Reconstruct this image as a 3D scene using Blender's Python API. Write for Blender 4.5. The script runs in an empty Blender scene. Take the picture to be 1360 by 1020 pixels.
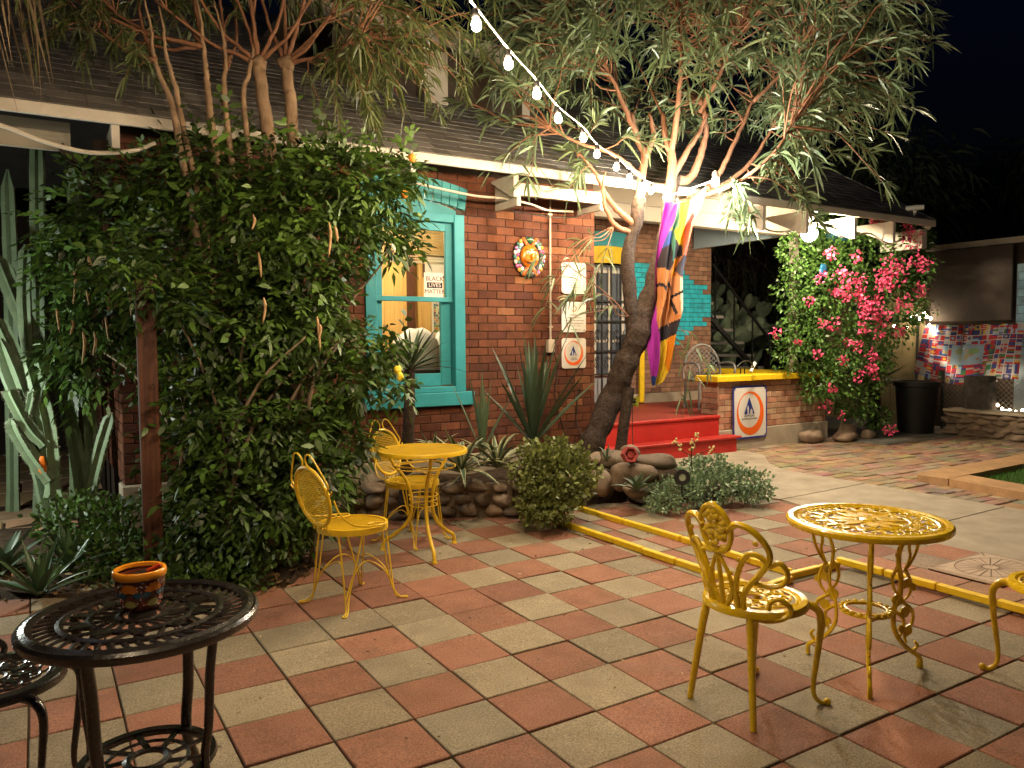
# Night courtyard of a brick hostel: checkered patio, yellow garden furniture, string lights.
# World frame: X runs along the house front, Y away from the patio, Z up, metres. Built entirely in code.
import bpy, math, random
import numpy as np
from mathutils import Vector, Matrix
random.seed(7)
RNG = np.random.default_rng(7)
PI = math.pi
sc = bpy.context.scene
COL = sc.collection
R = math.radians

# ------------------------------------------------------------------ materials
def nd(nt, kind, **kw):
    n = nt.nodes.new(kind)
    for k, v in kw.items():
        setattr(n, k, v)
    return n

def mat(name, col=(.5, .5, .5), rough=.6, metal=0., var=.15, vscale=6., bump=0., bscale=60., tone=0.,
        attr=False, spec=.5, emit=0., ecol=None, fine=0., fscale=120., coat=0., trans=0., stain=0., sscale=2., scol=(.05, .04, .03), rvar=0.):
    m = bpy.data.materials.new(name)
    m.use_nodes = True
    nt = m.node_tree
    nt.nodes.clear()
    L = nt.links.new
    out = nd(nt, 'ShaderNodeOutputMaterial')
    b = nd(nt, 'ShaderNodeBsdfPrincipled')
    b.inputs['Roughness'].default_value = rough
    b.inputs['Metallic'].default_value = metal
    b.inputs['Specular IOR Level'].default_value = spec
    b.inputs['Coat Weight'].default_value = coat
    tc = nd(nt, 'ShaderNodeTexCoord')
    if attr:
        a = nd(nt, 'ShaderNodeAttribute', attribute_name='Col')
        c = a.outputs['Color']
    else:
        rgb = nd(nt, 'ShaderNodeRGB')
        rgb.outputs[0].default_value = (*col, 1)
        c = rgb.outputs[0]
    def scale(c, s):
        v = nd(nt, 'ShaderNodeVectorMath', operation='SCALE')
        L(c, v.inputs[0]); L(s, v.inputs['Scale'])
        return v.outputs[0]
    def noise(sca, det=5., r=.6):
        n = nd(nt, 'ShaderNodeTexNoise')
        n.inputs['Scale'].default_value = sca
        n.inputs['Detail'].default_value = det
        n.inputs['Roughness'].default_value = r
        L(tc.outputs['Object'], n.inputs['Vector'])
        return n.outputs['Fac']
    def rng(s, a0, a1, b0, b1):
        m_ = nd(nt, 'ShaderNodeMapRange')
        for i, v in ((1, a0), (2, a1), (3, b0), (4, b1)):
            m_.inputs[i].default_value = v
        L(s, m_.inputs[0])
        return m_.outputs[0]
    if var:
        c = scale(c, rng(noise(vscale), .25, .75, 1 - var, 1 + var))
    if fine:
        c = scale(c, rng(noise(fscale, 2.), .3, .7, 1 - fine, 1 + fine))
    if tone:
        a = nd(nt, 'ShaderNodeAttribute', attribute_name='tone')
        c = scale(c, rng(a.outputs['Fac'], -1, 1, 1 - tone, 1 + tone))
    if stain:
        mx = nd(nt, 'ShaderNodeMix', data_type='RGBA')
        L(rng(noise(sscale, 6., .65), .52, .75, 0, stain), mx.inputs[0])
        L(c, mx.inputs[6]); mx.inputs[7].default_value = (*scol, 1)
        c = mx.outputs[2]
    L(c, b.inputs['Base Color'])
    if rvar:
        L(rng(noise(vscale * 1.7), .3, .7, max(.02, rough - rvar), min(1, rough + rvar)), b.inputs['Roughness'])
    if bump:
        bp = nd(nt, 'ShaderNodeBump')
        bp.inputs['Strength'].default_value = 1.
        bp.inputs['Distance'].default_value = bump
        L(noise(bscale, 6.), bp.inputs['Height'])
        L(bp.outputs[0], b.inputs['Normal'])
    if emit:
        if attr and ecol is None:
            L(c, b.inputs['Emission Color'])
        else:
            b.inputs['Emission Color'].default_value = (*(ecol or col), 1)
        b.inputs['Emission Strength'].default_value = emit
    sh = b.outputs[0]
    if trans:
        t = nd(nt, 'ShaderNodeBsdfTranslucent')
        L(c, t.inputs['Color'])
        mxs = nd(nt, 'ShaderNodeMixShader')
        mxs.inputs[0].default_value = trans
        L(sh, mxs.inputs[1]); L(t.outputs[0], mxs.inputs[2])
        sh = mxs.outputs[0]
    L(sh, out.inputs['Surface'])
    return m

def glass_mat(name, tint=(1, 1, 1), refl=.1):
    m = bpy.data.materials.new(name)
    m.use_nodes = True
    nt = m.node_tree
    nt.nodes.clear()
    out = nd(nt, 'ShaderNodeOutputMaterial')
    t = nd(nt, 'ShaderNodeBsdfTransparent'); t.inputs[0].default_value = (*tint, 1)
    g = nd(nt, 'ShaderNodeBsdfGlossy'); g.inputs['Roughness'].default_value = .03
    mx = nd(nt, 'ShaderNodeMixShader'); mx.inputs[0].default_value = refl
    nt.links.new(t.outputs[0], mx.inputs[1]); nt.links.new(g.outputs[0], mx.inputs[2])
    nt.links.new(mx.outputs[0], out.inputs[0])
    return m

def wood_mat(name, c1, c2, rough=.6, axis='Z', sc_=8.):
    m = bpy.data.materials.new(name)
    m.use_nodes = True
    nt = m.node_tree
    b = nt.nodes['Principled BSDF']
    b.inputs['Roughness'].default_value = rough
    L = nt.links.new
    tc = nd(nt, 'ShaderNodeTexCoord')
    mp = nd(nt, 'ShaderNodeMapping')
    s = {'X': (.06, 1, 1), 'Y': (1, .06, 1), 'Z': (1, 1, .06)}[axis]
    mp.inputs['Scale'].default_value = s
    L(tc.outputs['Object'], mp.inputs[0])
    n = nd(nt, 'ShaderNodeTexNoise'); n.inputs['Scale'].default_value = sc_ * 4; n.inputs['Detail'].default_value = 6; n.inputs['Distortion'].default_value = 1.2
    L(mp.outputs[0], n.inputs['Vector'])
    cr = nd(nt, 'ShaderNodeValToRGB')
    cr.color_ramp.elements[0].position = .3; cr.color_ramp.elements[0].color = (*c1, 1)
    cr.color_ramp.elements[1].position = .7; cr.color_ramp.elements[1].color = (*c2, 1)
    L(n.outputs['Fac'], cr.inputs[0]); L(cr.outputs[0], b.inputs['Base Color'])
    bp = nd(nt, 'ShaderNodeBump'); bp.inputs['Distance'].default_value = .002
    L(n.outputs['Fac'], bp.inputs['Height']); L(bp.outputs[0], b.inputs['Normal'])
    return m

# ------------------------------------------------------------------ mesh builder
class MB:
    def __init__(s):
        s.v = []; s.f = []; s.tone = []; s.col = []; s.t = 0.; s.c = (1, 1, 1); s.M = None
    def _p(s, p):
        if s.M is not None:
            p = s.M @ Vector(p)
        return (p[0], p[1], p[2])
    def add(s, vs, fs, t=None, c=None):
        o = len(s.v)
        s.v += [s._p(p) for p in vs]
        for f in fs:
            s.f.append(tuple(i + o for i in f))
            s.tone.append(s.t if t is None else t)
            s.col.append(s.c if c is None else c)
    def box(s, x0, x1, y0, y1, z0, z1, ch=0., **k):
        if ch <= 0:
            vs = [(x, y, z) for z in (z0, z1) for y in (y0, y1) for x in (x0, x1)]
            s.add(vs, [(0, 2, 3, 1), (4, 5, 7, 6), (0, 1, 5, 4), (2, 6, 7, 3), (0, 4, 6, 2), (1, 3, 7, 5)], **k)
            return
        c = min(ch, (x1 - x0) * .45, (y1 - y0) * .45, (z1 - z0) * .45)
        X = (x0, x1); Y = (y0, y1); Z = (z0, z1)
        vs = []; idx = {}
        for a in (0, 1):
            for b in (0, 1):
                for d in (0, 1):
                    sx, sy, sz = (1, -1)[a], (1, -1)[b], (1, -1)[d]
                    base = (X[a], Y[b], Z[d])
                    for q in range(3):
                        off = [sx * c, sy * c, sz * c]; off[q] = 0
                        idx[a, b, d, q] = len(vs)
                        vs.append((base[0] + off[0], base[1] + off[1], base[2] + off[2]))
        F = []
        for a in (0, 1):
            F.append([idx[a, 0, 0, 0], idx[a, 1, 0, 0], idx[a, 1, 1, 0], idx[a, 0, 1, 0]][::(-1 if a == 0 else 1)])
            F.append([idx[0, a, 0, 1], idx[1, a, 0, 1], idx[1, a, 1, 1], idx[0, a, 1, 1]][::(1 if a == 0 else -1)])
            F.append([idx[0, 0, a, 2], idx[1, 0, a, 2], idx[1, 1, a, 2], idx[0, 1, a, 2]][::(-1 if a == 0 else 1)])
        for a in (0, 1):
            for b in (0, 1):
                F.append([idx[a, b, 0, 0], idx[a, b, 0, 1], idx[a, b, 1, 1], idx[a, b, 1, 0]])
                F.append([idx[a, 0, b, 0], idx[a, 0, b, 2], idx[a, 1, b, 2], idx[a, 1, b, 0]])
                F.append([idx[0, a, b, 1], idx[0, a, b, 2], idx[1, a, b, 2], idx[1, a, b, 1]])
                for d in (0, 1):
                    F.append([idx[a, b, d, 0], idx[a, b, d, 1], idx[a, b, d, 2]])
        s.add(vs, F, **k)
    def tube(s, pts, rad, n=8, flat=None, up=None, closed=False, caps=True, **k):
        P = [Vector(p) for p in pts]
        if not hasattr(rad, '__len__'):
            rad = [rad] * len(P)
        m = len(P)
        vs = []
        nrm = None
        for i in range(m):
            a = P[(i - 1) % m] if (closed or i > 0) else P[i]
            b = P[(i + 1) % m] if (closed or i < m - 1) else P[i]
            d = (b - a)
            d = d.normalized() if d.length > 1e-9 else Vector((0, 0, 1))
            if up is not None:
                nrm = Vector(up) - d * d.dot(Vector(up))
                if nrm.length < 1e-4: nrm = d.orthogonal()
            elif nrm is None:
                nrm = d.orthogonal()
            else:
                nrm = nrm - d * d.dot(nrm)
                if nrm.length < 1e-6: nrm = d.orthogonal()
            nrm = nrm.normalized()
            bn = d.cross(nrm)
            for j in range(n):
                th = 2 * PI * j / n
                fx = 1. if flat is None else flat
                vs.append(P[i] + (nrm * math.cos(th) * fx + bn * math.sin(th)) * rad[i])
        fs = []
        for i in range(m if closed else m - 1):
            i2 = (i + 1) % m
            for j in range(n):
                j2 = (j + 1) % n
                fs.append((i * n + j, i * n + j2, i2 * n + j2, i2 * n + j))
        if caps and not closed:
            fs.append(tuple(range(n))[::-1]); fs.append(tuple((m - 1) * n + j for j in range(n)))
        s.add(vs, fs, **k)
    def lathe(s, prof, n=24, cx=0, cy=0, cz=0, **k):
        vs = []; m = len(prof)
        for r, z in prof:
            for j in range(n):
                th = 2 * PI * j / n
                vs.append((cx + r * math.cos(th), cy + r * math.sin(th), cz + z))
        fs = [(i * n + j, i * n + (j + 1) % n, (i + 1) * n + (j + 1) % n, (i + 1) * n + j) for i in range(m - 1) for j in range(n)]
        s.add(vs, fs, **k)
    def ball(s, o_, r, n=12, m=8, jit=0., seed=0, **k):
        if not hasattr(r, '__len__'): r = (r, r, r)
        rg = random.Random(seed)
        ph = [rg.uniform(0, 6.28) for _ in range(6)]
        vs = [(o_[0], o_[1], o_[2] - r[2])]
        for i in range(1, m):
            la = -PI / 2 + PI * i / m
            for j in range(n):
                th = 2 * PI * j / n
                x, y, z = math.cos(la) * math.cos(th), math.cos(la) * math.sin(th), math.sin(la)
                q = 1 + jit * (math.sin(2.3 * x + ph[0]) * math.sin(2.7 * y + ph[1]) + .6 * math.sin(4.1 * z + ph[2] + 3 * x) + .4 * math.sin(5 * y + ph[3] + 4 * x))
                vs.append((o_[0] + r[0] * x * q, o_[1] + r[1] * y * q, o_[2] + r[2] * z * q))
        vs.append((o_[0], o_[1], o_[2] + r[2]))
        fs = [(0, 1 + (j + 1) % n, 1 + j) for j in range(n)]
        for i in range(m - 2):
            for j in range(n):
                a = 1 + i * n + j; b = 1 + i * n + (j + 1) % n
                fs.append((a, b, b + n, a + n))
        o = 1 + (m - 2) * n; t = len(vs) - 1
        fs += [(o + j, o + (j + 1) % n, t) for j in range(n)]
        s.add(vs, fs, **k)
    def prism(s, poly, h0, h1, fr, hole=None, **k):
        """poly in (a,b); fr maps (a,b,c)->xyz; h1 is the outer face. hole: ring with the same number of points"""
        n = len(poly)
        if hole is None:
            vs = [fr(a, b, h1) for a, b in poly] + [fr(a, b, h0) for a, b in poly]
            fs = [tuple(range(n))] + [(i, i + n, (i + 1) % n + n, (i + 1) % n) for i in range(n)] + [tuple(range(n, 2 * n))[::-1]]
        else:
            vs = [fr(a, b, h1) for a, b in poly] + [fr(a, b, h1) for a, b in hole] + [fr(a, b, h0) for a, b in poly] + [fr(a, b, h0) for a, b in hole]
            fs = []
            for i in range(n):
                j = (i + 1) % n
                fs += [(i, j, n + j, n + i), (2 * n + i, 2 * n + j, j, i), (n + i, n + j, 3 * n + j, 3 * n + i)]
        s.add(vs, fs, **k)
    def quad(s, q0, q1, q2, q3, **k):
        s.add([q0, q1, q2, q3], [(0, 1, 2, 3)], **k)

def finish(me, tone, col, m, smooth):
    n = len(me.polygons)
    if tone is not None and len(tone) == n:
        at = me.attributes.new('tone', 'FLOAT', 'FACE'); at.data.foreach_set('value', np.asarray(tone, dtype=np.float32))
    if col is not None and len(col) == n:
        at = me.attributes.new('Col', 'FLOAT_COLOR', 'FACE')
        c4 = np.ones((n, 4), dtype=np.float32); c4[:, :3] = np.asarray(col, dtype=np.float32)
        at.data.foreach_set('color', c4.ravel())
    if m is not None:
        me.materials.append(m)
    if smooth:
        me.polygons.foreach_set('use_smooth', np.ones(n, dtype=bool))
        if smooth < 180:
            me.set_sharp_from_angle(angle=R(smooth))

def part(name, mb, m, parent=None, smooth=0, label=None, kind=None, loc=None):
    me = bpy.data.meshes.new(name)
    me.from_pydata(mb.v, [], mb.f)
    me.validate(clean_customdata=False)
    finish(me, mb.tone, mb.col, m, smooth)
    o = bpy.data.objects.new(name, me)
    COL.objects.link(o)
    if parent is not None:
        o.parent = parent
    if label: o['label'] = label
    if kind: o['kind'] = kind
    if loc: o.location = loc
    return o

def thing(name, label, cat, loc=(0, 0, 0), rz=0., group=None):
    o = bpy.data.objects.new(name, None)
    o.empty_display_size = .1
    COL.objects.link(o)
    o.location = loc; o.rotation_euler = (0, 0, rz)
    o['label'] = label; o['category'] = cat
    if group: o['group'] = group
    return o

def tag(o, label, cat, group=None):
    o['label'] = label; o['category'] = cat
    if group: o['group'] = group
    return o

def struct(name, mb, m, smooth=0, kind='structure'):
    return part(name, mb, m, None, smooth, kind=kind)

def dup(root, loc, rz, label, group=None):
    r = root.copy(); COL.objects.link(r)
    r.location = loc; r.rotation_euler = (0, 0, rz); r['label'] = label
    if group: r['group'] = group
    for ch in list(root.children):
        c = ch.copy(); COL.objects.link(c); c.parent = r
        for g in ch.children:
            d = g.copy(); COL.objects.link(d); d.parent = c
    return r

def spline(pts, k=6, closed=False):
    P = [Vector(p) for p in pts]
    n = len(P); out = []
    rngi = range(n if closed else n - 1)
    for i in rngi:
        p1, p2 = P[i], P[(i + 1) % n]
        p0 = P[(i - 1) % n] if (closed or i > 0) else p1 * 2 - p2
        p3 = P[(i + 2) % n] if (closed or i < n - 2) else p2 * 2 - p1
        for j in range(k):
            t = j / k
            out.append(.5 * ((2 * p1) + (p2 - p0) * t + (2 * p0 - 5 * p1 + 4 * p2 - p3) * t * t + (3 * p1 - p0 - 3 * p2 + p3) * t ** 3))
    if not closed:
        out.append(P[-1])
    return out

def lerp_r(r0, r1, n):
    return [r0 + (r1 - r0) * i / (n - 1) for i in range(n)]

def text_part(name, body, size, m, parent, loc, fr_rot, label=None, ext=.0008, sx=1.):
    cu = bpy.data.curves.new(name, 'FONT')
    cu.body = body; cu.size = size; cu.align_x = 'CENTER'; cu.align_y = 'CENTER'; cu.extrude = ext
    tmp = bpy.data.objects.new(name + '_tmp', cu)
    COL.objects.link(tmp)
    bpy.context.view_layer.update()
    dg = bpy.context.evaluated_depsgraph_get()
    me = bpy.data.meshes.new_from_object(tmp.evaluated_get(dg))
    bpy.data.objects.remove(tmp); bpy.data.curves.remove(cu)
    me.materials.clear(); me.materials.append(m)
    o = bpy.data.objects.new(name, me)
    COL.objects.link(o)
    o.parent = parent; o.location = loc; o.rotation_euler = fr_rot; o.scale = (sx, 1, 1)
    if label: o['label'] = label
    return o

# frame for things hanging on walls that face the patio (a -> +X, b -> +Z, c -> -Y)
def wallfr(x, y, z):
    return lambda a, b, c: (x + a, y - c, z + b)

def rrect(w, h, r, n=5):
    out = []
    for cx, cy, a0 in ((w / 2 - r, h / 2 - r, 0), (-w / 2 + r, h / 2 - r, 90), (-w / 2 + r, -h / 2 + r, 180), (w / 2 - r, -h / 2 + r, 270)):
        for i in range(n + 1):
            a = R(a0 + 90 * i / n)
            out.append((cx + r * math.cos(a), cy + r * math.sin(a)))
    return out

def ellip(rx, ry, n=40, cx=0, cy=0):
    return [(cx + rx * math.cos(2 * PI * i / n), cy + ry * math.sin(2 * PI * i / n)) for i in range(n)]

# ------------------------------------------------------------------ leaves (many small faces, vectorised)
def unit(a):
    return a / np.maximum(np.linalg.norm(a, axis=1, keepdims=True), 1e-9)

class Leaves:
    def __init__(s):
        s.V = []; s.F = []; s.T = []; s.C = []; s.n = 0
    def add(s, P, D, L, W, droop=.2, prof=(.25, 1., .75, 0.02), tone=None, roll=None, col=None):
        P = np.asarray(P, float); D = unit(np.asarray(D, float)); N = len(P)
        if N == 0: return
        L = np.broadcast_to(L, (N,)).astype(float); W = np.broadcast_to(W, (N,)).astype(float)
        rnd = RNG.normal(size=(N, 3)) if roll is None else np.asarray(roll, float)
        S = unit(np.cross(D, rnd))
        k = len(prof); ts = np.linspace(0, 1, k)
        dr = np.broadcast_to(droop, (N,)).astype(float)
        st = []
        for t, w in zip(ts, prof):
            c = P + D * (L * t)[:, None]
            c[:, 2] -= dr * L * t * t
            st.append(np.stack([c - S * (W * w / 2)[:, None], c + S * (W * w / 2)[:, None]], 1))
        V = np.concatenate(st, 1)            # N, 2k, 3
        base = s.n + np.arange(N)[:, None] * (2 * k)
        F = []
        for i in range(k - 1):
            F.append(np.concatenate([base + 2 * i, base + 2 * i + 1, base + 2 * i + 3, base + 2 * i + 2], 1))
        F = np.stack(F, 1).reshape(-1, 4)
        s.V.append(V.reshape(-1, 3)); s.F.append(F); s.n += N * 2 * k
        tn = RNG.uniform(-1, 1, N) if tone is None else np.broadcast_to(tone, (N,))
        s.T.append(np.repeat(tn, k - 1))
        if col is not None:
            s.C.append(np.repeat(np.broadcast_to(np.asarray(col, float), (N, 3)), k - 1, axis=0))
    def build(s, name, m, parent=None, smooth=180, kind=None, label=None):
        V = np.concatenate(s.V); F = np.concatenate(s.F)
        me = bpy.data.meshes.new(name)
        me.vertices.add(len(V)); me.vertices.foreach_set('co', V.astype(np.float32).ravel())
        me.loops.add(F.size); me.loops.foreach_set('vertex_index', F.astype(np.int32).ravel())
        me.polygons.add(len(F))
        me.polygons.foreach_set('loop_start', (np.arange(len(F)) * 4).astype(np.int32))
        me.update(calc_edges=True); me.validate(clean_customdata=False)
        finish(me, np.concatenate(s.T), np.concatenate(s.C) if s.C else None, m, smooth)
        o = bpy.data.objects.new(name, me); COL.objects.link(o)
        if parent is not None: o.parent = parent
        if kind: o['kind'] = kind
        if label: o['label'] = label
        return o

def rand_dirs(n):
    return unit(RNG.normal(size=(n, 3)))

def blob_points(blobs, n, shell=.45):
    """points in the outer shell of a set of ellipsoids (centre, radii), with outward directions"""
    vol = np.array([b[1][0] * b[1][1] + b[1][1] * b[1][2] + b[1][0] * b[1][2] for b in blobs])
    pick = RNG.choice(len(blobs), n, p=vol / vol.sum())
    C = np.array([b[0] for b in blobs], float)[pick]; Rr = np.array([b[1] for b in blobs], float)[pick]
    d = rand_dirs(n)
    r = 1 - shell * RNG.random(n) ** 1.6 + RNG.normal(size=n) * .05
    lump = 1 + .2 * np.sin(d[:, 0] * 6 + C[:, 0] * 7) * np.sin(d[:, 1] * 7 + C[:, 2] * 5) + .15 * np.sin(d[:, 2] * 8 + C[:, 1] * 9)
    return C + d * Rr * (r * lump)[:, None], unit(d / Rr)

# ------------------------------------------------------------------ camera, world, moonlight
EYE = Vector((0, 0, 1.466))
cam = bpy.data.cameras.new('camera'); cam.sensor_width = 36; cam.lens = 36 * 1029 / 1360; cam.clip_end = 900; cam.clip_start = .05
co = bpy.data.objects.new('camera', cam); COL.objects.link(co)
co.matrix_world = Matrix.Translation(EYE) @ Matrix.Rotation(R(-31.6), 4, 'Z') @ Matrix.Rotation(R(90 - 3.2), 4, 'X') @ Matrix.Rotation(R(-.42), 4, 'Z')
sc.camera = co
sc.view_settings.view_transform = 'Standard'; sc.view_settings.look = 'None'; sc.view_settings.exposure = 0
w = bpy.data.worlds.new('World'); sc.world = w; w.use_nodes = True
nt = w.node_tree
sky = nd(nt, 'ShaderNodeTexSky', sky_type='NISHITA')
sky.sun_disc = False; sky.sun_elevation = R(-4); sky.sun_rotation = R(200); sky.altitude = 700
vm = nd(nt, 'ShaderNodeVectorMath', operation='MULTIPLY'); vm.inputs[1].default_value = (.22, .4, 1.)
nt.links.new(sky.outputs[0], vm.inputs[0]); nt.links.new(vm.outputs[0], nt.nodes['Background'].inputs[0])
nt.nodes['Background'].inputs[1].default_value = .24
sun = bpy.data.lights.new('moonlight', 'SUN'); sun.energy = .012; sun.angle = R(.5); sun.color = (.8, .88, 1)
so = bpy.data.objects.new('moonlight', sun); COL.objects.link(so); so.rotation_euler = (R(42), 0, R(200))
cy = sc.cycles
cy.max_bounces = 5; cy.diffuse_bounces = 2; cy.glossy_bounces = 2; cy.transmission_bounces = 4; cy.transparent_max_bounces = 8
cy.caustics_reflective = False; cy.caustics_refractive = False; cy.sample_clamp_indirect = 4; cy.sample_clamp_direct = 0
cy.use_denoising = True; cy.use_adaptive_sampling = False

# ------------------------------------------------------------------ shared materials
M = {}
M['brick'] = mat('brick', rough=.88, attr=True, var=.28, vscale=9, fine=.2, fscale=90, bump=.003, bscale=110, stain=.55, sscale=2.4, scol=(.085, .045, .03), spec=.25)
M['mortar'] = mat('mortar', (.05, .034, .025), .95, var=.3, vscale=20, bump=.002, spec=.2)
M['concrete'] = mat('concrete', (.37, .31, .23), .9, var=.2, vscale=4, fine=.12, fscale=160, bump=.0015, bscale=150, stain=.4, sscale=1.6, scol=(.17, .125, .08), spec=.25)
M['paver'] = mat('paver', rough=.85, attr=True, var=.16, vscale=5, fine=.42, fscale=150, bump=.0011, bscale=330, stain=.5, sscale=2.1, scol=(.125, .09, .06), spec=.3, rvar=.1)
M['joint'] = mat('joint_soil', (.05, .034, .018), .95, var=.4, vscale=30, bump=.004, spec=.1)
M['soil'] = mat('soil', (.055, .036, .022), .95, var=.5, vscale=14, fine=.3, fscale=80, bump=.012, bscale=45, spec=.15)
M['flagstone'] = mat('flagstone', rough=.85, attr=True, var=.25, vscale=7, fine=.15, fscale=120, bump=.002, bscale=70, spec=.25)
M['white_wood'] = mat('white_painted_wood', (.58, .53, .45), .6, var=.1, vscale=7, fine=.05, bump=.0006, bscale=50, stain=.3, sscale=5, scol=(.35, .27, .19), spec=.3)
M['cream'] = mat('cream_board', (.34, .30, .235), .7, var=.15, vscale=3, stain=.3, sscale=3, scol=(.3, .24, .16))
M['shingle'] = mat('asphalt_shingle', (.185, .168, .15), .93, var=.2, vscale=5, fine=.35, fscale=200, tone=.3, bump=.002, bscale=250, spec=.2)
M['dark_wood'] = mat('dark_wood', (.04, .028, .02), .8, var=.3, vscale=6, spec=.2)
M['turquoise'] = mat('turquoise_paint', (.035, .27, .31), .5, var=.12, vscale=6, fine=.05, bump=.0008, bscale=40, stain=.3, sscale=7, scol=(.02, .2, .22), spec=.35)
M['yellow_paint'] = mat('yellow_paint', (.74, .50, .014), .5, var=.14, vscale=14, bump=.0012, bscale=60, stain=.35, sscale=11, scol=(.38, .2, .01), spec=.4)
M['red_paint'] = mat('red_floor_paint', (.44, .024, .017), .5, var=.22, vscale=5, fine=.08, bump=.0012, bscale=60, stain=.65, sscale=5, scol=(.24, .02, .012), spec=.4)
M['red_floor'] = mat('porch_floor_paint', (.27, .035, .022), .55, var=.2, vscale=3, fine=.06, stain=.4, sscale=2, scol=(.12, .03, .022), spec=.35)
M['pale_blue'] = mat('pale_blue_board', (.36, .46, .52), .55, var=.06, vscale=5)
M['black_iron'] = mat('black_iron', (.012, .012, .013), .45, var=.2, spec=.5)
M['grey_door'] = mat('grey_door_paint', (.30, .31, .33), .5, var=.1)
M['dark_glass'] = mat('dark_glass', (.10, .115, .14), .12, var=.1, spec=.6)
M['glass'] = glass_mat('window_glass', (.96, .97, .95), .07)
M['pine'] = wood_mat('pine_panelling', (.62, .36, .11), (.74, .48, .17), .5, 'Z', 5)
M['post_wood'] = wood_mat('stained_post_wood', (.055, .017, .007), (.125, .042, .016), .65, 'Z', 7)
M['grey_metal'] = mat('grey_conduit', (.42, .36, .29), .5, var=.15)
M['white_plastic'] = mat('white_plastic', (.75, .75, .74), .35, var=.04)
M['white_cable'] = mat('white_cable', (.62, .56, .46), .5, var=.1)
M['black_plastic'] = mat('black_plastic', (.012, .012, .012), .5, var=.1)
M['stone'] = mat('river_stone', (.20, .145, .10), .8, var=.3, vscale=9, fine=.15, fscale=70, tone=.45, bump=.004, bscale=30, stain=.4, sscale=6, scol=(.12, .10, .085), spec=.3)

# ------------------------------------------------------------------ ground, paving
mb = MB(); mb.quad((-150, -150, -.03), (150, -150, -.03), (150, 150, -.03), (-150, 150, -.03)); struct('ground', mb, M['soil'])

T = .32; S0 = .568; D0 = 3.0243
RED = (.258, .118, .074); GRY = (.258, .214, .143)
def bed_edge(x):          # the line where the paving meets the planting bed
    pts = [(-3, 5.4), (-.2, 5.25), (.35, 4.85), (1.0, 4.42), (1.3, 4.62), (1.75, 5.5), (2.2, 6.05), (2.67, 5.82), (3.1, 5.6), (3.36, 5.38), (3.75, 5.25), (4.2, 5.5), (4.62, 5.45), (4.75, 5.1), (5.3, 5.02), (5.75, 5.1), (6, 5.1)]
    for (a, b), (c, d) in zip(pts, pts[1:]):
        if a <= x <= c: return b + (d - b) * (x - a) / (c - a)
    return 5.3
# (j, i) tiles that break the plain checker: taken from the floor itself
FLIP = {(3, 2), (4, 2), (1, 2), (1, 3), (3, 3)}
mb = MB(); rg = random.Random(3)
for j in range(-9, 17):
    for i in range(-13, 10):
        x0, y0 = S0 + j * T, D0 + i * T
        x1, y1 = x0 + T, y0 + T
        cx, cyy = x0 + T / 2, y0 + T / 2
        if cyy > bed_edge(cx) + .12: continue
        z = rg.uniform(-.004, .003)
        if j >= 12 and i < 0: continue
        redt = ((i + j) % 2 == 1) ^ ((j, i) in FLIP)
        base = RED if redt else GRY
        k = rg.uniform(.8, 1.14); h = rg.uniform(-.012, .012)
        c = (base[0] * k + h, base[1] * k + h * .4, base[2] * k)
        if x0 > 5.75: continue
        tx, ty = rg.uniform(-.002, .002), rg.uniform(-.002, .002)
        g = .0026 + rg.uniform(0, .0018)
        o = len(mb.v)
        mb.box(x0 + g, x1 - g, y0 + g, y1 - g, -.045, z, ch=.0035, c=c)
        for q in range(o, len(mb.v)):
            X, Y, Z = mb.v[q]
            mb.v[q] = (X, Y, Z + (X - cx) * tx * 6 + (Y - cyy) * ty * 6)
pav = struct('pavement', mb, M['paver'])
mb = MB(); mb.quad((-3, -2, -.010), (5.6, -2, -.010), (5.6, 5.2, -.010), (-3, 5.2, -.010)); struct('pavement_bed', mb, M['joint'])

# raised strip beyond the yellow kerb: plain tan tiles round a star patterned tile
mb = MB(); rg = random.Random(9)
TAN = (.34, .19, .11); PNK = (.36, .15, .10)
zr = .05
for k in range(-12, 1):
    y1 = 3.02 + k * .32
    if y1 < -1.5: break
    c = [v * rg.uniform(.9, 1.1) for v in TAN]
    mb.box(4.40, 4.60, y1 - .316, y1, -.03, zr, ch=.004, c=c)
for k in range(0, 14):
    y1 = 2.96 - k * .325
    if 2.2 < y1 - .16 < 2.7: continue
    for x0 in (4.605, 4.93):
        c = [v * rg.uniform(.9, 1.1) for v in (PNK if (k + (x0 > 4.7)) % 3 else GRY)]
        mb.box(x0, x0 + .32, y1 - .32, y1, -.03, zr + rg.uniform(-.002, .002), ch=.004, c=c)
struct('terrace', mb, M['paver'])

# concrete walk to the porch steps
mb = MB()
def slab(poly, z=.012, h=.06):
    mb.prism(poly, -h, z, lambda a, b, c: (a, b, c))
slab([(5.46, 6.98), (5.60, 5.3), (5.72, 4.66), (7.05, 4.72), (7.05, 5.72), (7.28, 6.1), (7.6, 6.42), (7.78, 6.62), (7.8, 7.0)])
slab([(5.72, 4.645), (5.43, 3.36), (7.05, 3.40), (7.05, 4.705)])
slab([(5.425, 3.345), (5.26, 2.96), (5.26, .3), (7.05, .3), (7.05, 3.385)])
slab([(5.26, .285), (5.26, -3), (7.05, -3), (7.05, .285)])
struct('path', mb, M['concrete'])

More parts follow.
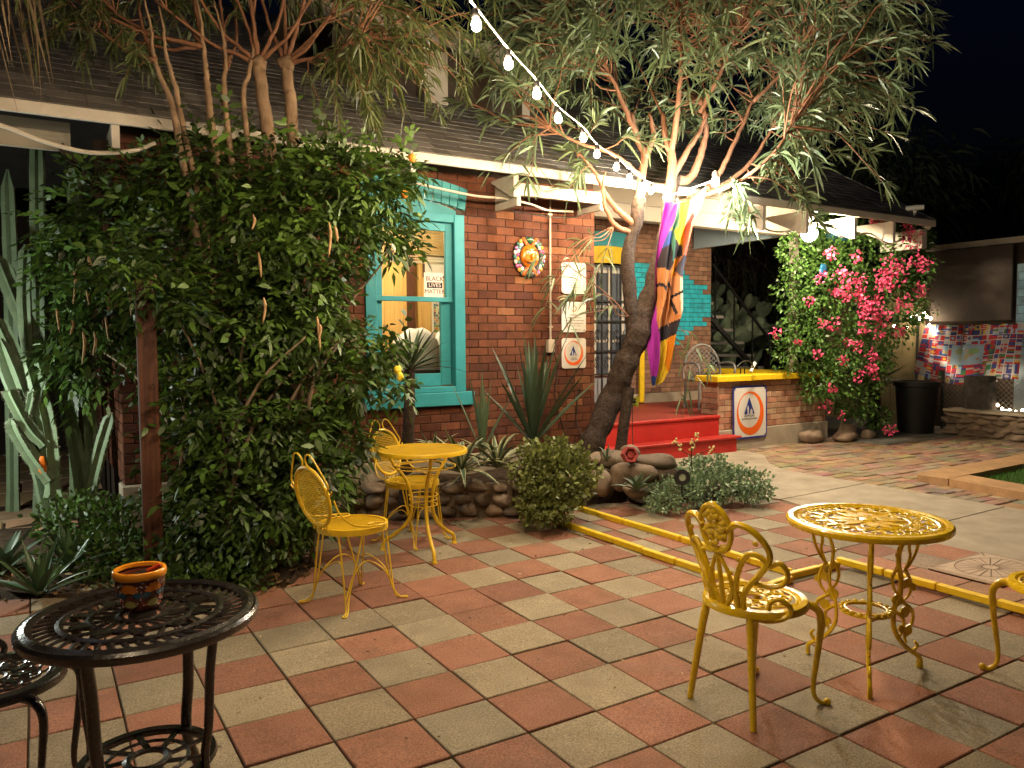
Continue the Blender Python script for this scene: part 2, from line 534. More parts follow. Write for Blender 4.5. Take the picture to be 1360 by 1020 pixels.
# worn brick and flagstone court on the right
mb = MB(); rg = random.Random(21)
pal = [(.29, .20, .13), (.33, .23, .145), (.27, .20, .135), (.30, .19, .13), (.35, .26, .17), (.25, .165, .115)]
y = -2.
while y < 7.6:
    x = 7.07 + rg.uniform(-.1, 0)
    while x < 11.6:
        wq = rg.uniform(.16, .34)
        if x + wq > 7.06 and not (x > 7.5 and y < 4.45):
            zz = rg.uniform(-.006, .008)
            cc = [v * rg.uniform(.8, 1.15) for v in rg.choice(pal)]
            mb.box(max(x, 7.06), x + wq - .012, y, y + .115, -.05, zz, ch=.006, c=cc)
        x += wq
    y += .125
struct('brick_court', mb, M['flagstone'])
mb = MB(); y = 6.3
while y < 12:
    x = 9.9 if y < 7.4 else 9.9
    while x < 16:
        wq = rg.uniform(.4, .9)
        mb.box(x, x + wq - .02, y, y + .47, -.05, .014 + rg.uniform(-.004, .006), ch=.008, c=[v * rg.uniform(.75, 1.1) for v in (.17, .155, .14)])
        x += wq
    y += .49
struct('flagstones', mb, M['flagstone'])
mb = MB(); mb.quad((7, -3, -.02), (16, -3, -.02), (16, 12, -.02), (7, 12, -.02)); struct('court_bed', mb, M['joint'])
# sandy flags lit by the side porch
mb = MB(); y = 6.9
while y < 16:
    x = -5.
    while x < .2:
        wq = rg.uniform(.5, 1.1)
        mb.box(x, x + wq - .02, y, y + .68, -.06, .012, ch=.01, c=[v * rg.uniform(.85, 1.1) for v in (.42, .27, .14)])
        x += wq
    y += .7
struct('side_path', mb, M['flagstone'])

# sunken lawn with a stone coping
mb = MB()
for seg in ([(7.6, 4.5), (7.72, 4.56), (9.2, 4.6), (9.2, 4.26), (8.02, 4.22), (7.62, 4.2)], [(9.21, 4.6), (10.9, 4.66), (10.9, 4.3), (9.21, 4.26)], [(10.91, 4.66), (12.4, 4.7), (12.4, 4.34), (10.91, 4.3)],
            [(7.62, 4.19), (8.02, 4.21), (7.86, 3.42), (7.5, 3.40)], [(7.5, 3.39), (7.86, 3.41), (7.7, 2.4), (7.36, 2.38)], [(7.36, 2.37), (7.7, 2.39), (7.5, .4), (7.2, .4)]):
    k = rg.uniform(.92, 1.08)
    mb.prism(seg, -.14, .075, lambda a, b, c: (a, b, c), c=(.42 * k, .25 * k, .125 * k))
struct('lawn_coping', mb, M['flagstone'])
mb = MB(); mb.quad((7.4, -2, -.05), (14, -2, -.05), (14, 4.3, -.05), (7.9, 4.25, -.05)); mb.v = [(a, b, 0.) for a, b, c in mb.v]; struct('lawn_soil', mb, M['soil'])
M['grass'] = mat('grass', (.07, .21, .025), .7, var=.2, tone=.4, trans=.2)
lv = Leaves(); n = 22000
P = np.stack([7.7 + 4 * RNG.random(n), 1.6 + 2.7 * RNG.random(n), np.full(n, .0)], 1)
lv.add(P, RNG.normal(size=(n, 3)) * .4 + np.array([0, 0, 1]), .05 + .03 * RNG.random(n), .006, .3, prof=(1, .6, .05))
lv.build('lawn', M['grass'], kind='stuff')

# planting bed
mb = MB()
nx, ny = 70, 44
def bed_z(x, y):
    wall = 6.05 if x < 2.2 else bed_edge(min(x, 3.7)) + .14
    z = .012 + .03 * math.sin(x * 5) * math.sin(y * 4.3)
    if x > 2.0:
        q = min(1, max(0, (y - wall) / .12)) * min(1, (x - 2.0) / .3)
        z += .24 * q
    return z - .03 * (1 if y < bed_edge(x) + .05 else 0)
vs = []
for a in range(nx + 1):
    for b in range(ny + 1):
        x = -3 + 8.35 * a / nx; ye = bed_edge(x) - .06
        y = ye + (6.42 - ye) * b / ny if x > .5 else ye + (8.2 - ye) * b / ny
        vs.append((x, y, bed_z(x, y) + random.uniform(-.008, .008)))
mb.add(vs, [(a * (ny + 1) + b, (a + 1) * (ny + 1) + b, (a + 1) * (ny + 1) + b + 1, a * (ny + 1) + b + 1) for a in range(nx) for b in range(ny)])
struct('planting_bed', mb, M['soil'], 180)
mb = MB(); mb.prism([(4.5, 5.15), (5.68, 5.0), (5.52, 6.95), (4.95, 6.95)], -.03, .03, lambda a, b, c: (a, b, c)); struct('garden_bed', mb, M['soil'])

# ------------------------------------------------------------------ yellow kerb blocks laid along the paving
KG = 'yellow painted kerb blocks edging the patio'
kb = MB(); kb.box(-.157, .157, -.021, .021, 0, .042, ch=.005)
kproto = None
rg = random.Random(5)
def kerb(x, y, rz, z=0., label='yellow painted kerb block set in the checkered paving'):
    global kproto
    if kproto is None:
        kproto = part('kerb_block', kb, M['yellow_paint'], None, 0); o = kproto
    else:
        o = kproto.copy(); COL.objects.link(o)
    o.location = (x + rg.uniform(-.004, .004), y + rg.uniform(-.004, .004), z); o.rotation_euler = (0, 0, rz + rg.uniform(-.012, .012))
    tag(o, label, 'kerb block', KG)
for k in range(7): kerb(3.515, 3.2 + k * .322 - .0, PI / 2)
for k in range(7): kerb(3.945, 3.28 + k * .322, PI / 2)
kerb(4.0, 3.085, 0)
kerb(4.255, 3.08, .03); COL.objects[-1].scale = (.56, 1, 1)
kerb(3.68, 3.02, .12)
for k in range(11): kerb(4.355, 2.93 - k * .325, PI / 2, .022, 'yellow painted kerb block on the edge of the raised tan tiles')

# ------------------------------------------------------------------ star patterned paving tile
t = thing('decorative_tile', 'pale square tile with a raised sunburst pattern on the terrace', 'paving tile', (4.92, 2.44, .05))
M['tile'] = mat('pale_cast_stone', (.48, .36, .26), .85, var=.12, fine=.12, bump=.001, stain=.3, sscale=6, scol=(.3, .21, .15))
M['tile_line'] = mat('tile_groove', (.16, .10, .07), .9)
mb = MB(); mb.box(-.31, .31, -.215, .215, .001, .014, ch=.004); part('slab', mb, M['tile'], t)
mb = MB()
def groove(a, b, w_=.006):
    a = Vector((*a, 0)); b = Vector((*b, 0)); d = (b - a).normalized(); n_ = Vector((-d.y, d.x, 0)) * w_ / 2
    z = Vector((0, 0, .0165))
    mb.quad(a - n_ + z, b - n_ + z, b + n_ + z, a + n_ + z)
for q in range(20):
    an = 2 * PI * q / 20
    r1 = .19
    p = (r1 * math.cos(an) * 1.3, r1 * math.sin(an) * .92)
    groove((.05 * math.cos(an), .04 * math.sin(an)), p, .005)
    p2 = (r1 * math.cos(an + PI / 10) * 1.3, r1 * math.sin(an + PI / 10) * .92); groove(p, p2, .005)
for q in range(16):
    a0, a1 = 2 * PI * q / 16, 2 * PI * (q + 1) / 16
    groove((.06 * math.cos(a0), .045 * math.sin(a0)), (.06 * math.cos(a1), .045 * math.sin(a1)), .005)
for xx in (-.3, .3):
    for yy in (-.205, .205): groove((xx * .72, yy * .72), (xx, yy))
for a, b in (((-.29, -.2), (.29, -.2)), ((-.29, .2), (.29, .2)), ((-.3, -.2), (-.3, .2)), ((.3, -.2), (.3, .2))): groove(a, b)
part('pattern', mb, M['tile_line'], t)

# ------------------------------------------------------------------ the house
house = thing('house', 'brick house with a shingle roof, turquoise window and red front porch', 'house', (2.7, 6.4, 0))
HB = Vector((2.7, 6.4, 0))
def hp(name, mb, m, smooth=0, parent=None, label=None):
    """a part of the house: geometry given in world metres"""
    mb.v = [(a - HB.x, b - HB.y, c - HB.z) for a, b, c in mb.v]
    return part(name, mb, m, parent or house, smooth, label=label)

BR = [(.128, .044, .021), (.11, .037, .018), (.14, .048, .023), (.092, .03, .016), (.12, .041, .02), (.078, .026, .016), (.21, .088, .04)]
BW = [6, 6, 5, 4, 6, 3, 1.2]
def brick_face(mb, a0, a1, b0, b1, fr, holes=(), colfn=None, L=.203, H=.076, gap=.007, seed=1, pal=BR, wts=BW):
    rg = random.Random(seed)
    nrow = max(1, round((b1 - b0) / H)); H = (b1 - b0) / nrow
    for r in range(nrow):
        z0 = b0 + r * H; zc = z0 + H / 2
        iv = [(a0, a1)]
        for h0, h1, g0, g1 in holes:
            if g0 < zc < g1:
                nv = []
                for u0, u1 in iv:
                    if h1 <= u0 or h0 >= u1: nv.append((u0, u1)); continue
                    if h0 > u0: nv.append((u0, h0))
                    if h1 < u1: nv.append((h1, u1))
                iv = nv
        for u0, u1 in iv:
            x = math.floor(u0 / L) * L - (L / 2 if r % 2 else 0)
            while x < u1:
                p0, p1 = max(x, u0), min(x + L, u1)
                x += L
                if p1 - p0 < .02: continue
                k = rg.uniform(.8, 1.15)
                c = rg.choices(pal, wts)[0]
                c = (c[0] * k, c[1] * k, c[2] * k)
                if colfn:
                    c = colfn((p0 + p1) / 2, zc, c)
                e = gap / 2; ch = .003
                j = rg.uniform(-.0015, .0015)
                q0, q1, w0, w1 = p0 + e, p1 - e, z0 + e, z0 + H - e
                vs = [fr(q0 + ch, w0 + ch, j), fr(q1 - ch, w0 + ch, j), fr(q1 - ch, w1 - ch, j), fr(q0 + ch, w1 - ch, j),
                      fr(q0, w0, j - ch), fr(q1, w0, j - ch), fr(q1, w1, j - ch), fr(q0, w1, j - ch),
                      fr(q0, w0, -.016), fr(q1, w0, -.016), fr(q1, w1, -.016), fr(q0, w1, -.016)]
                fs = [(0, 1, 2, 3)]
                for i in range(4):
                    i2 = (i + 1) % 4
                    fs += [(4 + i, 4 + i2, i2, i), (8 + i, 8 + i2, 4 + i2, 4 + i)]
                mb.add(vs, fs, c=c)

WY = 6.37                       # face of the front wall
fw = lambda a, b, c: (a, WY - c, b)
X0, X1 = .53, 4.925
WH = (2.44, 3.41, 1.0, 2.79)    # window opening
mb = MB(); brick_face(mb, X0, X1, .415, 3.0, fw, [WH, (2.40, 3.48, .87, 1.0), (2.42, 3.43, 2.62, 2.88)], seed=4)
wall = hp('brick_wall', mb, M['brick'])
mb = MB()
for a0, a1, b0, b1 in ((X0 + .01, 2.45, .3, 3.1), (3.40, X1 - .01, .3, 3.1), (2.45, 3.40, .3, .98), (2.45, 3.40, 2.82, 3.1)):
    mb.box(a0, a1, WY + .009, WY + .2, b0, b1)
hp('wall_core', mb, M['mortar'])
mb = MB(); mb.box(X0 - .02, X1 + .02, WY - .025, WY + .2, -.1, .41, ch=.01); hp('foundation', mb, M['concrete'])
# left side wall and the return wall at the porch
mb = MB(); brick_face(mb, WY, 10.5, .415, 3.0, lambda a, b, c: (X0 - c, a, b), seed=6); hp('side_wall', mb, M['brick'])
mb = MB(); mb.box(X0 + .009, X0 + .12, WY + .21, 10.5, .0, 3.1); hp('side_wall_core', mb, M['mortar'])
mb = MB(); brick_face(mb, WY, 9.25, .415, 3.0, lambda a, b, c: (X1 + c, a, b), seed=8); hp('return_wall', mb, M['brick'])
mb = MB(); mb.box(X1 - .12, X1 - .009, WY + .21, 9.5, .0, 3.3); hp('return_wall_core', mb, M['mortar'])
# wall at the back of the porch, with turquoise painted stepped patch
def patch(xc, zc, c):
    dz = abs(zc - 2.02); hw = 1.25 - max(0, dz - .2) * 1.5
    row = int(zc / .076) % 2
    if dz < .62 and abs(xc - 8.35) < hw - (.06 if row else 0):
        k = random.uniform(.92, 1.05)
        return (.03 * k, .42 * k, .52 * k)
    return c
BP = [(.25, .135, .085), (.28, .15, .095), (.22, .115, .075), (.31, .175, .11), (.20, .11, .075)]
mb = MB(); brick_face(mb, 4.9, 9.63, .47, 3.42, lambda a, b, c: (a, 9.3 - c, b), [(7.06, 7.9, .47, 3.06)], patch, seed=11, pal=BP, wts=[4, 4, 3, 2, 2]); hp('porch_back_wall', mb, M['brick'])
mb = MB(); mb.box(4.9, 7.07, 9.309, 9.45, .3, 3.4); mb.box(7.89, 9.62, 9.309, 9.45, .3, 3.4); mb.box(7.07, 7.89, 9.309, 9.45, 3.05, 3.4); hp('porch_back_core', mb, M['mortar'])
mb = MB(); mb.box(4.95, 7.05, 9.27, 9.297, .47, .62); mb.box(7.92, 9.6, 9.27, 9.297, .47, .62); hp('plinth', mb, M['concrete'])
mb = MB(); brick_face(mb, 9.31, 10.5, .0, 3.3, lambda a, b, c: (9.64 + c, a, b), seed=13, pal=BP, wts=[1] * 5); mb.box(9.4, 9.62, 9.46, 10.5, 0, 3.3, c=(.08, .06, .05)); hp('porch_end_wall', mb, M['brick'])
mb = MB()
mb.box(7.35, 7.82, 9.33, 9.36, .5, 1.02, c=(.3, .31, .33))
# front door behind an iron grille
door = MB(); door.box(7.10, 7.84, 9.32, 9.36, .49, 2.6, ch=.004); dr = hp('door', door, M['grey_door'])
mb = MB(); mb.box(7.23, 7.71, 9.314, 9.319, .95, 2.48); hp('pane', mb, M['dark_glass'], parent=dr)
mb = MB()
for z in (.93, 1.45, 1.97, 2.5): mb.box(7.2, 7.74, 9.305, 9.318, z - .02, z + .02)
for x in (7.2, 7.47, 7.74): mb.box(x - .02, x + .02, 9.306, 9.3175, .93, 2.5)
hp('door_muntins', mb, M['white_wood'], parent=dr)
mb = MB()
gy = 9.24
for x in (7.1, 7.28, 7.46, 7.64, 7.82): mb.box(x - .011, x + .011, gy - .011, gy + .011, .5, 2.6)
for z in (.52, .95, 1.3, 1.75, 2.05, 2.58): mb.box(7.09, 7.83, gy - .009, gy + .009, z - .012, z + .012)
for z in (1.12, 1.9, 1.52):
    for x in (7.19, 7.37, 7.55, 7.73):
        for sgn in (-1, 1):
            pts = [(x + sgn * .005 + sgn * .055 * (1 - q / 22) * math.cos(q * .5) * .9, gy, z + sgn * .05 + .055 * (1 - q / 24) * math.sin(q * .5)) for q in range(18)]
            mb.tube(pts, .007, 5)
hp('security_grille', mb, M['black_iron'], 40, parent=dr)
mb = MB(); mb.box(7.62, 7.78, 9.2, 9.235, 1.35, 1.55); hp('lock_box', mb, M['black_iron'], parent=dr)
# painted door lintel: turquoise over yellow
mb = MB()
def arcbox(mb, x0, x1, z0, z1, rise0, rise1, y0, y1, n=10, **k):
    lo = []; hi = []
    for i in range(n + 1):
        t_ = i / n; x = x0 + (x1 - x0) * t_; u = 4 * t_ * (1 - t_)
        lo.append((x, z0 + rise0 * u)); hi.append((x, z1 + rise1 * u))
    mb.prism(lo + hi[::-1], 0, y1 - y0, lambda a, b, c: (a, y1 - c, b), **k)
arcbox(mb, 6.98, 7.95, 2.84, 3.06, .05, .05, 9.285, 9.32); hp('lintel', mb, M['turquoise'], label='turquoise band over the door')
mb = MB(); arcbox(mb, 6.98, 7.95, 2.6, 2.836, .03, .05, 9.283, 9.32); hp('lintel', mb, M['yellow_paint'], label='yellow band over the door')
mb = MB(); mb.box(8.0, 8.09, 9.2, 9.24, .49, 1.45, ch=.004); hp('yellow_board', mb, M['yellow_paint'])
# porch floor and the two red steps
mb = MB(); mb.box(4.95, 7.60, 7.2, 9.29, .05, .468); mb.box(7.601, 9.5, 7.495, 9.29, .05, .468); hp('porch_floor', mb, M['red_floor'])
mb = MB(); mb.box(4.95, 7.585, 7.175, 7.199, .216, .44); mb.box(4.93, 7.60, 7.155, 7.26, .44, .474, ch=.006); hp('step', mb, M['red_paint'], label='upper red step')
mb = MB(); mb.box(4.95, 7.70, 6.975, 7.17, 0, .186); mb.box(4.93, 7.765, 6.945, 7.174, .187, .215, ch=.006); hp('step', mb, M['red_paint'], label='lower red step')
# low porch wall with yellow cap
LWP = [(.36, .20, .125), (.40, .24, .15), (.34, .16, .10), (.43, .29, .18), (.38, .17, .10)]
mb = MB(); brick_face(mb, 7.59, 9.80, .27, .905, lambda a, b, c: (a, 7.2 - c, b), seed=15, pal=LWP, wts=[3, 3, 3, 2, 2])
brick_face(mb, 7.2, 7.5, .47, .905, lambda a, b, c: (7.59 - c, a, b), seed=16, pal=LWP, wts=[3, 3, 2, 2, 1])
brick_face(mb, 7.5, 9.29, .47, .905, lambda a, b, c: (9.5 - c, a, b), seed=17, pal=BP, wts=[1] * 5)
pw = hp('porch_wall', mb, M['brick'])
mb = MB(); mb.box(7.60, 9.79, 7.209, 7.49, .1, .9); mb.box(9.51, 9.79, 7.49, 9.29, .1, .9); hp('core', mb, M['mortar'], parent=pw)
mb = MB(); mb.box(7.6, 9.83, 7.178, 7.3, -.1, .266, ch=.008); mb.box(9.7, 9.83, 7.3, 9.3, -.1, .262); hp('foundation', mb, M['concrete'], parent=pw)
mb = MB()
mb.box(7.50, 8.15, 7.12, 7.53, .907, .985, ch=.008); mb.box(8.155, 9.86, 7.115, 7.53, .909, .987, ch=.008); mb.box(9.44, 9.86, 7.532, 9.28, .908, .984, ch=.008)
hp('cap', mb, M['yellow_paint'], parent=pw)
# porch ceiling, beam, corner post
mb = MB()
for k in range(20):
    ya, yb = 7.36 + k * .096, 7.36 + k * .096 + .092
    za, zb = 2.96 + (ya - 7.36) * .235, 2.96 + (yb - 7.36) * .235
    mb.add([(4.93, ya, za), (9.18, ya, za), (9.18, yb, zb), (4.93, yb, zb), (4.93, ya, za + .02), (9.18, ya, za + .02), (9.18, yb, zb + .02), (4.93, yb, zb + .02)], [(3, 2, 1, 0), (4, 5, 6, 7), (0, 1, 5, 4), (1, 2, 6, 5), (2, 3, 7, 6), (3, 0, 4, 7)])
hp('porch_ceiling', mb, M['cream'])
# grooved pale blue infill closing the end of the sloped ceiling
mb = MB()
for k in range(44):
    ya = 7.40 + k * .0424; yb = ya + .037
    mb.add([(9.185, ya, 2.955), (9.185, yb, 2.955), (9.185, yb, 2.96 + (yb - 7.36) * .235), (9.185, ya, 2.96 + (ya - 7.36) * .235), (9.2, ya, 2.955), (9.2, yb, 2.955), (9.2, yb, 2.96 + (yb - 7.36) * .235), (9.2, ya, 2.96 + (ya - 7.36) * .235)], [(3, 2, 1, 0), (4, 5, 6, 7), (0, 1, 5, 4), (1, 2, 6, 5), (3, 0, 4, 7)])
mb.box(9.18, 9.2, 7.38, 9.27, 2.93, 2.954)
mb.add([(9.2005, 7.38, 2.95), (9.2005, 9.27, 2.95), (9.2005, 9.27, 3.41), (9.2005, 7.38, 2.965)], [(0, 1, 2, 3)])
hp('gable_infill', mb, M['pale_blue'])
mb = MB(); mb.box(4.93, 9.24, 7.2, 7.35, 2.90, 3.08, ch=.004); mb.box(9.203, 9.26, 7.355, 9.29, 2.93, 3.06, ch=.004); hp('porch_beam', mb, M['cream'])
mb = MB(); mb.box(9.2, 9.3, 7.3, 7.4, .99, 2.895, ch=.006)
for k in range(9): mb.box(9.18, 9.32, 7.28, 7.42, 1.2 + k * .2, 1.215 + k * .2)
hp('porch_post', mb, M['cream'])
# boards closing the eave over the porch
mb = MB(); mb.box(4.93, 9.24, 7.21, 7.24, 3.085, 3.6); hp('frieze_board', mb, M['cream'])

# ---- roof
RX0, RX1, RY0, RZ0, PT = -3.2, 10.27, 5.95, 3.0, .60
th = math.atan(PT); ex = .145
def roof_pt(x, u, h):            # u metres up the slope, h metres above it
    return (x, RY0 - .02 + u * math.cos(th) - h * math.sin(th), RZ0 + .03 + u * math.sin(th) + h * math.cos(th))
mb = MB(); rg = random.Random(31)
for r in range(36):
    x = RX0 + (-.16 if r % 2 else 0) - rg.uniform(0, .1)
    while x < RX1:
        wq = rg.choice([.16, .22, .3, .3])
        a, b = max(x, RX0), min(x + wq - .006, RX1)
        x += wq
        if b - a < .02: continue
        u0, u1 = r * ex - .01, r * ex + ex + .06
        h0 = .007 + rg.uniform(0, .004)
        t_ = rg.uniform(-1, 1)
        mb.add([roof_pt(a, u0, h0), roof_pt(b, u0, h0), roof_pt(b, u1, .004), roof_pt(a, u1, .004), roof_pt(a, u0, .002), roof_pt(b, u0, .002)],
               [(0, 1, 2, 3), (4, 5, 1, 0), (0, 3, 4), (1, 5, 2)], t=t_)
roof = hp('roof', mb, M['shingle'])
mb = MB(); U = 36 * ex
mb.add([roof_pt(RX0, 0, 0), roof_pt(RX1, 0, 0), roof_pt(RX1, U, 0), roof_pt(RX0, U, 0), roof_pt(RX0, 0, -.03), roof_pt(RX1, 0, -.03), roof_pt(RX1, U, -.03), roof_pt(RX0, U, -.03)],
       [(0, 1, 2, 3), (7, 6, 5, 4), (0, 4, 5, 1), (1, 5, 6, 2), (3, 2, 6, 7), (0, 3, 7, 4)])
hp('deck', mb, M['cream'], parent=roof)
# back slope so that the roof reads as a gable
yr, zr_ = RY0 + U * math.cos(th), RZ0 + U * math.sin(th)
mb = MB(); mb.quad((RX0, yr, zr_ + .03), (RX1, yr, zr_ + .03), (RX1, yr + 4.5, RZ0 + .2), (RX0, yr + 4.5, RZ0 + .2)); hp('back_slope', mb, M['shingle'], parent=roof)
mb = MB(); mb.box(RX0, RX1 + .01, RY0 - .045, RY0 - .012, RZ0 - .058, RZ0 + .02, ch=.003)
hp('fascia', mb, M['white_wood'])
mb = MB()
mb.add([roof_pt(RX1 + .004, 0, -.14), roof_pt(RX1 + .004, U, -.14), roof_pt(RX1 + .004, U, .01), roof_pt(RX1 + .004, 0, .01), roof_pt(RX1 + .03, 0, -.14), roof_pt(RX1 + .03, U, -.14), roof_pt(RX1 + .03, U, .01), roof_pt(RX1 + .03, 0, .01)],
       [(0, 1, 2, 3), (7, 6, 5, 4), (0, 4, 5, 1), (1, 5, 6, 2), (2, 6, 7, 3), (3, 7, 4, 0)])
hp('rake_board', mb, M['white_wood'])
# triangular brackets under the eave
def bracket(x, y1, ztop=2.955, d=.3, h=.28, wd=.05):
    mb = MB()
    y0 = RY0 + .0
    mb.prism([(y0, ztop), (y0, ztop - h), (y0 + .05, ztop - h), (y0 + d, ztop - .02), (y0 + d, ztop)][::-1], -wd / 2, wd / 2, lambda a, b, c: (x + c, a, b))
    hp('bracket', mb, M['white_wood'])
for x, d_, h_ in ((.52, .4, .16), (2.72, .4, .12), (3.72, .4, .2), (6.98, .62, .27), (7.72, .62, .27), (8.62, .62, .27), (9.42, .62, .27)):
    bracket(x, WY, d=d_, h=h_)
mb = MB(); mb.box(10.12, 10.24, 6.0, 6.6, 2.66, 2.91, ch=.004); hp('bracket', mb, M['white_wood'], label='boxed bracket at the roof corner')
mb = MB(); mb.box(3.78, 4.70, 6.0, 6.06, 2.78, 2.89, ch=.004); mb.box(3.74, 3.78, 5.97, 6.36, 2.68, 2.905); mb.box(4.70, 4.74, 5.99, 6.36, 2.72, 2.905); hp('eave_box', mb, M['white_wood'])
# dim dormer on the roof
dm = MB(); dm.box(2.6, 5.0, 7.55, 9.2, 3.8, 4.55); dz = hp('dormer', dm, M['dark_wood'])
mb = MB(); mb.prism([(2.3, 4.86), (5.3, 4.56), (5.3, 4.38), (2.3, 4.68)][::-1], 0, .05, lambda a, b, c: (a, 7.40 - c, b)); mb.box(3.55, 3.82, 7.46, 7.54, 3.85, 4.5); mb.box(4.75, 4.85, 7.46, 7.54, 3.85, 4.42); hp('trim', mb, M['cream'], parent=dz)
mb = MB(); mb.quad((2.3, 7.36, 4.87), (5.3, 7.36, 4.57), (5.3, 9.6, 4.6), (2.3, 9.6, 4.9)); hp('dormer_roof', mb, M['shingle'], parent=dz)
# side porch on the left
mb = MB(); mb.box(-3.2, .27, 6.4, 6.44, 2.83, 3.03); hp('side_porch_header', mb, M['cream'])
mb = MB(); mb.box(.40, .50, 6.22, 6.32, 2.35, 2.9, ch=.004); mb.tube([(.45, 6.27, 2.5), (.2, 6.27, 2.84)], .035, 4); hp('side_porch_post', mb, M['dark_wood'])
mb = MB(); mb.box(-4, X0 - .02, 12.2, 12.3, 0, 3.2); hp('side_porch_wall', mb, M['dark_wood'])

# ---- turquoise sash window
win = MB()
fy0, fy1 = WY - .012, WY + .10
for a0, a1 in ((2.44, 2.545), (3.305, 3.41)): win.box(a0, a1, fy0, fy1, 1.0, 2.62, ch=.004)
win.box(2.546, 3.304, fy0 + .002, fy1, 2.545, 2.62, ch=.004)
win.box(2.40, 3.48, WY - .055, WY + .02, .875, .998, ch=.006)
win.box(2.55, 3.30, WY - .02, WY + .09, 1.0, 1.05, ch=.004)
wf = hp('window', win, M['turquoise'])
mb = MB()
arcbox(mb, 2.52, 3.33, 2.622, 2.655, 0, .075, WY + .005, WY + .05)
n = 12
for i in range(n):
    t0, t1 = i / n, (i + 1) / n
    def q(t_, top):
        x = (2.43 + t_ * .99) if not top else (2.40 + t_ * 1.05)
        u = 4 * t_ * (1 - t_)
        return (x, (2.665 + .07 * u) if not top else (2.855 + .075 * u))
    e = .004
    mb.prism([q(t0 + e, 0), q(t1 - e, 0), q(t1 - e, 1), q(t0 + e, 1)], -.05, .012 + random.uniform(-.002, .002), lambda a, b, c: (a, WY - c, b))
hp('arch', mb, M['turquoise'], parent=wf)
mb = MB()
sy0, sy1 = WY + .03, WY + .07      # upper sash (outer)
for a0, a1 in ((2.55, 2.61), (3.235, 3.30)): mb.box(a0, a1, sy0, sy1, 1.83, 2.54, ch=.003)
mb.box(2.611, 3.234, sy0 + .001, sy1, 2.47, 2.54); mb.box(2.55, 3.3, sy0 - .004, sy1, 1.825, 1.868, ch=.003)
sy0, sy1 = WY + .075, WY + .11     # lower sash
for a0, a1 in ((2.55, 2.625), (3.20, 3.30)): mb.box(a0, a1, sy0, sy1, 1.06, 1.83, ch=.003)
mb.box(2.626, 3.199, sy0 + .001, sy1, 1.055, 1.17, ch=.003)
hp('sash', mb, M['turquoise'], parent=wf)
mb = MB(); mb.box(2.6, 3.24, WY + .048, WY + .052, 1.86, 2.48); mb.box(2.62, 3.21, WY + .09, WY + .094, 1.16, 1.84); hp('pane', mb, M['glass'], parent=wf)
# slatted blind
mb = MB()
for k in range(14): mb.add([(2.6, WY + .15, 2.50 - k * .022), (3.27, WY + .15, 2.50 - k * .022), (3.27, WY + .165, 2.512 - k * .022), (2.6, WY + .165, 2.512 - k * .022)], [(0, 1, 2, 3)])
mb.box(2.6, 3.27, WY + .145, WY + .17, 2.18, 2.2)
M['blind'] = mat('blind_slat', (.62, .48, .3), .5, var=.05)
hp('blind', mb, M['blind'], parent=wf)
# lit room behind it
mb = MB()
x = 1.3
while x < 4.6:
    mb.box(x, x + .112, 8.2, 8.23, .6, 3.0); x += .115
mb.box(1.28, 1.30, 6.6, 8.25, .6, 3.0); mb.box(4.6, 4.62, 6.6, 8.25, .6, 3.0)
room = hp('interior', mb, M['pine'])
mb = MB(); mb.box(1.28, 4.62, 6.6, 8.3, .5, .6); mb.box(1.28, 4.62, 6.58, 8.3, 3.0, 3.04); hp('room_floor', mb, M['cream'], parent=room)
mb = MB(); mb.box(3.64, 3.72, 8.14, 8.2, .9, 2.5); mb.box(3.2, 4.5, 8.08, 8.2, 1.30, 1.36); mb.box(2.9, 4.5, 7.7, 8.2, 1.12, 1.16); hp('shelf', mb, M['post_wood'], parent=room)

# ------------------------------------------------------------------ things in the lit room
def cmat(name, col, rough=.6, **k):
    M[name] = mat(name, col, rough, **k); return M[name]
cmat('linen', (.6, .58, .54), .9, var=.1, bump=.002, bscale=30)
t = thing('cushion', 'pale grey cushion on the shelf just inside the turquoise window', 'cushion', (3.42, 7.25, 1.16))
mb = MB()
for i in range(2):
    mb.ball((i * .42 - .1, .05 * i, .2), (.27, .13, .22), 20, 12, jit=.12, seed=i)
part('cover', mb, M['linen'], t, 180)
mb = MB(); mb.box(-.45, .6, -.2, -.02, -.1, .03, ch=.01); part('sofa_arm', mb, cmat('dark_cloth', (.03, .025, .022), .8), t)
t = thing('picture', 'small white framed sheet on the pine wall of the room', 'picture', (3.98, 8.17, 2.33))
mb = MB(); mb.prism(rrect(.3, .26, .005), 0, .012, lambda a, b, c: (a, -c, b)); part('frame', mb, cmat('frame_brown', (.08, .04, .02), .5), t)
mb = MB(); mb.prism(rrect(.25, .21, .004), .012, .014, lambda a, b, c: (a, -c, b)); part('sheet', mb, cmat('paper', (.75, .72, .62), .8, var=.03), t)
t = thing('collage', 'picture crowded with many small colourful pieces, beside the brown post in the room', 'picture', (4.16, 8.17, 1.66))
mb = MB(); rg = random.Random(2)
for i in range(14):
    for j in range(16):
        c = rg.choice([(.6, .5, .2), (.1, .1, .08), (.5, .45, .4), (.2, .3, .12), (.6, .3, .1), (.75, .7, .5), (.1, .2, .25)])
        mb.quad((-.2 + i * .029, -.012, -.24 + j * .03), (-.2 + i * .029 + rg.uniform(.02, .029), -.012, -.24 + j * .03), (-.2 + i * .029 + .028, -.012, -.24 + j * .03 + rg.uniform(.02, .03)), (-.2 + i * .029, -.012, -.24 + j * .03 + .03), c=c)
part('pieces', mb, mat('collage_paper', attr=True, var=.1), t)
mb = MB(); mb.box(-.22, .22, -.008, .0, -.26, .26); part('backing', mb, M['paper'], t)
t = thing('ceiling_lamp', 'round warm ceiling lamp lighting the panelled room', 'lamp', (2.9, 7.35, 2.92))
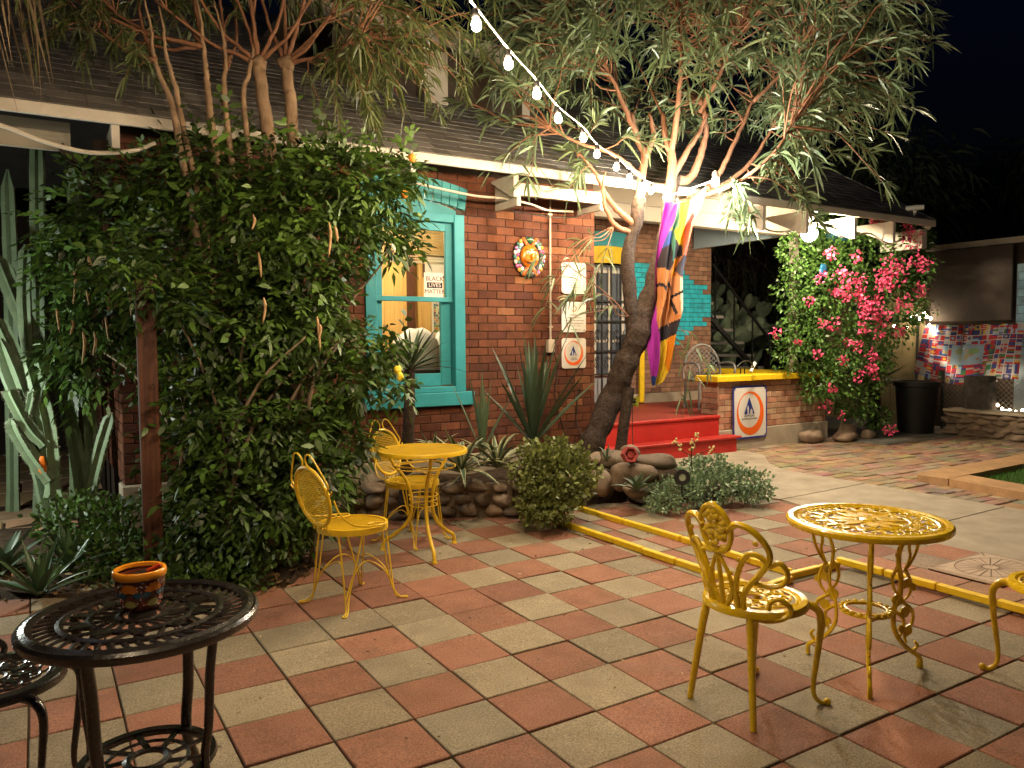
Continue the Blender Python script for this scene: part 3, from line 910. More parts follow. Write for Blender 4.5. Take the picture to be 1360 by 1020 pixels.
mb = MB(); mb.ball((0, 0, 0), (.11, .11, .06), 20, 10); part('lamp_shade', mb, mat('room_lamp_glow', (1, .8, .5), emit=620, ecol=(1, .82, .55)), t, 180)
mb = MB(); mb.lathe([(.0, .08), (.07, .08), (.07, .05), (0, .05)], 20); part('base', mb, M['white_plastic'], t)
# poster behind the glass
t = thing('poster', 'pale pink poster with bold black lettering taped inside the window', 'poster', (3.115, WY + .044, 1.975))
mb = MB(); mb.prism(rrect(.19, .225, .003), 0, .002, lambda a, b, c: (a, -c, b)); part('sheet', mb, mat('glowing_pink_paper', (.78, .60, .52), .8, var=.03, emit=.12, ecol=(.9, .66, .5)), t)  # faint glow put into the paper itself, which is no lamp
cmat('ink', (.012, .012, .014), .7, var=0)
text_part('lettering', 'BLACK', .058, M['ink'], t, (0.01, -.0035, .058), (PI / 2, 0, 0))
mb = MB(); mb.prism(rrect(.155, .052, .003), .002, .0028, lambda a, b, c: (a + .01, -c, b)); part('band', mb, M['ink'], t)
text_part('lettering', 'LIVES', .052, mat('pale_lettering', (.8, .64, .56), .8, var=0), t, (0.01, -.0045, 0), (PI / 2, 0, 0), sx=1.05)
text_part('lettering', 'MATTER', .054, M['ink'], t, (0.01, -.0035, -.058), (PI / 2, 0, 0))

# ------------------------------------------------------------------ conduit, cables on the wall
mb = MB(); mb.tube([(4.36, WY - .02, 2.92), (4.357, WY - .02, 1.47)], .011, 8)
for z in (2.7, 2.1, 1.6): mb.box(4.335, 4.38, WY - .034, WY - .004, z - .008, z + .008)
hp('conduit', mb, M['grey_metal'], 40)
mb = MB(); mb.box(4.31, 4.385, WY - .06, WY - .003, 1.345, 1.475, ch=.006); hp('socket_box', mb, M['grey_metal'])
def cable(name, pts, r, m, label, cat='cable', k=6):
    mb = MB(); mb.tube(spline(pts, k), r, 6)
    return tag(part(name, mb, m, None, 180), label, cat)
cable('power_cable', [(4.37, WY - .06, 1.36), (4.42, WY - .05, 1.2), (4.40, WY - .03, .95), (4.46, WY - .03, .7), (4.56, WY - .06, .42), (4.6, 6.1, .3)], .006, M['black_plastic'], 'black cable hanging from the grey socket box down the brick wall')
cable('power_cable', [(4.72, WY - .03, .95), (4.68, WY - .05, .98), (4.66, WY - .05, .85), (4.665, WY - .04, .6), (4.72, 6.2, .4)], .006, M['black_plastic'], 'short black cable bent like a hook beside the tree trunk')
cable('eave_cable', [(2.75, 6.15, 2.83), (3.0, 6.15, 2.80), (3.4, 6.13, 2.76), (3.7, 6.12, 2.76), (4.0, 6.15, 2.74), (4.3, 6.3, 2.73), (4.6, 6.3, 2.74)], .011, M['white_cable'], 'white cable sagging under the eave above the turquoise window')
cable('eave_cable', [(-.6, 5.7, 2.86), (-.15, 5.7, 2.80), (.1, 5.72, 2.73), (.35, 5.75, 2.70), (.6, 5.8, 2.75), (.75, 5.85, 2.83)], .014, M['white_cable'], 'thick pale cable sagging across the dark side porch')
cable('eave_cable', [(6.9, 6.1, 2.86), (7.3, 6.15, 2.72), (7.7, 6.1, 2.74), (8.1, 6.1, 2.83), (8.6, 6.1, 2.72), (9.1, 6.1, 2.8), (9.5, 6.1, 2.70), (9.9, 6.1, 2.78)], .011, M['white_cable'], 'white cable looping along the porch eave by the lamp')
cable('hanging_wire', [(4.93, 6.3, 2.82), (4.5, 6.2, 2.66), (4.0, 6.2, 2.66), (3.75, 6.25, 2.7)], .005, M['black_plastic'], 'thin dark wire across the bricks below the white eave box')

# ------------------------------------------------------------------ signs
WHITE = cmat('enamel_white', (.60, .565, .51), .35, var=.05, stain=.15, sscale=9, scol=(.5, .42, .32))
ORANGE = cmat('enamel_orange', (.75, .12, .01), .4, var=.05)
BLUE = cmat('enamel_blue', (.02, .035, .22), .4, var=.05)
GREYINK = cmat('grey_ink', (.16, .15, .15), .6, var=0)
def lines_of_print(t, rows, m):
    mb = MB(); rg = random.Random(8)
    for z, wd in rows:
        x = -wd / 2
        while x < wd / 2:
            l = rg.uniform(.004, .012)
            mb.box(x, min(x + l, wd / 2), -.0075, -.006, z - .0035, z + rg.uniform(.002, .004)); x += l + rg.uniform(.002, .005)
    part('print', mb, m, t)
def crescent(t, ro, c0, ri, c1, z=.0065, n=56):
    mb = MB()
    mb.prism(ellip(*ro, n, *c0), 0.004, z, lambda a, b, c: (a, -c, b), hole=ellip(*ri, n, *c1))
    part('ring', mb, ORANGE, t)
def hostel_logo(t, s, cx, cz):
    mb = MB(); f = lambda a, b, c: (cx + a * s, -c, cz + b * s)
    mb.prism([(-.5, -.5), (.5, -.5), (0, .62)], .004, .0068, f); part('triangle', mb, BLUE, t)
    mb = MB()
    mb.prism([(-.22, -.5), (-.05, -.5), (-.05, -.42), (-.09, -.42), (-.06, -.1), (-.135, .12), (-.21, -.1), (-.18, -.42), (-.22, -.42)], .006, .0076, f)
    mb.prism([(.06, -.5), (.30, -.5), (.30, -.28), (.18, -.14), (.06, -.28)], .006, .0076, f)
    part('tree_and_house', mb, WHITE, t)
def plate(t, wd, ht, r, m=WHITE, border=None):
    mb = MB(); mb.prism(rrect(wd, ht, r), -.004, .004, lambda a, b, c: (a, -c, b)); part('plate', mb, m, t)
    if border:
        mb = MB(); mb.prism(rrect(wd + border, ht + border, r + border / 2), -.006, .0025, lambda a, b, c: (a, -c, b)); part('border', mb, BLUE, t)
def screws(t, wd, ht):
    mb = MB()
    for sx in (-1, 1):
        for sz in (-1, 1):
            mb.ball((sx * (wd / 2 - .022), -.005, sz * (ht / 2 - .022)), (.007, .004, .007), 8, 6)
    part('screw', mb, M['black_iron'], t, 180, label='dark screws in the four corners')
SY = WY - .012
t = thing('sign', 'topmost small white sign by the door, crossed by drooping leaves', 'sign', (4.652, SY, 2.09), 0, 'white signs beside the door')
plate(t, .30, .31, .03); screws(t, .30, .31); lines_of_print(t, [(-.02, .16), (-.045, .18), (-.07, .15), (-.095, .12)], GREYINK); crescent(t, (.028, .028), (0, .05), (.023, .023), (-.002, .003 + .05))
mb = MB(); mb.prism(rrect(.25, .26, .01), .004, .0052, lambda a, b, c: (a, -c, b), hole=rrect(.244, .254, .01)); part('line', mb, GREYINK, t)
t = thing('sign', 'middle white sign by the door with a little orange ring and lines of print', 'sign', (4.65, SY, 1.70), 0, 'white signs beside the door')
plate(t, .30, .305, .03); screws(t, .30, .305); crescent(t, (.032, .032), (0, .085), (.026, .026), (-.002, .088)); lines_of_print(t, [(.022, .10), (-.006, .16), (-.034, .24), (-.062, .23), (-.09, .17), (-.125, .08)], GREYINK)
t = thing('sign', 'lowest white sign by the door with a big orange crescent, behind a yucca leaf', 'sign', (4.649, SY, 1.335), 0, 'white signs beside the door')
plate(t, .30, .305, .03); crescent(t, (.118, .124), (-.003, 0), (.098, .105), (-.013, .012)); hostel_logo(t, .085, -.01, .02); lines_of_print(t, [(-.048, .06), (-.062, .08), (-.1, .0)][:2], GREYINK)
t = thing('hostel_sign', 'blue bordered white sign with an orange crescent on the low porch wall', 'sign', (8.165, 7.165, .485)); t.rotation_euler = (R(-1.2), 0, 0)
plate(t, .61, .66, .05, border=.05); screws(t, .61, .66)
crescent(t, (.262, .292), (0, -.015), (.212, .232), (-.022, .022)); hostel_logo(t, .20, -.02, .075)
text_part('lettering', 'HOSTELLING', .036, GREYINK, t, (-.02, -.006, -.05), (PI / 2, 0, 0), sx=.95)
text_part('lettering', 'INTERNATIONAL', .037, GREYINK, t, (-.015, -.006, -.09), (PI / 2, 0, 0), sx=1.05)
t = thing('tag_sign', 'little yellow tag with black marks tied to a plant by the porch', 'tag', (5.25, 6.15, .83)); t.rotation_euler = (R(12), R(8), R(-25))
mb = MB(); mb.prism(rrect(.13, .10, .006), -.002, .002, lambda a, b, c: (a, -c, b)); part('plate', mb, cmat('tag_yellow', (.62, .52, .03), .5), t)
mb = MB(); mb.prism(ellip(.022, .018, 14, .012, -.004), .002, .0035, lambda a, b, c: (a, -c, b)); mb.box(-.045, -.02, -.004, -.002, .02, .035); mb.box(-.012, .03, -.004, -.002, .022, .034); mb.box(-.045, .045, -.004, -.002, -.04, -.034); part('marks', mb, M['ink'], t)
cable('plant_stake', [(5.1, 6.0, .05), (5.14, 6.02, .3), (5.2, 6.1, .6), (5.25, 6.155, .79)], .005, M['dark_wood'], 'thin dark stem carrying the yellow tag', 'stake')

# ------------------------------------------------------------------ ceramic sun
t = thing('ceramic_sun', 'painted ceramic sun face with a frilled rim hanging on the brick wall', 'wall ornament', (4.115, WY - .012, 2.275))
mb = MB(); mb.prism([(.175 * (1 + .07 * math.cos(18 * a)) * math.cos(a), .195 * (1 + .07 * math.cos(18 * a)) * math.sin(a)) for a in [2 * PI * i / 108 for i in range(108)]], -.01, .008, lambda a, b, c: (a, -c, b)); part('plate', mb, M['ink'], t)
mb = MB(); rg = random.Random(6)
cols = [(.7, .66, .6), (.45, .1, .25), (.62, .3, .05), (.06, .14, .1), (.3, .12, .3), (.72, .7, .66), (.08, .22, .2)]
for k in range(26):
    a = 2 * PI * k / 26 + .05
    if abs(math.sin(a)) > .9: continue
    mb.ball((.165 * math.cos(a), -.012, .183 * math.sin(a)), (.021, .012, .021), 8, 6, c=cols[k % 7])
    mb.ball((.138 * math.cos(a + .1), -.016, .153 * math.sin(a + .1)), (.02, .012, .02), 8, 6, c=cols[(k + 3) % 7])
for s_ in (-1, 1):
    for zz in (-1, 1):
        for q in range(4):
            mb.ball((s_ * (.035 + q * .012), -.018, zz * (.115 + q * .017)), (.022, .012, .022), 8, 6, c=(.52, .11, .02))
mb.ball((0, -.02, .16), (.045, .014, .028), 10, 6, c=(.03, .12, .05)); mb.ball((0, -.02, -.165), (.05, .014, .03), 10, 6, c=(.06, .07, .06))
M['glazed'] = mat('glazed_ceramic', attr=True, rough=.25, var=.1, coat=.4)
part('rays', mb, M['glazed'], t, 180)
mb = MB(); mb.ball((0, -.012, .005), (.105, .045, .115), 24, 14, c=(.58, .16, .012)); mb.ball((0, -.056, -.0), (.018, .022, .035), 10, 8, c=(.6, .18, .014))
for s_ in (-1, 1): mb.ball((s_ * .052, -.045, -.03), (.03, .02, .026), 10, 8, c=(.6, .15, .012))
part('face', mb, M['glazed'], t, 180)
mb = MB()
for s_ in (-1, 1):
    mb.ball((s_ * .04, -.053, .035), (.021, .006, .012), 12, 8, c=(.72, .68, .6)); mb.ball((s_ * .04, -.058, .035), (.008, .004, .009), 8, 6, c=(.02, .015, .01))
    mb.tube([(s_ * .018, -.055, .058), (s_ * .042, -.052, .067), (s_ * .068, -.043, .058)], .004, 5, c=(.1, .03, .01))
mb.tube([(-.05, -.046, -.055), (-.02, -.053, -.062), (.01, -.054, -.06), (.05, -.046, -.045)], .009, 6, c=(.03, .02, .015))
part('features', mb, M['glazed'], t, 180)

# ------------------------------------------------------------------ lamps
GLOW = mat('bulb_glow', (1, .8, .5), emit=2550, ecol=(1, .75, .47))
def bulb_mesh():
    mb = MB(); mb.lathe([(.0, -.048), (.010, -.046), (.019, -.038), (.022, -.026), (.020, -.012), (.013, .002), (.011, .010), (0, .011)], 14); return mb
def socket_mesh():
    mb = MB(); mb.lathe([(0, .05), (.010, .05), (.016, .045), (.017, .012), (.013, .006), (0, .006)], 10); return mb
t = thing('string_lights', 'string of round warm bulbs running from overhead to the tree', 'string lights', (0, 0, 0))
line = [(-.2, 1.31, 2.9), (.5, 1.95, 2.89), (1.1, 2.48, 2.9), (1.674, 2.997, 2.905), (2.034, 3.319, 2.90), (2.409, 3.632, 2.90), (2.775, 3.952, 2.895), (3.183, 4.244, 2.895), (3.551, 4.562, 2.895), (3.969, 4.849, 2.905), (4.358, 5.154, 2.915), (4.76, 5.451, 2.93), (5.0, 5.6, 2.94), (5.2, 5.62, 2.90), (5.32, 5.6, 2.86), (5.46, 5.52, 2.87)]
mb = MB(); mb.tube(spline([(-3, -1.2, 3.1), (-1.6, .05, 2.98)] + line, 5), .0055, 6); part('cable', mb, M['white_cable'], t, 180)
b0 = None
for x, y, z in line:
    if b0 is None:
        b0 = part('bulb', bulb_mesh(), GLOW, t, 180); s0 = part('socket', socket_mesh(), M['black_plastic'], b0, 180)
        b0.location = (x, y, z - .055)
    else:
        b = b0.copy(); COL.objects.link(b); b.parent = t; b.location = (x, y, z - .055); b.rotation_euler = (random.uniform(-.2, .2), random.uniform(-.2, .2), 0)
        s_ = s0.copy(); COL.objects.link(s_); s_.parent = b
t = thing('porch_lamp', 'bright globe lamp under the porch eave beside the bougainvillea', 'lamp', (8.08, 6.2, 2.74))
mb = MB(); mb.ball((0, 0, 0), .095, 24, 14); part('globe', mb, mat('porch_glow', (1, .85, .6), emit=1150, ecol=(1, .82, .56)), t, 180)
mb = MB(); mb.lathe([(0, .2), (.05, .2), (.05, .17), (.02, .15), (.02, .105), (.045, .098), (.045, .086), (0, .086)], 16); part('fitting', mb, M['white_plastic'], t, 40)
t = thing('flood_lamp', 'white clip-on flood lamp in the fork of the tree above the flag', 'lamp', (5.186, 4.969, 2.848))
mb = MB(); mb.ball((0, 0, 0), .034, 16, 10); part('bulb', mb, mat('flood_glow', (1, 1, .9), emit=4300, ecol=(.97, .97, .88)), t, 180)
mb = MB(); mb.lathe([(.0, .03), (.028, .03), (.03, .07), (.015, .1), (0, .1)], 14, cz=.005); part('holder', mb, M['white_plastic'], t, 40)
pl = bpy.data.lights.new('side_porch_light', 'POINT'); pl.energy = 95; pl.color = (.92, 1, .9); pl.shadow_soft_size = .06
po = bpy.data.objects.new('side_porch_light', pl); COL.objects.link(po); po.location = (-.9, 6.3, 1.05)
t = thing('security_camera', 'white bullet camera on the corner of the porch roof', 'security camera', (10.05, 6.05, 3.10)); t.rotation_euler = (0, 0, R(30))
mb = MB(); mb.tube([(-.02, -.1, .09), (0, .12, .09)], .034, 14); part('housing', mb, M['white_plastic'], t, 40)
mb = MB(); mb.tube([(-.0205, -.104, .09), (-.02, -.1, .09)], .026, 14); part('lens', mb, M['black_plastic'], t)
mb = MB(); mb.tube([(-.35, .0, -.01), (-.02, .02, -.02)], .016, 8); mb.tube([(0, .02, -.02), (0, .02, .07)], .014, 8); part('arm', mb, M['white_plastic'], t, 40)
t = thing('speaker', 'small black speaker hanging under the porch eave', 'speaker', (7.05, 7.18, 3.13))
mb = MB(); mb.box(-.045, .045, -.07, 0, -.11, .11, ch=.012); part('body', mb, M['black_plastic'], t)
mb = MB(); mb.box(-.047, .047, -.073, -.071, -.055, -.04); part('band', mb, M['white_plastic'], t)

# ------------------------------------------------------------------ cast iron garden furniture
CY = mat('yellow_cast_metal', (.68, .45, .009), .26, var=.14, vscale=12, bump=.0012, bscale=45, coat=.25, spec=.5, stain=.3, sscale=9, scol=(.36, .18, .008), rvar=.1)
CB = mat('bronze_cast_metal', (.011, .009, .008), .26, var=.25, vscale=12, bump=.0012, bscale=45, coat=.35, spec=.6, rvar=.08)
WYM = mat('yellow_wire', (.74, .48, .02), .4, var=.12, vscale=14, bump=.0004, bscale=60, coat=.15, stain=.25, sscale=12, scol=(.4, .22, .02))

def spiral2(cx, cy, r0, turns, a0, sgn=1, n=18, shrink=.8):
    return [(cx + r0 * (1 - shrink * i / n) * math.cos(a0 + sgn * turns * 2 * PI * i / n), cy + r0 * (1 - shrink * i / n) * math.sin(a0 + sgn * turns * 2 * PI * i / n)) for i in range(n + 1)]

def leaf_plate(mb, p, ang, L, W_, z, n=6):
    pts = []
    for i in range(n + 1):
        t_ = i / n; pts.append((t_ * L, W_ * math.sin(PI * t_ ** .8)))
    lo = [(a, -b) for a, b in pts[1:-1]][::-1]
    poly = pts + lo
    ca, sa = math.cos(ang), math.sin(ang)
    mb.prism([(p[0] + a * ca - b * sa, p[1] + a * sa + b * ca) for a, b in poly], z - .004, z + .003, lambda a, b, c: (a, b, c))

def filigree(mb, r0, r1, n, z, wire=.006):
    """scrolls filling the ring between two radii"""
    for k in range(n):
        a = 2 * PI * k / n
        for sgn in (1, -1):
            pts = []
            for i in range(15):
                t_ = i / 14
                r = r0 + (r1 - r0) * t_
                pts.append((r * math.cos(a + sgn * .5 * (2 * PI / n) * math.sin(PI * t_)), r * math.sin(a + sgn * .5 * (2 * PI / n) * math.sin(PI * t_)), z))
            mb.tube(pts, wire, 5, flat=.6, up=(0, 0, 1))
        rm = (r0 + r1) / 2
        for q, da in ((.32, .12), (.72, -.1), (.72, .5)):
            rr = r0 + (r1 - r0) * q; aa = a + da * 2 * PI / n
            sp = spiral2(rr * math.cos(aa), rr * math.sin(aa), (r1 - r0) * .17, 1.3, aa + k)
            mb.tube([(x, y, z) for x, y in sp], wire * .8, 5, flat=.6, up=(0, 0, 1))
        leaf_plate(mb, (r0 * math.cos(a + PI / n), r0 * math.sin(a + PI / n)), a + PI / n, (r1 - r0) * .62, (r1 - r0) * .11, z)

def ring(mb, r, z, wd, n=56):
    mb.tube([(r * math.cos(2 * PI * i / n), r * math.sin(2 * PI * i / n), z) for i in range(n)], wd, 6, flat=.7, up=(0, 0, 1), closed=True)

def cast_table(label, m, loc, rz, R_, H_, style):
    t = thing('bistro_table', label, 'table', loc, rz)
    mb = MB()
    mb.lathe([(R_ - .035, H_ - .004), (R_ - .03, H_ + .002), (R_ - .008, H_ + .002), (R_, H_ - .006), (R_, H_ - .02), (R_ - .006, H_ - .028), (R_ - .018, H_ - .028), (R_ - .022, H_ - .014), (R_ - .035, H_ - .012)], 72)
    if style == 'scroll':
        ring(mb, R_ * .83, H_ - .006, .008); ring(mb, R_ * .5, H_ - .006, .008); ring(mb, R_ * .16, H_ - .006, .01)
        filigree(mb, R_ * .52, R_ * .82, 18, H_ - .006, .0052); filigree(mb, R_ * .18, R_ * .49, 8, H_ - .007, .005)
        for k in range(64):
            a = 2 * PI * k / 64
            mb.tube([(R_ * .84 * math.cos(a), R_ * .84 * math.sin(a), H_ - .006), (R_ * .92 * math.cos(a + .02), R_ * .92 * math.sin(a + .02), H_ - .006)], .0055, 4)
        for k in range(8):
            a = 2 * PI * k / 8
            leaf_plate(mb, (R_ * .1 * math.cos(a), R_ * .1 * math.sin(a)), a, R_ * .38, R_ * .075, H_ - .003)
            if k % 2:
                leaf_plate(mb, (R_ * .18 * math.cos(a + .39), R_ * .18 * math.sin(a + .39)), a + .39, R_ * .32, R_ * .06, H_ - .004)
        mb.lathe([(0, H_ - .01), (R_ * .1, H_ - .01), (R_ * .1, H_), (R_ * .04, H_ + .004), (0, H_ + .004)], 20)
    else:
        n = 44
        for k in range(n):
            a = 2 * PI * k / n
            pts = [(R_ * q * math.cos(a + .05 * math.sin(q * 16)), R_ * q * math.sin(a + .05 * math.sin(q * 16)), H_ - .006) for q in (.66, .72, .78, .84, .9, .95)]
            mb.tube(pts, [.011, .010, .008, .009, .011, .012], 5, flat=.5, up=(0, 0, 1))
        for k in range(20):
            a = 2 * PI * (k + .5) / 20
            pts = [(R_ * q * math.cos(a - .1 * math.sin(q * 12)), R_ * q * math.sin(a - .1 * math.sin(q * 12)), H_ - .006) for q in (.2, .28, .36, .46, .56, .64)]
            mb.tube(pts, .0095, 5, flat=.5, up=(0, 0, 1))
        for k in range(10):
            a = 2 * PI * k / 10
            leaf_plate(mb, (R_ * .38 * math.cos(a), R_ * .38 * math.sin(a)), a + .5, R_ * .24, R_ * .06, H_ - .002)
            leaf_plate(mb, (R_ * .4 * math.cos(a + .3), R_ * .4 * math.sin(a + .3)), a - .4, R_ * .22, R_ * .05, H_ - .001)
        for q in (.19, .43, .655): ring(mb, R_ * q, H_ - .005, .012)
        ring(mb, R_ * .91, H_ - .006, .02)
        mb.lathe([(0, H_ - .012), (R_ * .12, H_ - .012), (R_ * .12, H_ - .002), (0, H_)], 20)
    part('tabletop', mb, m, t, 40)
    if style == 'scroll':
        for k in range(3):
            a = R(98 + 120 * k)
            mb = MB()
            mb.M = Matrix.Rotation(a, 4, 'Z')
            # an openwork leg in the plane through the axis: two stems, rings and leaves
            s1 = spline([(.22, 0, H_ - .02), (.19, 0, .60), (.157, 0, .53), (.155, 0, .464), (.168, 0, .40), (.163, 0, .33), (.138, 0, .275), (.138, 0, .185), (.185, 0, .11), (.255, 0, .055), (.268, 0, .035), (.268, 0, 0)], 6)
            mb.tube(s1, [.0115] * (len(s1) - 8) + [.012, .013, .014, .014, .014, .014, .015, .015], 7, flat=.7)
            for q in ([(.22, 0, .655), (.247, 0, .61), (.245, 0, .54), (.21, 0, .47), (.178, 0, .44)], [(.215, 0, .62), (.205, 0, .55), (.21, 0, .50), (.185, 0, .445)], [(.15, 0, .46), (.125, 0, .41), (.14, 0, .355), (.165, 0, .335)],
                      [(.185, 0, .45), (.215, 0, .39), (.21, 0, .335), (.17, 0, .30)], [(.165, 0, .31), (.225, 0, .26), (.225, 0, .20), (.19, 0, .16), (.20, 0, .115)], [(.145, 0, .26), (.185, 0, .22), (.175, 0, .16), (.15, 0, .145)], [(.235, 0, .075), (.255, 0, .10), (.24, 0, .12)]):
                sp_ = spline(q, 5); mb.tube(sp_, lerp_r(.0085, .006, len(sp_)), 6)
            def lf(x, z, an, L_, W_):
                ca, sa = math.cos(an), math.sin(an)
                pl_ = [(0, 0), (.3, .8), (.55, 1.), (.8, .55), (1, 0), (.8, -.55), (.55, -1.), (.3, -.8)]
                mb.prism([(x + u * L_ * ca - v * W_ * sa, z + u * L_ * sa + v * W_ * ca) for u, v in pl_], -.004, .004, lambda a_, b_, c_: (a_, c_, b_))
            for q in ((.205, .41, -2.0, .055, .02), (.21, .385, -.9, .045, .018), (.14, .28, 1.2, .07, .03), (.16, .25, .2, .06, .026), (.215, .2, -1.9, .06, .022), (.19, .58, 1.9, .03, .01), (.16, .5, 2.4, .03, .01), (.17, .2, -1.4, .04, .016)): lf(*q)
            part('leg', mb, m, t, 60)
        mb = MB()
        ring(mb, .10, .275, .011, 30); ring(mb, .085, .285, .006, 30)
        for k in range(18):
            a = 2 * PI * k / 18; mb.ball((.1 * math.cos(a), .1 * math.sin(a), .283), (.014, .014, .010), 6, 5)
        part('ring_stretcher', mb, m, t, 60)
    else:
        for k in range(4):
            a = R(45 + 90 * k)
            mb = MB(); mb.M = Matrix.Rotation(a, 4, 'Z')
            s1 = spline([(R_ * .72, 0, H_ - .02), (R_ * .66, 0, H_ - .16), (.20, 0, .40), (.185, 0, .30), (.195, 0, .22), (.25, 0, .11), (.31, 0, .035), (.335, 0, .012)], 7)
            mb.tube(s1, lerp_r(.017, .015, len(s1)), 8, flat=.8)
            mb.lathe([(0, 0), (.018, 0), (.018, .012), (0, .02)], 10, cx=.335)
            part('leg', mb, m, t, 60)
        mb = MB(); z = .27
        mb.lathe([(.16, z - .008), (.185, z - .008), (.19, z), (.185, z + .01), (.16, z + .01), (.157, z), (.16, z - .008)], 40)
        for k in range(9):
            a = 2 * PI * k / 9
            mb.tube([(.06 * math.cos(a), .06 * math.sin(a), z), (.17 * math.cos(a + .2), .17 * math.sin(a + .2), z)], .011, 5, flat=.5, up=(0, 0, 1))
        ring(mb, .055, z, .012, 24); ring(mb, .11, z, .007, 30)
        part('shelf', mb, m, t, 40)
    return t

def cast_chair(label, m, loc, rz, group=None):
    """faces +X; cast seat, two splayed rear legs, two cabriole front legs, open flower back"""
    t = thing('garden_chair', label, 'chair', loc, rz, group)
    H_ = .435; Rs = .205
    mb = MB()
    mb.lathe([(Rs - .04, H_ - .006), (Rs - .03, H_ + .003), (Rs - .005, H_ + .001), (Rs, H_ - .008), (Rs, H_ - .026), (Rs - .012, H_ - .032), (Rs - .03, H_ - .02), (Rs - .04, H_ - .012)], 48)
    ring(mb, Rs * .78, H_ - .006, .006, 40); ring(mb, Rs * .2, H_ - .006, .008, 20)
    for k in range(9):
        a = 2 * PI * k / 9
        sp = spiral2(Rs * .5 * math.cos(a), Rs * .5 * math.sin(a), Rs * .24, 1.5, a + PI, 1, 20)
        mb.tube([(x, y, H_ - .005) for x, y in sp], .007, 5, flat=.6, up=(0, 0, 1))
        sp = spiral2(Rs * .55 * math.cos(a + .35), Rs * .55 * math.sin(a + .35), Rs * .2, 1.2, a, -1, 16)
        mb.tube([(x, y, H_ - .006) for x, y in sp], .0065, 5, flat=.6, up=(0, 0, 1))
        leaf_plate(mb, (Rs * .25 * math.cos(a), Rs * .25 * math.sin(a)), a + .3, Rs * .3, Rs * .06, H_ - .004)
    part('seat', mb, m, t, 40)
    for sy in (-1, 1):
        mb = MB(); s1 = spline([(-.15, sy * .11, H_ - .02), (-.165, sy * .13, .28), (-.18, sy * .15, .12), (-.19, sy * .165, 0)], 5)
        mb.tube(s1, lerp_r(.017, .0125, len(s1)), 8); part('leg', mb, m, t, 60, label='straight splayed rear leg')
        mb = MB(); s1 = spline([(.13, sy * .115, H_ - .025), (.175, sy * .145, H_ - .035), (.20, sy * .16, H_ - .08), (.192, sy * .158, .24), (.175, sy * .15, .10), (.178, sy * .152, .04), (.20, sy * .165, .012), (.222, sy * .18, .012)], 6)
        n_ = len(s1); mb.tube(s1, [.02 - .01 * min(1, i / (n_ * .6)) for i in range(n_)], 8, flat=.85); mb.ball((.222, sy * .18, .014), .015, 8, 6)
        part('leg', mb, m, t, 60, label='curved front leg')
    # back: curves given as (arc across, height above seat), wrapped round the seat
    def wrap(a, z):
        zr = max(0, min(1, z / .4))
        return (-.175 - .07 * zr + .19 * (a / .3) ** 2 * (1 - .8 * zr), -a * .86, H_ + z)
    def curve(pts, r0, r1=None, k=6):
        sp = spline([Vector((p[0], p[1], 0)) for p in pts], k)
        q = [wrap(p.x, p.y) for p in sp]
        mbk.tube(q, lerp_r(r0, r1 or r0, len(q)), 6)
    mbk = MB()
    curve([(0, -.01), (0, .12), (0, .24)], .012, .010)
    for s_ in (1, -1):
        curve([(s_ * .02, .0), (s_ * .055, .06), (s_ * .05, .13), (s_ * .03, .17), (s_ * .012, .2)], .011, .008)
        curve([(s_ * .07, -.005), (s_ * .075, .08), (s_ * .1, .16), (s_ * .15, .225), (s_ * .195, .225), (s_ * .225, .195), (s_ * .262, .205), (s_ * .275, .165), (s_ * .25, .12), (s_ * .2, .105), (s_ * .155, .115)], .013, .009)
        curve([(s_ * .075, .31), (s_ * .12, .34), (s_ * .18, .33), (s_ * .225, .285), (s_ * .232, .225), (s_ * .18, .15), (s_ * .125, .09), (s_ * .095, .03), (s_ * .11, -.015), (s_ * .17, -.035), (s_ * .23, -.02), (s_ * .25, .02), (s_ * .225, .055), (s_ * .195, .04), (s_ * .185, .01)], .014, .010)
        curve([(s_ * .03, .01), (s_ * .045, .05), (s_ * .11, .07)], .009, .006)
        for (a, z, rr) in ((.19, .275, .010), (.105, .2, .010), (.13, .105, .009), (.225, .19, .010), (.06, .14, .009)):
            x, y, zz = wrap(s_ * a, z); mbk.ball((x, y, zz), (rr * .7, rr * 1.4, rr), 8, 6)
    # medallion with a rose
    om = [(.088 * math.sin(2 * PI * i / 30), .305 + .088 * -math.cos(2 * PI * i / 30) * 1.05) for i in range(30)]
    mbk.tube([wrap(*p) for p in om], .0115, 6, closed=True)
    part('backrest', mbk, m, t, 60)
    mb = MB(); rg = random.Random(4)
    for i in range(60):
        a = rg.uniform(0, 2 * PI); r_ = .062 * math.sqrt(rg.random())
        x, y, z = wrap(r_ * math.cos(a), .315 + r_ * math.sin(a) * 1.1)
        mb.ball((x + rg.uniform(-.006, .006), y, z), (.008, .016, .013), 7, 5, jit=.2, seed=i)
    for s_ in (-1, 1):
        x, y, z = wrap(s_ * .045, .235); mb.ball((x, y, z), (.006, .03, .012), 8, 6)
    x, y, z = wrap(0, .395); mb.ball((x, y, z), (.012, .03, .018), 8, 6, jit=.2)
    part('rose', mb, m, t, 60)
    return t

cast_table('yellow cast metal table with a lacy round top, in front of the raised tiles', CY, (3.06, 2.03, 0), 0, .335, .68, 'scroll')
ch = cast_chair('yellow cast chair with a rose back, seat turned to the lacy yellow table', CY, (2.43, 2.1, 0), R(0), 'yellow cast chairs')
dup(ch, (3.62, 1.50, 0), R(150), 'yellow cast chair cut off by the right edge of the photo')
cast_table('dark bronze table with a slotted top carrying the painted pot', CB, (.235, 2.40, 0), R(2), .315, .70, 'slot')
cast_chair('dark bronze chair beside the slotted table at the left edge', CB, (-.15, 2.86, 0), R(180 + 180 - 20))

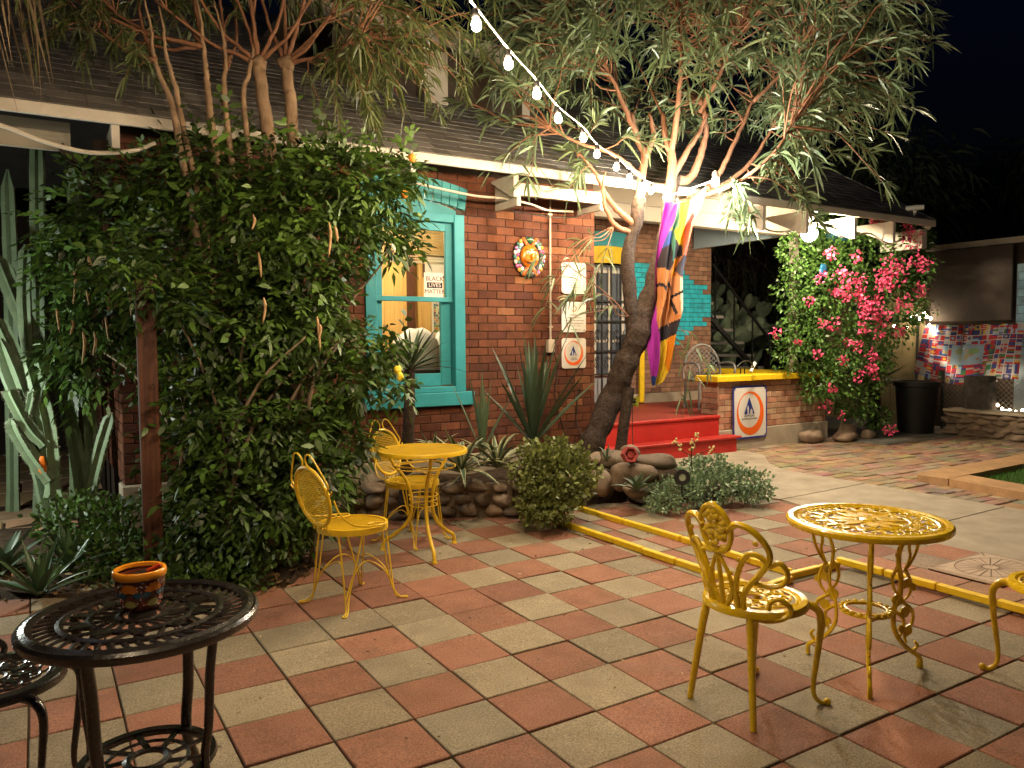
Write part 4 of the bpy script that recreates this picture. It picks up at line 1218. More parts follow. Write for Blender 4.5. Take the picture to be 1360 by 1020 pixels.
# painted clay pot on the dark table
POTP = Vector((0.237, 2.458, 0.7)) + Vector((0, 0, .004))
t = thing('flower_pot', 'orange rimmed clay pot painted with flowers, on the dark table', 'pot', POTP); t.scale = (.88, .88, .95)
cmat('pot_body', (.20, .055, .035), .3, var=.4, vscale=40, coat=.4)
mb = MB(); mb.lathe([(0, 0), (.058, 0), (.064, .02), (.072, .075), (.076, .098), (.07, .098), (.064, .07), (.058, .02), (0, .015)], 36); part('body', mb, M['pot_body'], t, 60)
mb = MB(); mb.lathe([(.068, .094), (.081, .094), (.083, .102), (.082, .114), (.077, .118), (.070, .116), (.068, .106)], 36); part('rim', mb, mat('pot_rim_glaze', (.72, .27, .015), .25, coat=.4), t, 60)
mb = MB(); rg = random.Random(12)
def on_pot(a, z, o=.0015): r_ = .0615 + .0135 * min(1, z / .09); return (( r_ + o) * math.cos(a), (r_ + o) * math.sin(a), z)
def petal(a0, z0, an, L, W_, c):
    pts = [(0, 0), (L * .4, W_), (L * .85, W_ * .8), (L, 0), (L * .85, -W_ * .8), (L * .4, -W_)]
    vs = []
    for u, v in pts:
        da = (u * math.cos(an) - v * math.sin(an)) / .07; dz = u * math.sin(an) + v * math.cos(an)
        vs.append(on_pot(a0 + da, z0 + dz, .003))
    mb.add(vs, [tuple(range(6))], c=c)
for k in range(6):
    a0 = 2 * PI * k / 6 + R(-122)
    for q in range(7):
        petal(a0, .058, R(15 + q * 25), .03, .006, (.72, .22, .02))
    petal(a0 - .1, .05, R(180), .03, .010, (.03, .10, .16)); petal(a0 + .1, .05, 0, .03, .010, (.03, .10, .16))
    for q in range(7): petal(a0, .012, R(25 + q * 22), .024, .004, (.45, .42, .12))
    for q in range(26):
        p = on_pot(a0 + rg.uniform(.3, .75), rg.uniform(.008, .088), .001); mb.ball(p, .0022, 5, 4, c=rg.choice([(.75, .7, .6), (.6, .1, .05), (.7, .65, .6)]))
part('painting', mb, M['glazed'], t)
mb = MB(); mb.lathe([(0, .072), (.066, .072), (.0665, .06), (0, .06)], 24); part('contents', mb, mat('pot_inside', (.3, .13, .05), .7), t)
t2 = thing('lighter', 'red tipped dark lighter lying in the painted pot', 'lighter', POTP + Vector((0, 0, .08)))
mb = MB(); mb.tube([(-.04, .01, .0), (.02, .0, .018)], .008, 8); part('body', mb, M['black_plastic'], t2, 60)
mb = MB(); mb.tube([(.02, 0, .018), (.055, -.006, .034)], .006, 8); part('tip', mb, mat('red_plastic', (.6, .05, .01), .4), t2, 60)

# ------------------------------------------------------------------ wire bistro set by the stone wall
def mesh_disc(mb, fr, rx, ry, step, wr, clip=1.):
    n = int(rx / step)
    for i in range(-n, n + 1):
        a = i * step; h = ry * math.sqrt(max(0, 1 - (a / rx) ** 2))
        if h > step: mb.tube([fr(a, -h), fr(a, 0), fr(a, h)], wr, 4)
    n = int(ry / step)
    for i in range(-n, n + 1):
        b = i * step; h = rx * math.sqrt(max(0, 1 - (b / ry) ** 2))
        if h > step: mb.tube([fr(-h, b), fr(0, b), fr(h, b)], wr, 4)
def wire_chair(label, loc, rz, group):
    """faces +X"""
    t = thing('wire_chair', label, 'chair', loc, rz, group)
    H_ = .445; Rs = .195
    mb = MB(); dish = lambda a, b: (a, b, H_ - .004 - .006 * (1 - (a * a + b * b) / Rs ** 2))
    mesh_disc(mb, dish, Rs, Rs, .0125, .0018)
    mb.lathe([(Rs - .012, H_ + .004), (Rs + .002, H_ + .004), (Rs + .004, H_ - .004), (Rs + .004, H_ - .03), (Rs - .002, H_ - .032), (Rs - .004, H_ - .006), (Rs - .012, H_ - .002), (Rs - .012, H_ + .004)], 40)
    part('seat', mb, WYM, t, 40)
    # oval back leaning back
    def bk(a, b): return (-.205 - .13 * (b + .22) / .5, a, H_ + .19 + b)
    mb = MB(); n = 40; rx, ry = .14, .165
    mb.tube([bk(rx * math.cos(2 * PI * i / n), ry * math.sin(2 * PI * i / n)) for i in range(n)], .0105, 8, closed=True)
    mesh_disc(mb, bk, rx, ry, .0125, .0017)
    part('backrest', mb, WYM, t, 40)
    mb = MB()
    for s_ in (-1, 1):      # stays from seat up the sides ending in curls, and the twin arches on top
        pts = [bk(s_ * q[0], q[1]) for q in ((.06, -.19), (.06, -.145))]
        mb.tube(pts, .0048, 6)
        mb.tube([bk(s_ * .02 + .018 * math.cos(a), -.168 + .018 * math.sin(a)) for a in [2 * PI * i / 12 for i in range(12)]], .0045, 5, closed=True)
        pts = spline([bk(*q) for q in ((s_ * .185, .05), (s_ * .165, .028), (s_ * .15, .05), (s_ * .165, .075), (s_ * .148, .115), (s_ * .105, .19), (s_ * .075, .232), (s_ * .04, .238), (s_ * .015, .21), (s_ * .02, .178), (s_ * .035, .168))], 5)
        mb.tube(pts, .0048, 6)
        pts = spline([(-.225, s_ * .135, H_ + .18), (-.21, s_ * .165, H_ + .11), (-.15, s_ * .195, H_ + .045), (-.05, s_ * .205, H_ + .02), (.06, s_ * .2, H_ + .012), (.1, s_ * .16, H_ + .01), (.05, s_ * .12, H_ + .01), (.0, s_ * .14, H_ + .012), (.02, s_ * .18, H_ + .012)], 5)
        mb.tube(pts, .0048, 6)
    part('back_wire', mb, WYM, t, 60)
    for sx in (-1, 1):
        for sy in (-1, 1):
            mb = MB()
            fx, fy = sx * .185, sy * .165
            p = spline([(sx * .165, sy * .085, H_ - .02), (sx * .165, sy * .11, .3), (sx * .17, sy * .145, .06), (sx * .185, sy * .165, .012), (sx * .225, sy * .19, .008), (sx * .215, sy * .205, .008), (sx * .18, sy * .178, .02), (sx * .145, sy * .15, .10), (sx * .09, sy * .165, .32), (sx * .07, sy * .175, H_ - .02)], 5)
            mb.tube(p, .0050, 6); part('leg', mb, WYM, t, 60)
    mb = MB()
    for s_ in (-1, 1):
        mb.tube(spline([(s_ * .17, -.145, .07), (s_ * .14, -.09, .19), (s_ * .10, 0, .245), (s_ * .14, .09, .19), (s_ * .17, .145, .07)], 5), .0042, 6)
        mb.tube(spline([(-.17, s_ * .145, .07), (-.1, s_ * .13, .19), (0, s_ * .11, .245), (.1, s_ * .13, .19), (.17, s_ * .145, .07)], 5), .0042, 6)
    part('arch_stretcher', mb, WYM, t, 60)
    return t
c1 = wire_chair('yellow wire chair with an oval mesh back, nearer of the two by the bushes', (1.495, 4.16, 0), R(18), 'yellow wire chairs')
dup(c1, (2.33, 5.2, 0), R(-68), 'yellow wire chair tucked under the mesh table against the stone wall')
t = thing('mesh_table', 'yellow round table with a wire mesh top and bowed legs by the stone wall', 'table', (2.26, 4.86, 0))
mb = MB(); H_, R_ = .72, .305
mesh_disc(mb, lambda a, b: (a, b, H_ - .003), R_, R_, .0125, .0018)
mb.lathe([(R_ - .014, H_ + .004), (R_ + .001, H_ + .004), (R_ + .005, H_ - .004), (R_ + .005, H_ - .022), (R_ - .002, H_ - .024), (R_ - .004, H_ - .006), (R_ - .014, H_ - .002), (R_ - .014, H_ + .004)], 56)
part('tabletop', mb, WYM, t, 40)
for k in range(3):
    mb = MB(); mb.M = Matrix.Rotation(R(258 + 120 * k), 4, 'Z')
    s1 = spline([(.25, 0, H_ - .02), (.215, 0, H_ - .1), (.12, 0, .5), (.085, 0, .36), (.11, 0, .22), (.21, 0, .12), (.285, 0, .07), (.30, 0, .02), (.30, 0, .004)], 6)
    mb.tube(s1, .013, 8); mb.lathe([(0, 0), (.021, 0), (.021, .008), (.014, .02), (0, .02)], 10, cx=.30)
    part('leg', mb, WYM, t, 60)
mb = MB()
for z, r_ in ((.405, .1), (.375, .095), (.335, .095)): ring(mb, r_, z, .005, 28)
mb.tube(spline([(.2 * math.cos(2 * PI * i / 3 + .6) if i % 1 == 0 else 0, .2 * math.sin(2 * PI * i / 3 + .6), H_ - .11) for i in range(3)], 8, closed=True), .006, 6, closed=True)
ring(mb, .225, H_ - .115, .006, 40)
part('ring_stretcher', mb, WYM, t, 60)

# ------------------------------------------------------------------ the leaning tree with the flag
BARK = mat('tree_bark', (.040, .027, .020), .9, var=.6, vscale=22, fine=.35, fscale=60, bump=.02, bscale=30, spec=.2)
BARK2 = mat('branch_bark', (.21, .10, .055), .8, var=.3, vscale=12, bump=.003, bscale=50, spec=.25)
LEAF_T = mat('willowy_leaf', (.125, .175, .085), .45, var=.15, tone=.5, trans=.22, spec=.5)
LEAF_L = mat('feathery_leaf', (.075, .095, .03), .45, var=.15, tone=.5, trans=.22, spec=.4)
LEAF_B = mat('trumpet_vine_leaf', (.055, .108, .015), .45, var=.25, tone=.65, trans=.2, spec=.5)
RIGHT = np.array([.852, -.524, 0.]); FWD = np.array([.524, .852, 0.])

def limb(mb, pts, r0, r1, n=10, k=6, wob=0.):
    sp = spline(pts, k)
    if wob: sp = [p + Vector((random.uniform(-wob, wob), random.uniform(-wob, wob), random.uniform(-wob, wob) * .5)) if 0 < i < len(sp) - 1 else p for i, p in enumerate(sp)]
    mb.tube(sp, lerp_r(r0, r1, len(sp)), n)
    return sp

def crown(twigs, leaves, nodes, targets, r0=.016, nleaf=26, L=(.12, .22), W=(.014, .022), droop=(.3, 1.1), sag=.12, spread=.7, last=.7, lift=.1):
    nodes = np.array([tuple(n) for n in nodes])
    for tg in targets:
        d = np.linalg.norm(nodes - tg, axis=1) + RNG.random(len(nodes)) * .5
        s = nodes[int(np.argmin(d))]
        v = tg - s
        ln = np.linalg.norm(v)
        mid = s + v * .55 + np.array([0, 0, .12 * ln]) + RNG.normal(size=3) * .08 * ln
        end = tg + unit(v[None])[0] * .12 - np.array([0, 0, sag])
        sp = spline([s, s + (mid - s) * .5 + RNG.normal(size=3) * .03, mid, tg, end], 4)
        twigs.tube(sp, lerp_r(r0 * min(1.2, .4 + ln * .4), .002, len(sp)), 5)
        P = np.array([tuple(p) for p in sp])
        t_ = 1 - last * RNG.random(nleaf) ** 1.2
        ix = t_ * (len(P) - 1); i0 = np.clip(ix.astype(int), 0, len(P) - 2); fr = (ix - i0)[:, None]
        pos = P[i0] * (1 - fr) + P[i0 + 1] * fr
        ax = unit(P[i0 + 1] - P[i0])
        dirs = ax * .75 + RNG.normal(size=(nleaf, 3)) * spread * .8 + np.array([0, 0, lift])
        leaves.add(pos, dirs, RNG.uniform(*L, nleaf), RNG.uniform(*W, nleaf), RNG.uniform(*droop, nleaf), prof=(.3, .9, 1., .8, .04))

tree = thing('tree', 'leaning dark trunked tree with long drooping leaves, a flag tied to it', 'tree', (0, 0, 0))
mb = MB()
base = [(4.266, 5.77, 0.206), (4.405, 5.744, 0.494), (4.624, 5.726, 0.909), (4.769, 5.637, 1.32), (4.865, 5.578, 1.602), (5.003, 5.587, 1.973), (5.135, 5.588, 2.369), (5.224, 5.592, 2.661), (5.301, 5.603, 3.027)]
sp = spline(base, 8)
rad = [.135, .118, .108, .11, .112, .078, .068, .062, .055]
rr = [np.interp(i / (len(sp) - 1) * (len(rad) - 1), range(len(rad)), rad) * (1 + .07 * math.sin(i * 1.7) + .05 * math.sin(i * .9 + 1)) for i in range(len(sp))]
mb.tube(sp, rr, 30)
s2 = spline([(4.811, 5.611, 1.44), (4.767, 5.614, 1.757), (4.743, 5.629, 2.107), (4.78, 5.63, 2.388), (4.828, 5.601, 2.597), (4.864, 5.602, 2.794)], 6)
mb.tube(s2, [np.interp(i / (len(s2) - 1), [0, .4, .8, 1], [.078, .064, .056, .05]) for i in range(len(s2))], 26)
from mathutils import noise as mnoise
def roughen(mb, amp, sx_=9., sz_=3.):
    out = []
    for p in mb.v:
        v = Vector((p[0] * sx_, p[1] * sx_, p[2] * sz_))
        q = mnoise.noise_vector(v) * amp + mnoise.noise_vector(v * 3.1) * amp * .5
        out.append((p[0] + q[0], p[1] + q[1], p[2] + q[2] * .5))
    mb.v = out
roughen(mb, .022)
part('trunk', mb, BARK, tree, 180)
LIMBS = [([(4.828, 5.601, 2.527), (4.676, 5.636, 2.625), (4.526, 5.669, 2.775), (4.424, 5.673, 2.943), (4.312, 5.66, 3.049), (4.183, 5.645, 3.125)], 0.036, 0.006),
    ([(4.792, 5.623, 2.458), (4.596, 5.626, 2.514), (4.488, 5.634, 2.657), (4.428, 5.612, 2.838), (4.451, 5.598, 2.986)], 0.030, 0.006),
    ([(4.851, 5.586, 2.77), (4.896, 5.617, 2.988), (4.953, 5.641, 3.208), (4.893, 5.678, 3.348), (4.844, 5.708, 3.592)], 0.047, 0.018),
    ([(4.953, 5.641, 3.173), (5.025, 5.597, 3.382), (4.989, 5.619, 3.59)], 0.036, 0.013),
    ([(5.217, 5.596, 2.768), (5.241, 5.581, 2.981), (5.24, 5.582, 3.23), (5.203, 5.605, 3.336), (5.166, 5.628, 3.618)], 0.058, 0.023),
    ([(5.253, 5.574, 3.017), (5.35, 5.514, 3.229), (5.46, 5.447, 3.418), (5.532, 5.403, 3.615)], 0.036, 0.013),
    ([(5.301, 5.603, 2.991), (5.472, 5.556, 3.036), (5.558, 5.504, 3.287), (5.594, 5.482, 3.501), (5.543, 5.513, 3.787)], 0.050, 0.018),
    ([(5.23, 5.588, 2.732), (5.517, 5.529, 2.841), (5.746, 5.506, 3.033), (5.857, 5.437, 3.272), (6.001, 5.407, 3.539), (6.132, 5.385, 3.844)], 0.040, 0.013),
    ([(5.616, 5.527, 2.879), (5.872, 5.428, 3.018), (6.098, 5.348, 3.231), (6.263, 5.305, 3.477), (6.387, 5.229, 3.769)], 0.029, 0.011),
    ([(5.455, 5.567, 2.842), (5.448, 5.219, 2.834), (5.53, 4.934, 2.929), (5.679, 4.725, 3.138), (5.846, 4.622, 3.466)], 0.025, 0.009),
    ([(4.896, 5.617, 2.988), (4.515, 5.558, 3.139), (4.135, 5.557, 3.192), (3.854, 5.613, 3.297)], 0.025, 0.009),
    ([(5.24, 5.582, 3.265), (5.076, 5.331, 3.599), (4.961, 5.166, 3.997), (4.861, 5.111, 4.408)], 0.032, 0.009),
    ([(5.544, 5.513, 3.644), (5.651, 5.329, 4.035), (5.722, 5.168, 4.412)], 0.029, 0.009),
    ([(4.893, 5.678, 3.383), (4.672, 5.697, 3.769), (4.433, 5.726, 4.141)], 0.029, 0.009),
    ([(6.133, 5.385, 3.807), (6.414, 5.212, 4.133), (6.663, 5.059, 4.493)], 0.022, 0.008)]
nodes = []
tw = MB()
for pts, r0, r1 in LIMBS:
    sp = limb(tw, pts, r0, r1, 8, 6, .006)
    nodes += [tuple(p) for p in sp[len(sp) // 3:]]
lv = Leaves()
C = np.array((5.364, 5.388, 4.346))
tg = []
while len(tg) < 640:
    d = RNG.normal(size=3); d /= np.linalg.norm(d)
    r = RNG.uniform(.5, 1.) ** .7
    a, b, c = d * r
    if c < -.75 and abs(a) < .45: continue
    if a > .25 and c < -.5: continue
    x, z = a * 2.0, c * 1.5
    if c < -.45 and abs(x + .1) < .8: continue
    if c < -.5 and a < 0 and RNG.random() < .4: continue
    p = C + RIGHT * x + FWD * (b * 1.35) + np.array([0, 0, z])
    if p[2] < 3.1: continue
    if a < -.25 and c < -.3: continue
    if p[1] > 6.2 and p[2] < 3.35 + (p[1] - 5.9) * .6: continue
    tg.append(p)
crown(tw, lv, nodes, tg, nleaf=26, r0=.011, L=(.12, .23), W=(.013, .023), droop=(.1, .6), lift=.3)
extra = [(4.033, 5.62, 3.128), (4.136, 5.615, 3.237), (4.397, 5.572, 3.128), (6.366, 4.772, 3.126), (6.603, 4.743, 3.324), (6.548, 4.542, 3.136), (6.813, 4.614, 3.569), (7.056, 4.582, 3.774), (7.082, 4.449, 3.883), (7.106, 4.434, 4.232), (7.258, 4.458, 4.55), (6.103, 4.816, 2.967), (6.139, 4.677, 2.843), (5.784, 4.895, 3.017), (6.805, 4.502, 4.025), (6.481, 4.584, 3.685), (6.248, 4.609, 3.454), (6.04, 4.855, 3.278),
    (3.687, 5.716, 3.17), (3.517, 5.937, 3.327), (3.687, 5.833, 3.584), (3.514, 6.057, 3.748), (3.46, 6.09, 4.074), (5.705, 5.179, 2.802), (5.668, 4.967, 2.847)]
ex_t = []
for e in extra:
    for q in range(2): ex_t.append(np.array(e) + RNG.normal(size=3) * .12)
crown(tw, lv, nodes, ex_t, nleaf=30, L=(.14, .24), W=(.016, .026), sag=.04, droop=(.15, .6), lift=.3)
crown(tw, lv, [(4.579, 5.637, 2.514), (4.697, 5.564, 1.684)], [np.array(q) for q in ((4.008, 5.636, 2.177), (4.132, 5.559, 2.077), (3.933, 5.681, 1.946), (4.133, 5.617, 1.68), (4.075, 5.594, 1.845), (3.878, 5.716, 2.244), (4.246, 5.489, 2.01))], r0=.009, nleaf=13, sag=.12, W=(.012, .018))
crown(tw, lv, [(5.034, 5.474, 1.685)], [np.array(q) for q in ((5.264, 5.215, 1.331), (5.074, 5.215, 1.127), (5.045, 5.232, 0.989), (5.235, 5.233, 1.121))], r0=.007, nleaf=9, sag=.03, L=(.08, .16))
part('branches', tw, BARK2, tree, 180)
lv.build('crown', LEAF_T, tree)

# wooden stake propping the trunk
mb = MB(); mb.tube(spline([(4.504, 5.448, 0.45), (4.546, 5.446, 0.723), (4.606, 5.444, 1.03)], 4), [.055, .052, .05, .05, .05, .05, .05, .05, .05], 12)
tag(part('stake', mb, BARK, None, 60), 'short dark wooden stake propping the leaning tree trunk', 'stake')

# ------------------------------------------------------------------ flag
t = thing('flag', 'long colourful flag with purple edge hanging from the leaning tree', 'flag', (0, 0, 0))
fl_l = [(886,278), (880,300), (875,340), (872,380), (870,410), (866,440), (862,470), (862,495), (866,514)]
NV, NU = 170, 72
LV = [0, .15, .37, .54, .65, .8, .97, 1.]; LX = [-.01, -.05, -.10, -.11, -.16, -.17, -.15, -.14]
RV = [0, .06, .11, .155, .33, .42, .6, .72, .85, .93, 1.]; RX = [.36, .34, .30, .25, .18, .147, .13, .08, .053, .02, -.05]
def fpt(u, v):
    """u across 0..1, v down 0..1, as metres in the hanging plane (right, depth, up)"""
    L0 = np.interp(v, LV, LX); R0 = np.interp(v, RV, RX)
    x = L0 + (R0 - L0) * u
    y = .07 * math.sin(u * 10 + v * 2.2) * (1 - .25 * v) + .035 * math.sin(u * 19 - v * 3 + 1) + .02 * math.sin(u * 31 + v * 9) + .05 * math.sin(v * 4.2) * u
    x += .012 * math.sin(v * 15 + u * 5) * v
    topsag = .09 * math.sin(PI * u) * (1 - v) ** 4 - .12 * u * (1 - v) ** 3
    bot = (.035 * (1 - u) - .07 * max(0, u - .75) * 4) * v ** 6
    return x, y, -(1.70 * v) - topsag - bot * .5
org = np.array((4.997, 5.379, 2.757))
vs = []; fs = []; cs = []
PUR = (.33, .03, .34); BLK = (.028, .023, .028); TAN_ = (.42, .17, .06); PEA = (.55, .25, .12); ORG = (.58, .20, .012); YEL = (.6, .40, .025); GRN = (.06, .17, .13); BLU = (.03, .06, .22); COR = (.55, .13, .09); WHI = (.6, .55, .48); NAV = (.06, .06, .09)
FLAGP = [([(190, 60), (240, 60), (226, 200), (205, 300), (190, 300)], GRN), ([(230, 60), (290, 60), (262, 170), (212, 262), (226, 180)], YEL), ([(205, 235), (240, 210), (252, 320), (205, 300)], YEL), ([(246, 200), (292, 90), (300, 120), (268, 330), (250, 320)], ORG),
    ([(150, 240), (192, 240), (192, 315), (150, 335)], BLU), ([(282, 110), (320, 60), (330, 200), (285, 260), (262, 400), (246, 370)], COR), ([(306, 60), (345, 60), (338, 240), (296, 250), (300, 180)], WHI),
    ([(130, 335), (210, 288), (248, 318), (244, 372), (210, 385), (178, 432), (130, 408)], BLK), ([(190, 285), (206, 285), (204, 385), (192, 385)], GRN), ([(204, 378), (236, 368), (222, 430), (210, 470), (190, 460)], ORG), ([(246, 372), (268, 385), (258, 480), (230, 465), (218, 430)], NAV),
    ([(190, 480), (215, 455), (250, 480), (250, 640), (215, 640), (190, 540)], PEA), ([(205, 470), (232, 470), (250, 520), (250, 535), (200, 555), (195, 500)], PEA), ([(232, 468), (256, 500), (250, 600), (226, 640), (228, 540)], WHI),
    ([(110, 500), (135, 485), (160, 505), (172, 478), (190, 495), (184, 512), (170, 496), (160, 528), (135, 500), (110, 514)], BLK), ([(194, 552), (250, 525), (250, 538), (196, 564)], BLK), ([(184, 505), (192, 505), (218, 632), (208, 640)], BLK), ([(140, 600), (158, 616), (150, 620)], BLK),
    ([(100, 712), (245, 650), (245, 715), (100, 782)], BLK), ([(100, 776), (168, 750), (168, 990), (100, 990)], YEL), ([(166, 752), (260, 700), (260, 990), (166, 990)], ORG)]
def inpoly(p, poly):
    c_ = False; n_ = len(poly)
    for i in range(n_):
        (x1, y1), (x2, y2) = poly[i], poly[(i + 1) % n_]
        if (y1 > p[1]) != (y2 > p[1]) and p[0] < (x2 - x1) * (p[1] - y1) / (y2 - y1) + x1: c_ = not c_
    return c_
def fcol(u, v):
    e = np.interp(v, [0, .11, .2, .33, .54, .65, .8, .97], [.3, .31, .2, .1, .1, .25, .4, .45])
    if u < e: return PUR if v < .955 else BLU
    X = (886 + (np.interp(v, LV, LX) * (1 - u) + np.interp(v, RV, RX) * u) * 143 - 840) * 3.64; Y = 98 + v * 863
    c_ = TAN_
    for poly, cc in FLAGP:
        if inpoly((X, Y), poly): c_ = cc
    return c_
for j in range(NV + 1):
    for i in range(NU + 1):
        x, y, z = fpt(i / NU, j / NV)
        p = org + RIGHT * x + FWD * y + np.array([0, 0, z]); vs.append(tuple(p))
mb = MB()
o = 0
mb.v = vs
for j in range(NV):
    for i in range(NU):
        a = j * (NU + 1) + i
        mb.f.append((a, a + NU + 1, a + NU + 2, a + 1)); mb.tone.append(0.); mb.col.append(fcol((i + .5) / NU, (j + .5) / NV))
part('cloth', mb, mat('flag_cloth', attr=True, rough=.75, var=.06, trans=.25, spec=.2), t, 180)
mb = MB(); 
p0, p1 = Vector(tuple(org + np.array([0, 0, .02]))), Vector(tuple(org + RIGHT * .42 + np.array([0, 0, .16])))
mb.tube([p0, p1], .008, 6); mb.tube([p0, Vector((5.03, 5.476, 2.838))], .005, 5); mb.tube([p1, Vector((5.566, 5.381, 2.922))], .005, 5)
part('cord', mb, M['white_cable'], t, 60)

# ------------------------------------------------------------------ big trumpet bush, many stems, with pods
bush = thing('shrub', 'huge dark green trumpet bush hung with dry pods, covering the house wall', 'bush', (0, 0, 0))
BL = [((1.584, 5.307, 2.337), (.62, .45, .62)), ((1.894, 5.293, 2.604), (.50, .42, .40)), ((1.184, 5.729, 2.626), (.55, .4, .42)), ((0.861, 6.045, 2.57), (.42, .4, .42)),
    ((1.514, 5.291, 1.746), (.48, .45, .60)), ((1.947, 5.201, 1.424), (.26, .3, .30)), ((2.127, 5.267, 2.443), (.28, .35, .42)), ((1.82, 5.103, 1.204), (.33, .33, .28)), ((2.196, 5.224, 1.459), (.12, .16, .16)),
    ((1.225, 5.351, 1.592), (.55, .42, .55)), ((1.399, 5.127, 0.943), (.42, .4, .45)), ((1.039, 5.231, 0.956), (.42, .38, .48)), ((1.118, 5.006, 0.492), (.46, .36, .36)), ((0.922, 5.069, 0.313), (.34, .3, .3)), ((1.489, 4.954, 0.558), (.27, .3, .34)), ((1.804, 5.113, 0.763), (.22, .25, .30)),
    ((0.472, 6.402, 2.323), (.50, .42, .48)), ((0.235, 6.665, 2.118), (.28, .35, .40)), ((0.516, 6.258, 1.771), (.45, .4, .42)), ((0.873, 5.744, 1.96), (.46, .4, .5)), ((0.301, 6.507, 1.392), (.34, .34, .34)), ((0.832, 5.593, 1.344), (.34, .36, .42)), ((0.825, 5.363, 0.712), (.30, .3, .4)), ((2.386, 5.342, 2.734), (.22, .2, .18)), ((2.356, 5.36, 2.222), (.10, .16, .07)), ((2.238, 5.198, 1.159), (.16, .18, .16)), ((0.634, 5.152, 1.88), (.30, .22, .24)), ((0.79, 5.091, 1.722), (.22, .2, .2)), ((0.489, 5.335, 1.957), (.25, .2, .22))]
BL = [(c_, tuple(max(.09, q - .085) for q in r_)) for c_, r_ in BL]
lv = Leaves()
def compound(lv, P, D, nl=5, L=(.06, .10), W=(.030, .046), rach=.12, tone=None):
    n = len(P)
    D = unit(D + np.array([0, 0, -.35]) + RNG.normal(size=(n, 3)) * .35)
    side = unit(np.cross(D, np.array([0, 0, 1.]) + RNG.normal(size=(n, 3)) * .3))
    tn = RNG.uniform(-1, 1, n) if tone is None else tone
    for q in range(nl):
        t_ = q / max(1, nl - 1)
        pos = P + D * (rach * t_); pos[:, 2] -= .03 * t_ * t_
        dr = D if q == nl - 1 else unit(D * .7 + side * (1 if q % 2 else -1) * .85)
        lv.add(pos, dr + RNG.normal(size=(n, 3)) * .12, RNG.uniform(*L, n), RNG.uniform(*W, n), RNG.uniform(.1, .4, n), prof=(.2, 1., .72, .02), tone=np.clip(tn + RNG.normal(size=n) * .25, -1, 1), roll=np.cross(dr, side) + RNG.normal(size=(n, 3)) * .35)
P, D = blob_points(BL, 4700, .55)
k = (P[:, 1] < 6.33) | (P[:, 0] < .45)
compound(lv, P[k], D[k], L=(.035, .09), W=(.018, .036))
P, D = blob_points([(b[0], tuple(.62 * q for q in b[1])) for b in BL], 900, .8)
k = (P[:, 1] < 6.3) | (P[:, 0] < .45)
compound(lv, P[k], D[k], L=(.07, .1), W=(.03, .045), tone=RNG.uniform(-1, -.2, int(k.sum())))  # inner leaves toned darker: the shade inside the bush is in their colour
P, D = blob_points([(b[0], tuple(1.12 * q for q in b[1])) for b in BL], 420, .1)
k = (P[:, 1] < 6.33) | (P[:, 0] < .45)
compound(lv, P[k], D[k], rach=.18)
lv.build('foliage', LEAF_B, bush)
mb = MB(); rg = random.Random(14)
for k_ in range(22):
    x0 = rg.uniform(.75, 1.6); y0 = 5.0 + rg.uniform(0, .5)
    b = rg.choice(BL)
    limb(mb, [(x0, y0, -.02), (x0 + rg.uniform(-.1, .1), y0 + rg.uniform(-.05, .1), .6), (x0 * .6 + b[0][0] * .4, (y0 + b[0][1]) / 2, 1.2), (b[0][0], b[0][1], max(1.5, b[0][2]))], rg.uniform(.014, .026), .006, 6, 4)
part('stems', mb, mat('pale_stem_bark', (.22, .16, .10), .85, var=.3), bush, 180)
POD = mat('dry_pod', (.36, .22, .10), .7, var=.25)
pods = [(335,300,5.0), (342,345,4.95), (438,300,4.95), (445,310,4.95), (423,430,4.9), (350,410,4.9), (347,400,4.9), (420,440,4.9), (97,430,5.3), (75,450,5.4), (120,365,5.3), (170,410,5.2), (125,480,5.2), (90,480,5.3), (140,400,5.2), (116,470,5.25)]
for q, (px_, py_, d_) in enumerate([]): pass
for q, p in enumerate([(1.194, 5.019, 2.266), (1.204, 4.953, 2.026), (1.582, 4.721, 2.208), (1.613, 4.702, 2.185), (1.214, 4.889, 1.744), (1.508, 4.767, 1.627), (1.519, 4.76, 1.58), (0.137, 6.138, 1.706), (0.244, 6.014, 1.956), (0.326, 5.905, 2.05), (0.344, 5.894, 1.549), (0.536, 5.658, 1.866), (0.22, 6.029, 1.627), (0.408, 5.796, 1.648), (0.28, 5.933, 1.55), (0.31, 5.915, 1.826)]):
    mb = MB(); L_ = .10 + .06 * (q % 3)
    mb.tube(spline([p, (p[0] + .008, p[1], p[2] - L_ * .4), (p[0] + .012 * (1 if q % 2 else -1), p[1] - .01, p[2] - L_)], 4), [.004, .007, .009, .01, .01, .009, .008, .006, .002], 6)
    part('seed_pod', mb, POD, bush, 180)
for q, p in enumerate([(2.111, 4.924, 1.269), (2.252, 5.072, 2.497), (2.128, 4.914, 1.227), (2.337, 5.137, 2.77)]):
    mb = MB(); mb.ball(p, (.028, .02, .03), 10, 8, jit=.25, seed=q); part('flower', mb, mat('yellow_flower' if q == 0 else 'orange_flower', (.75, .55, .03) if q % 2 == 0 else (.7, .25, .02), .6), bush, 180)

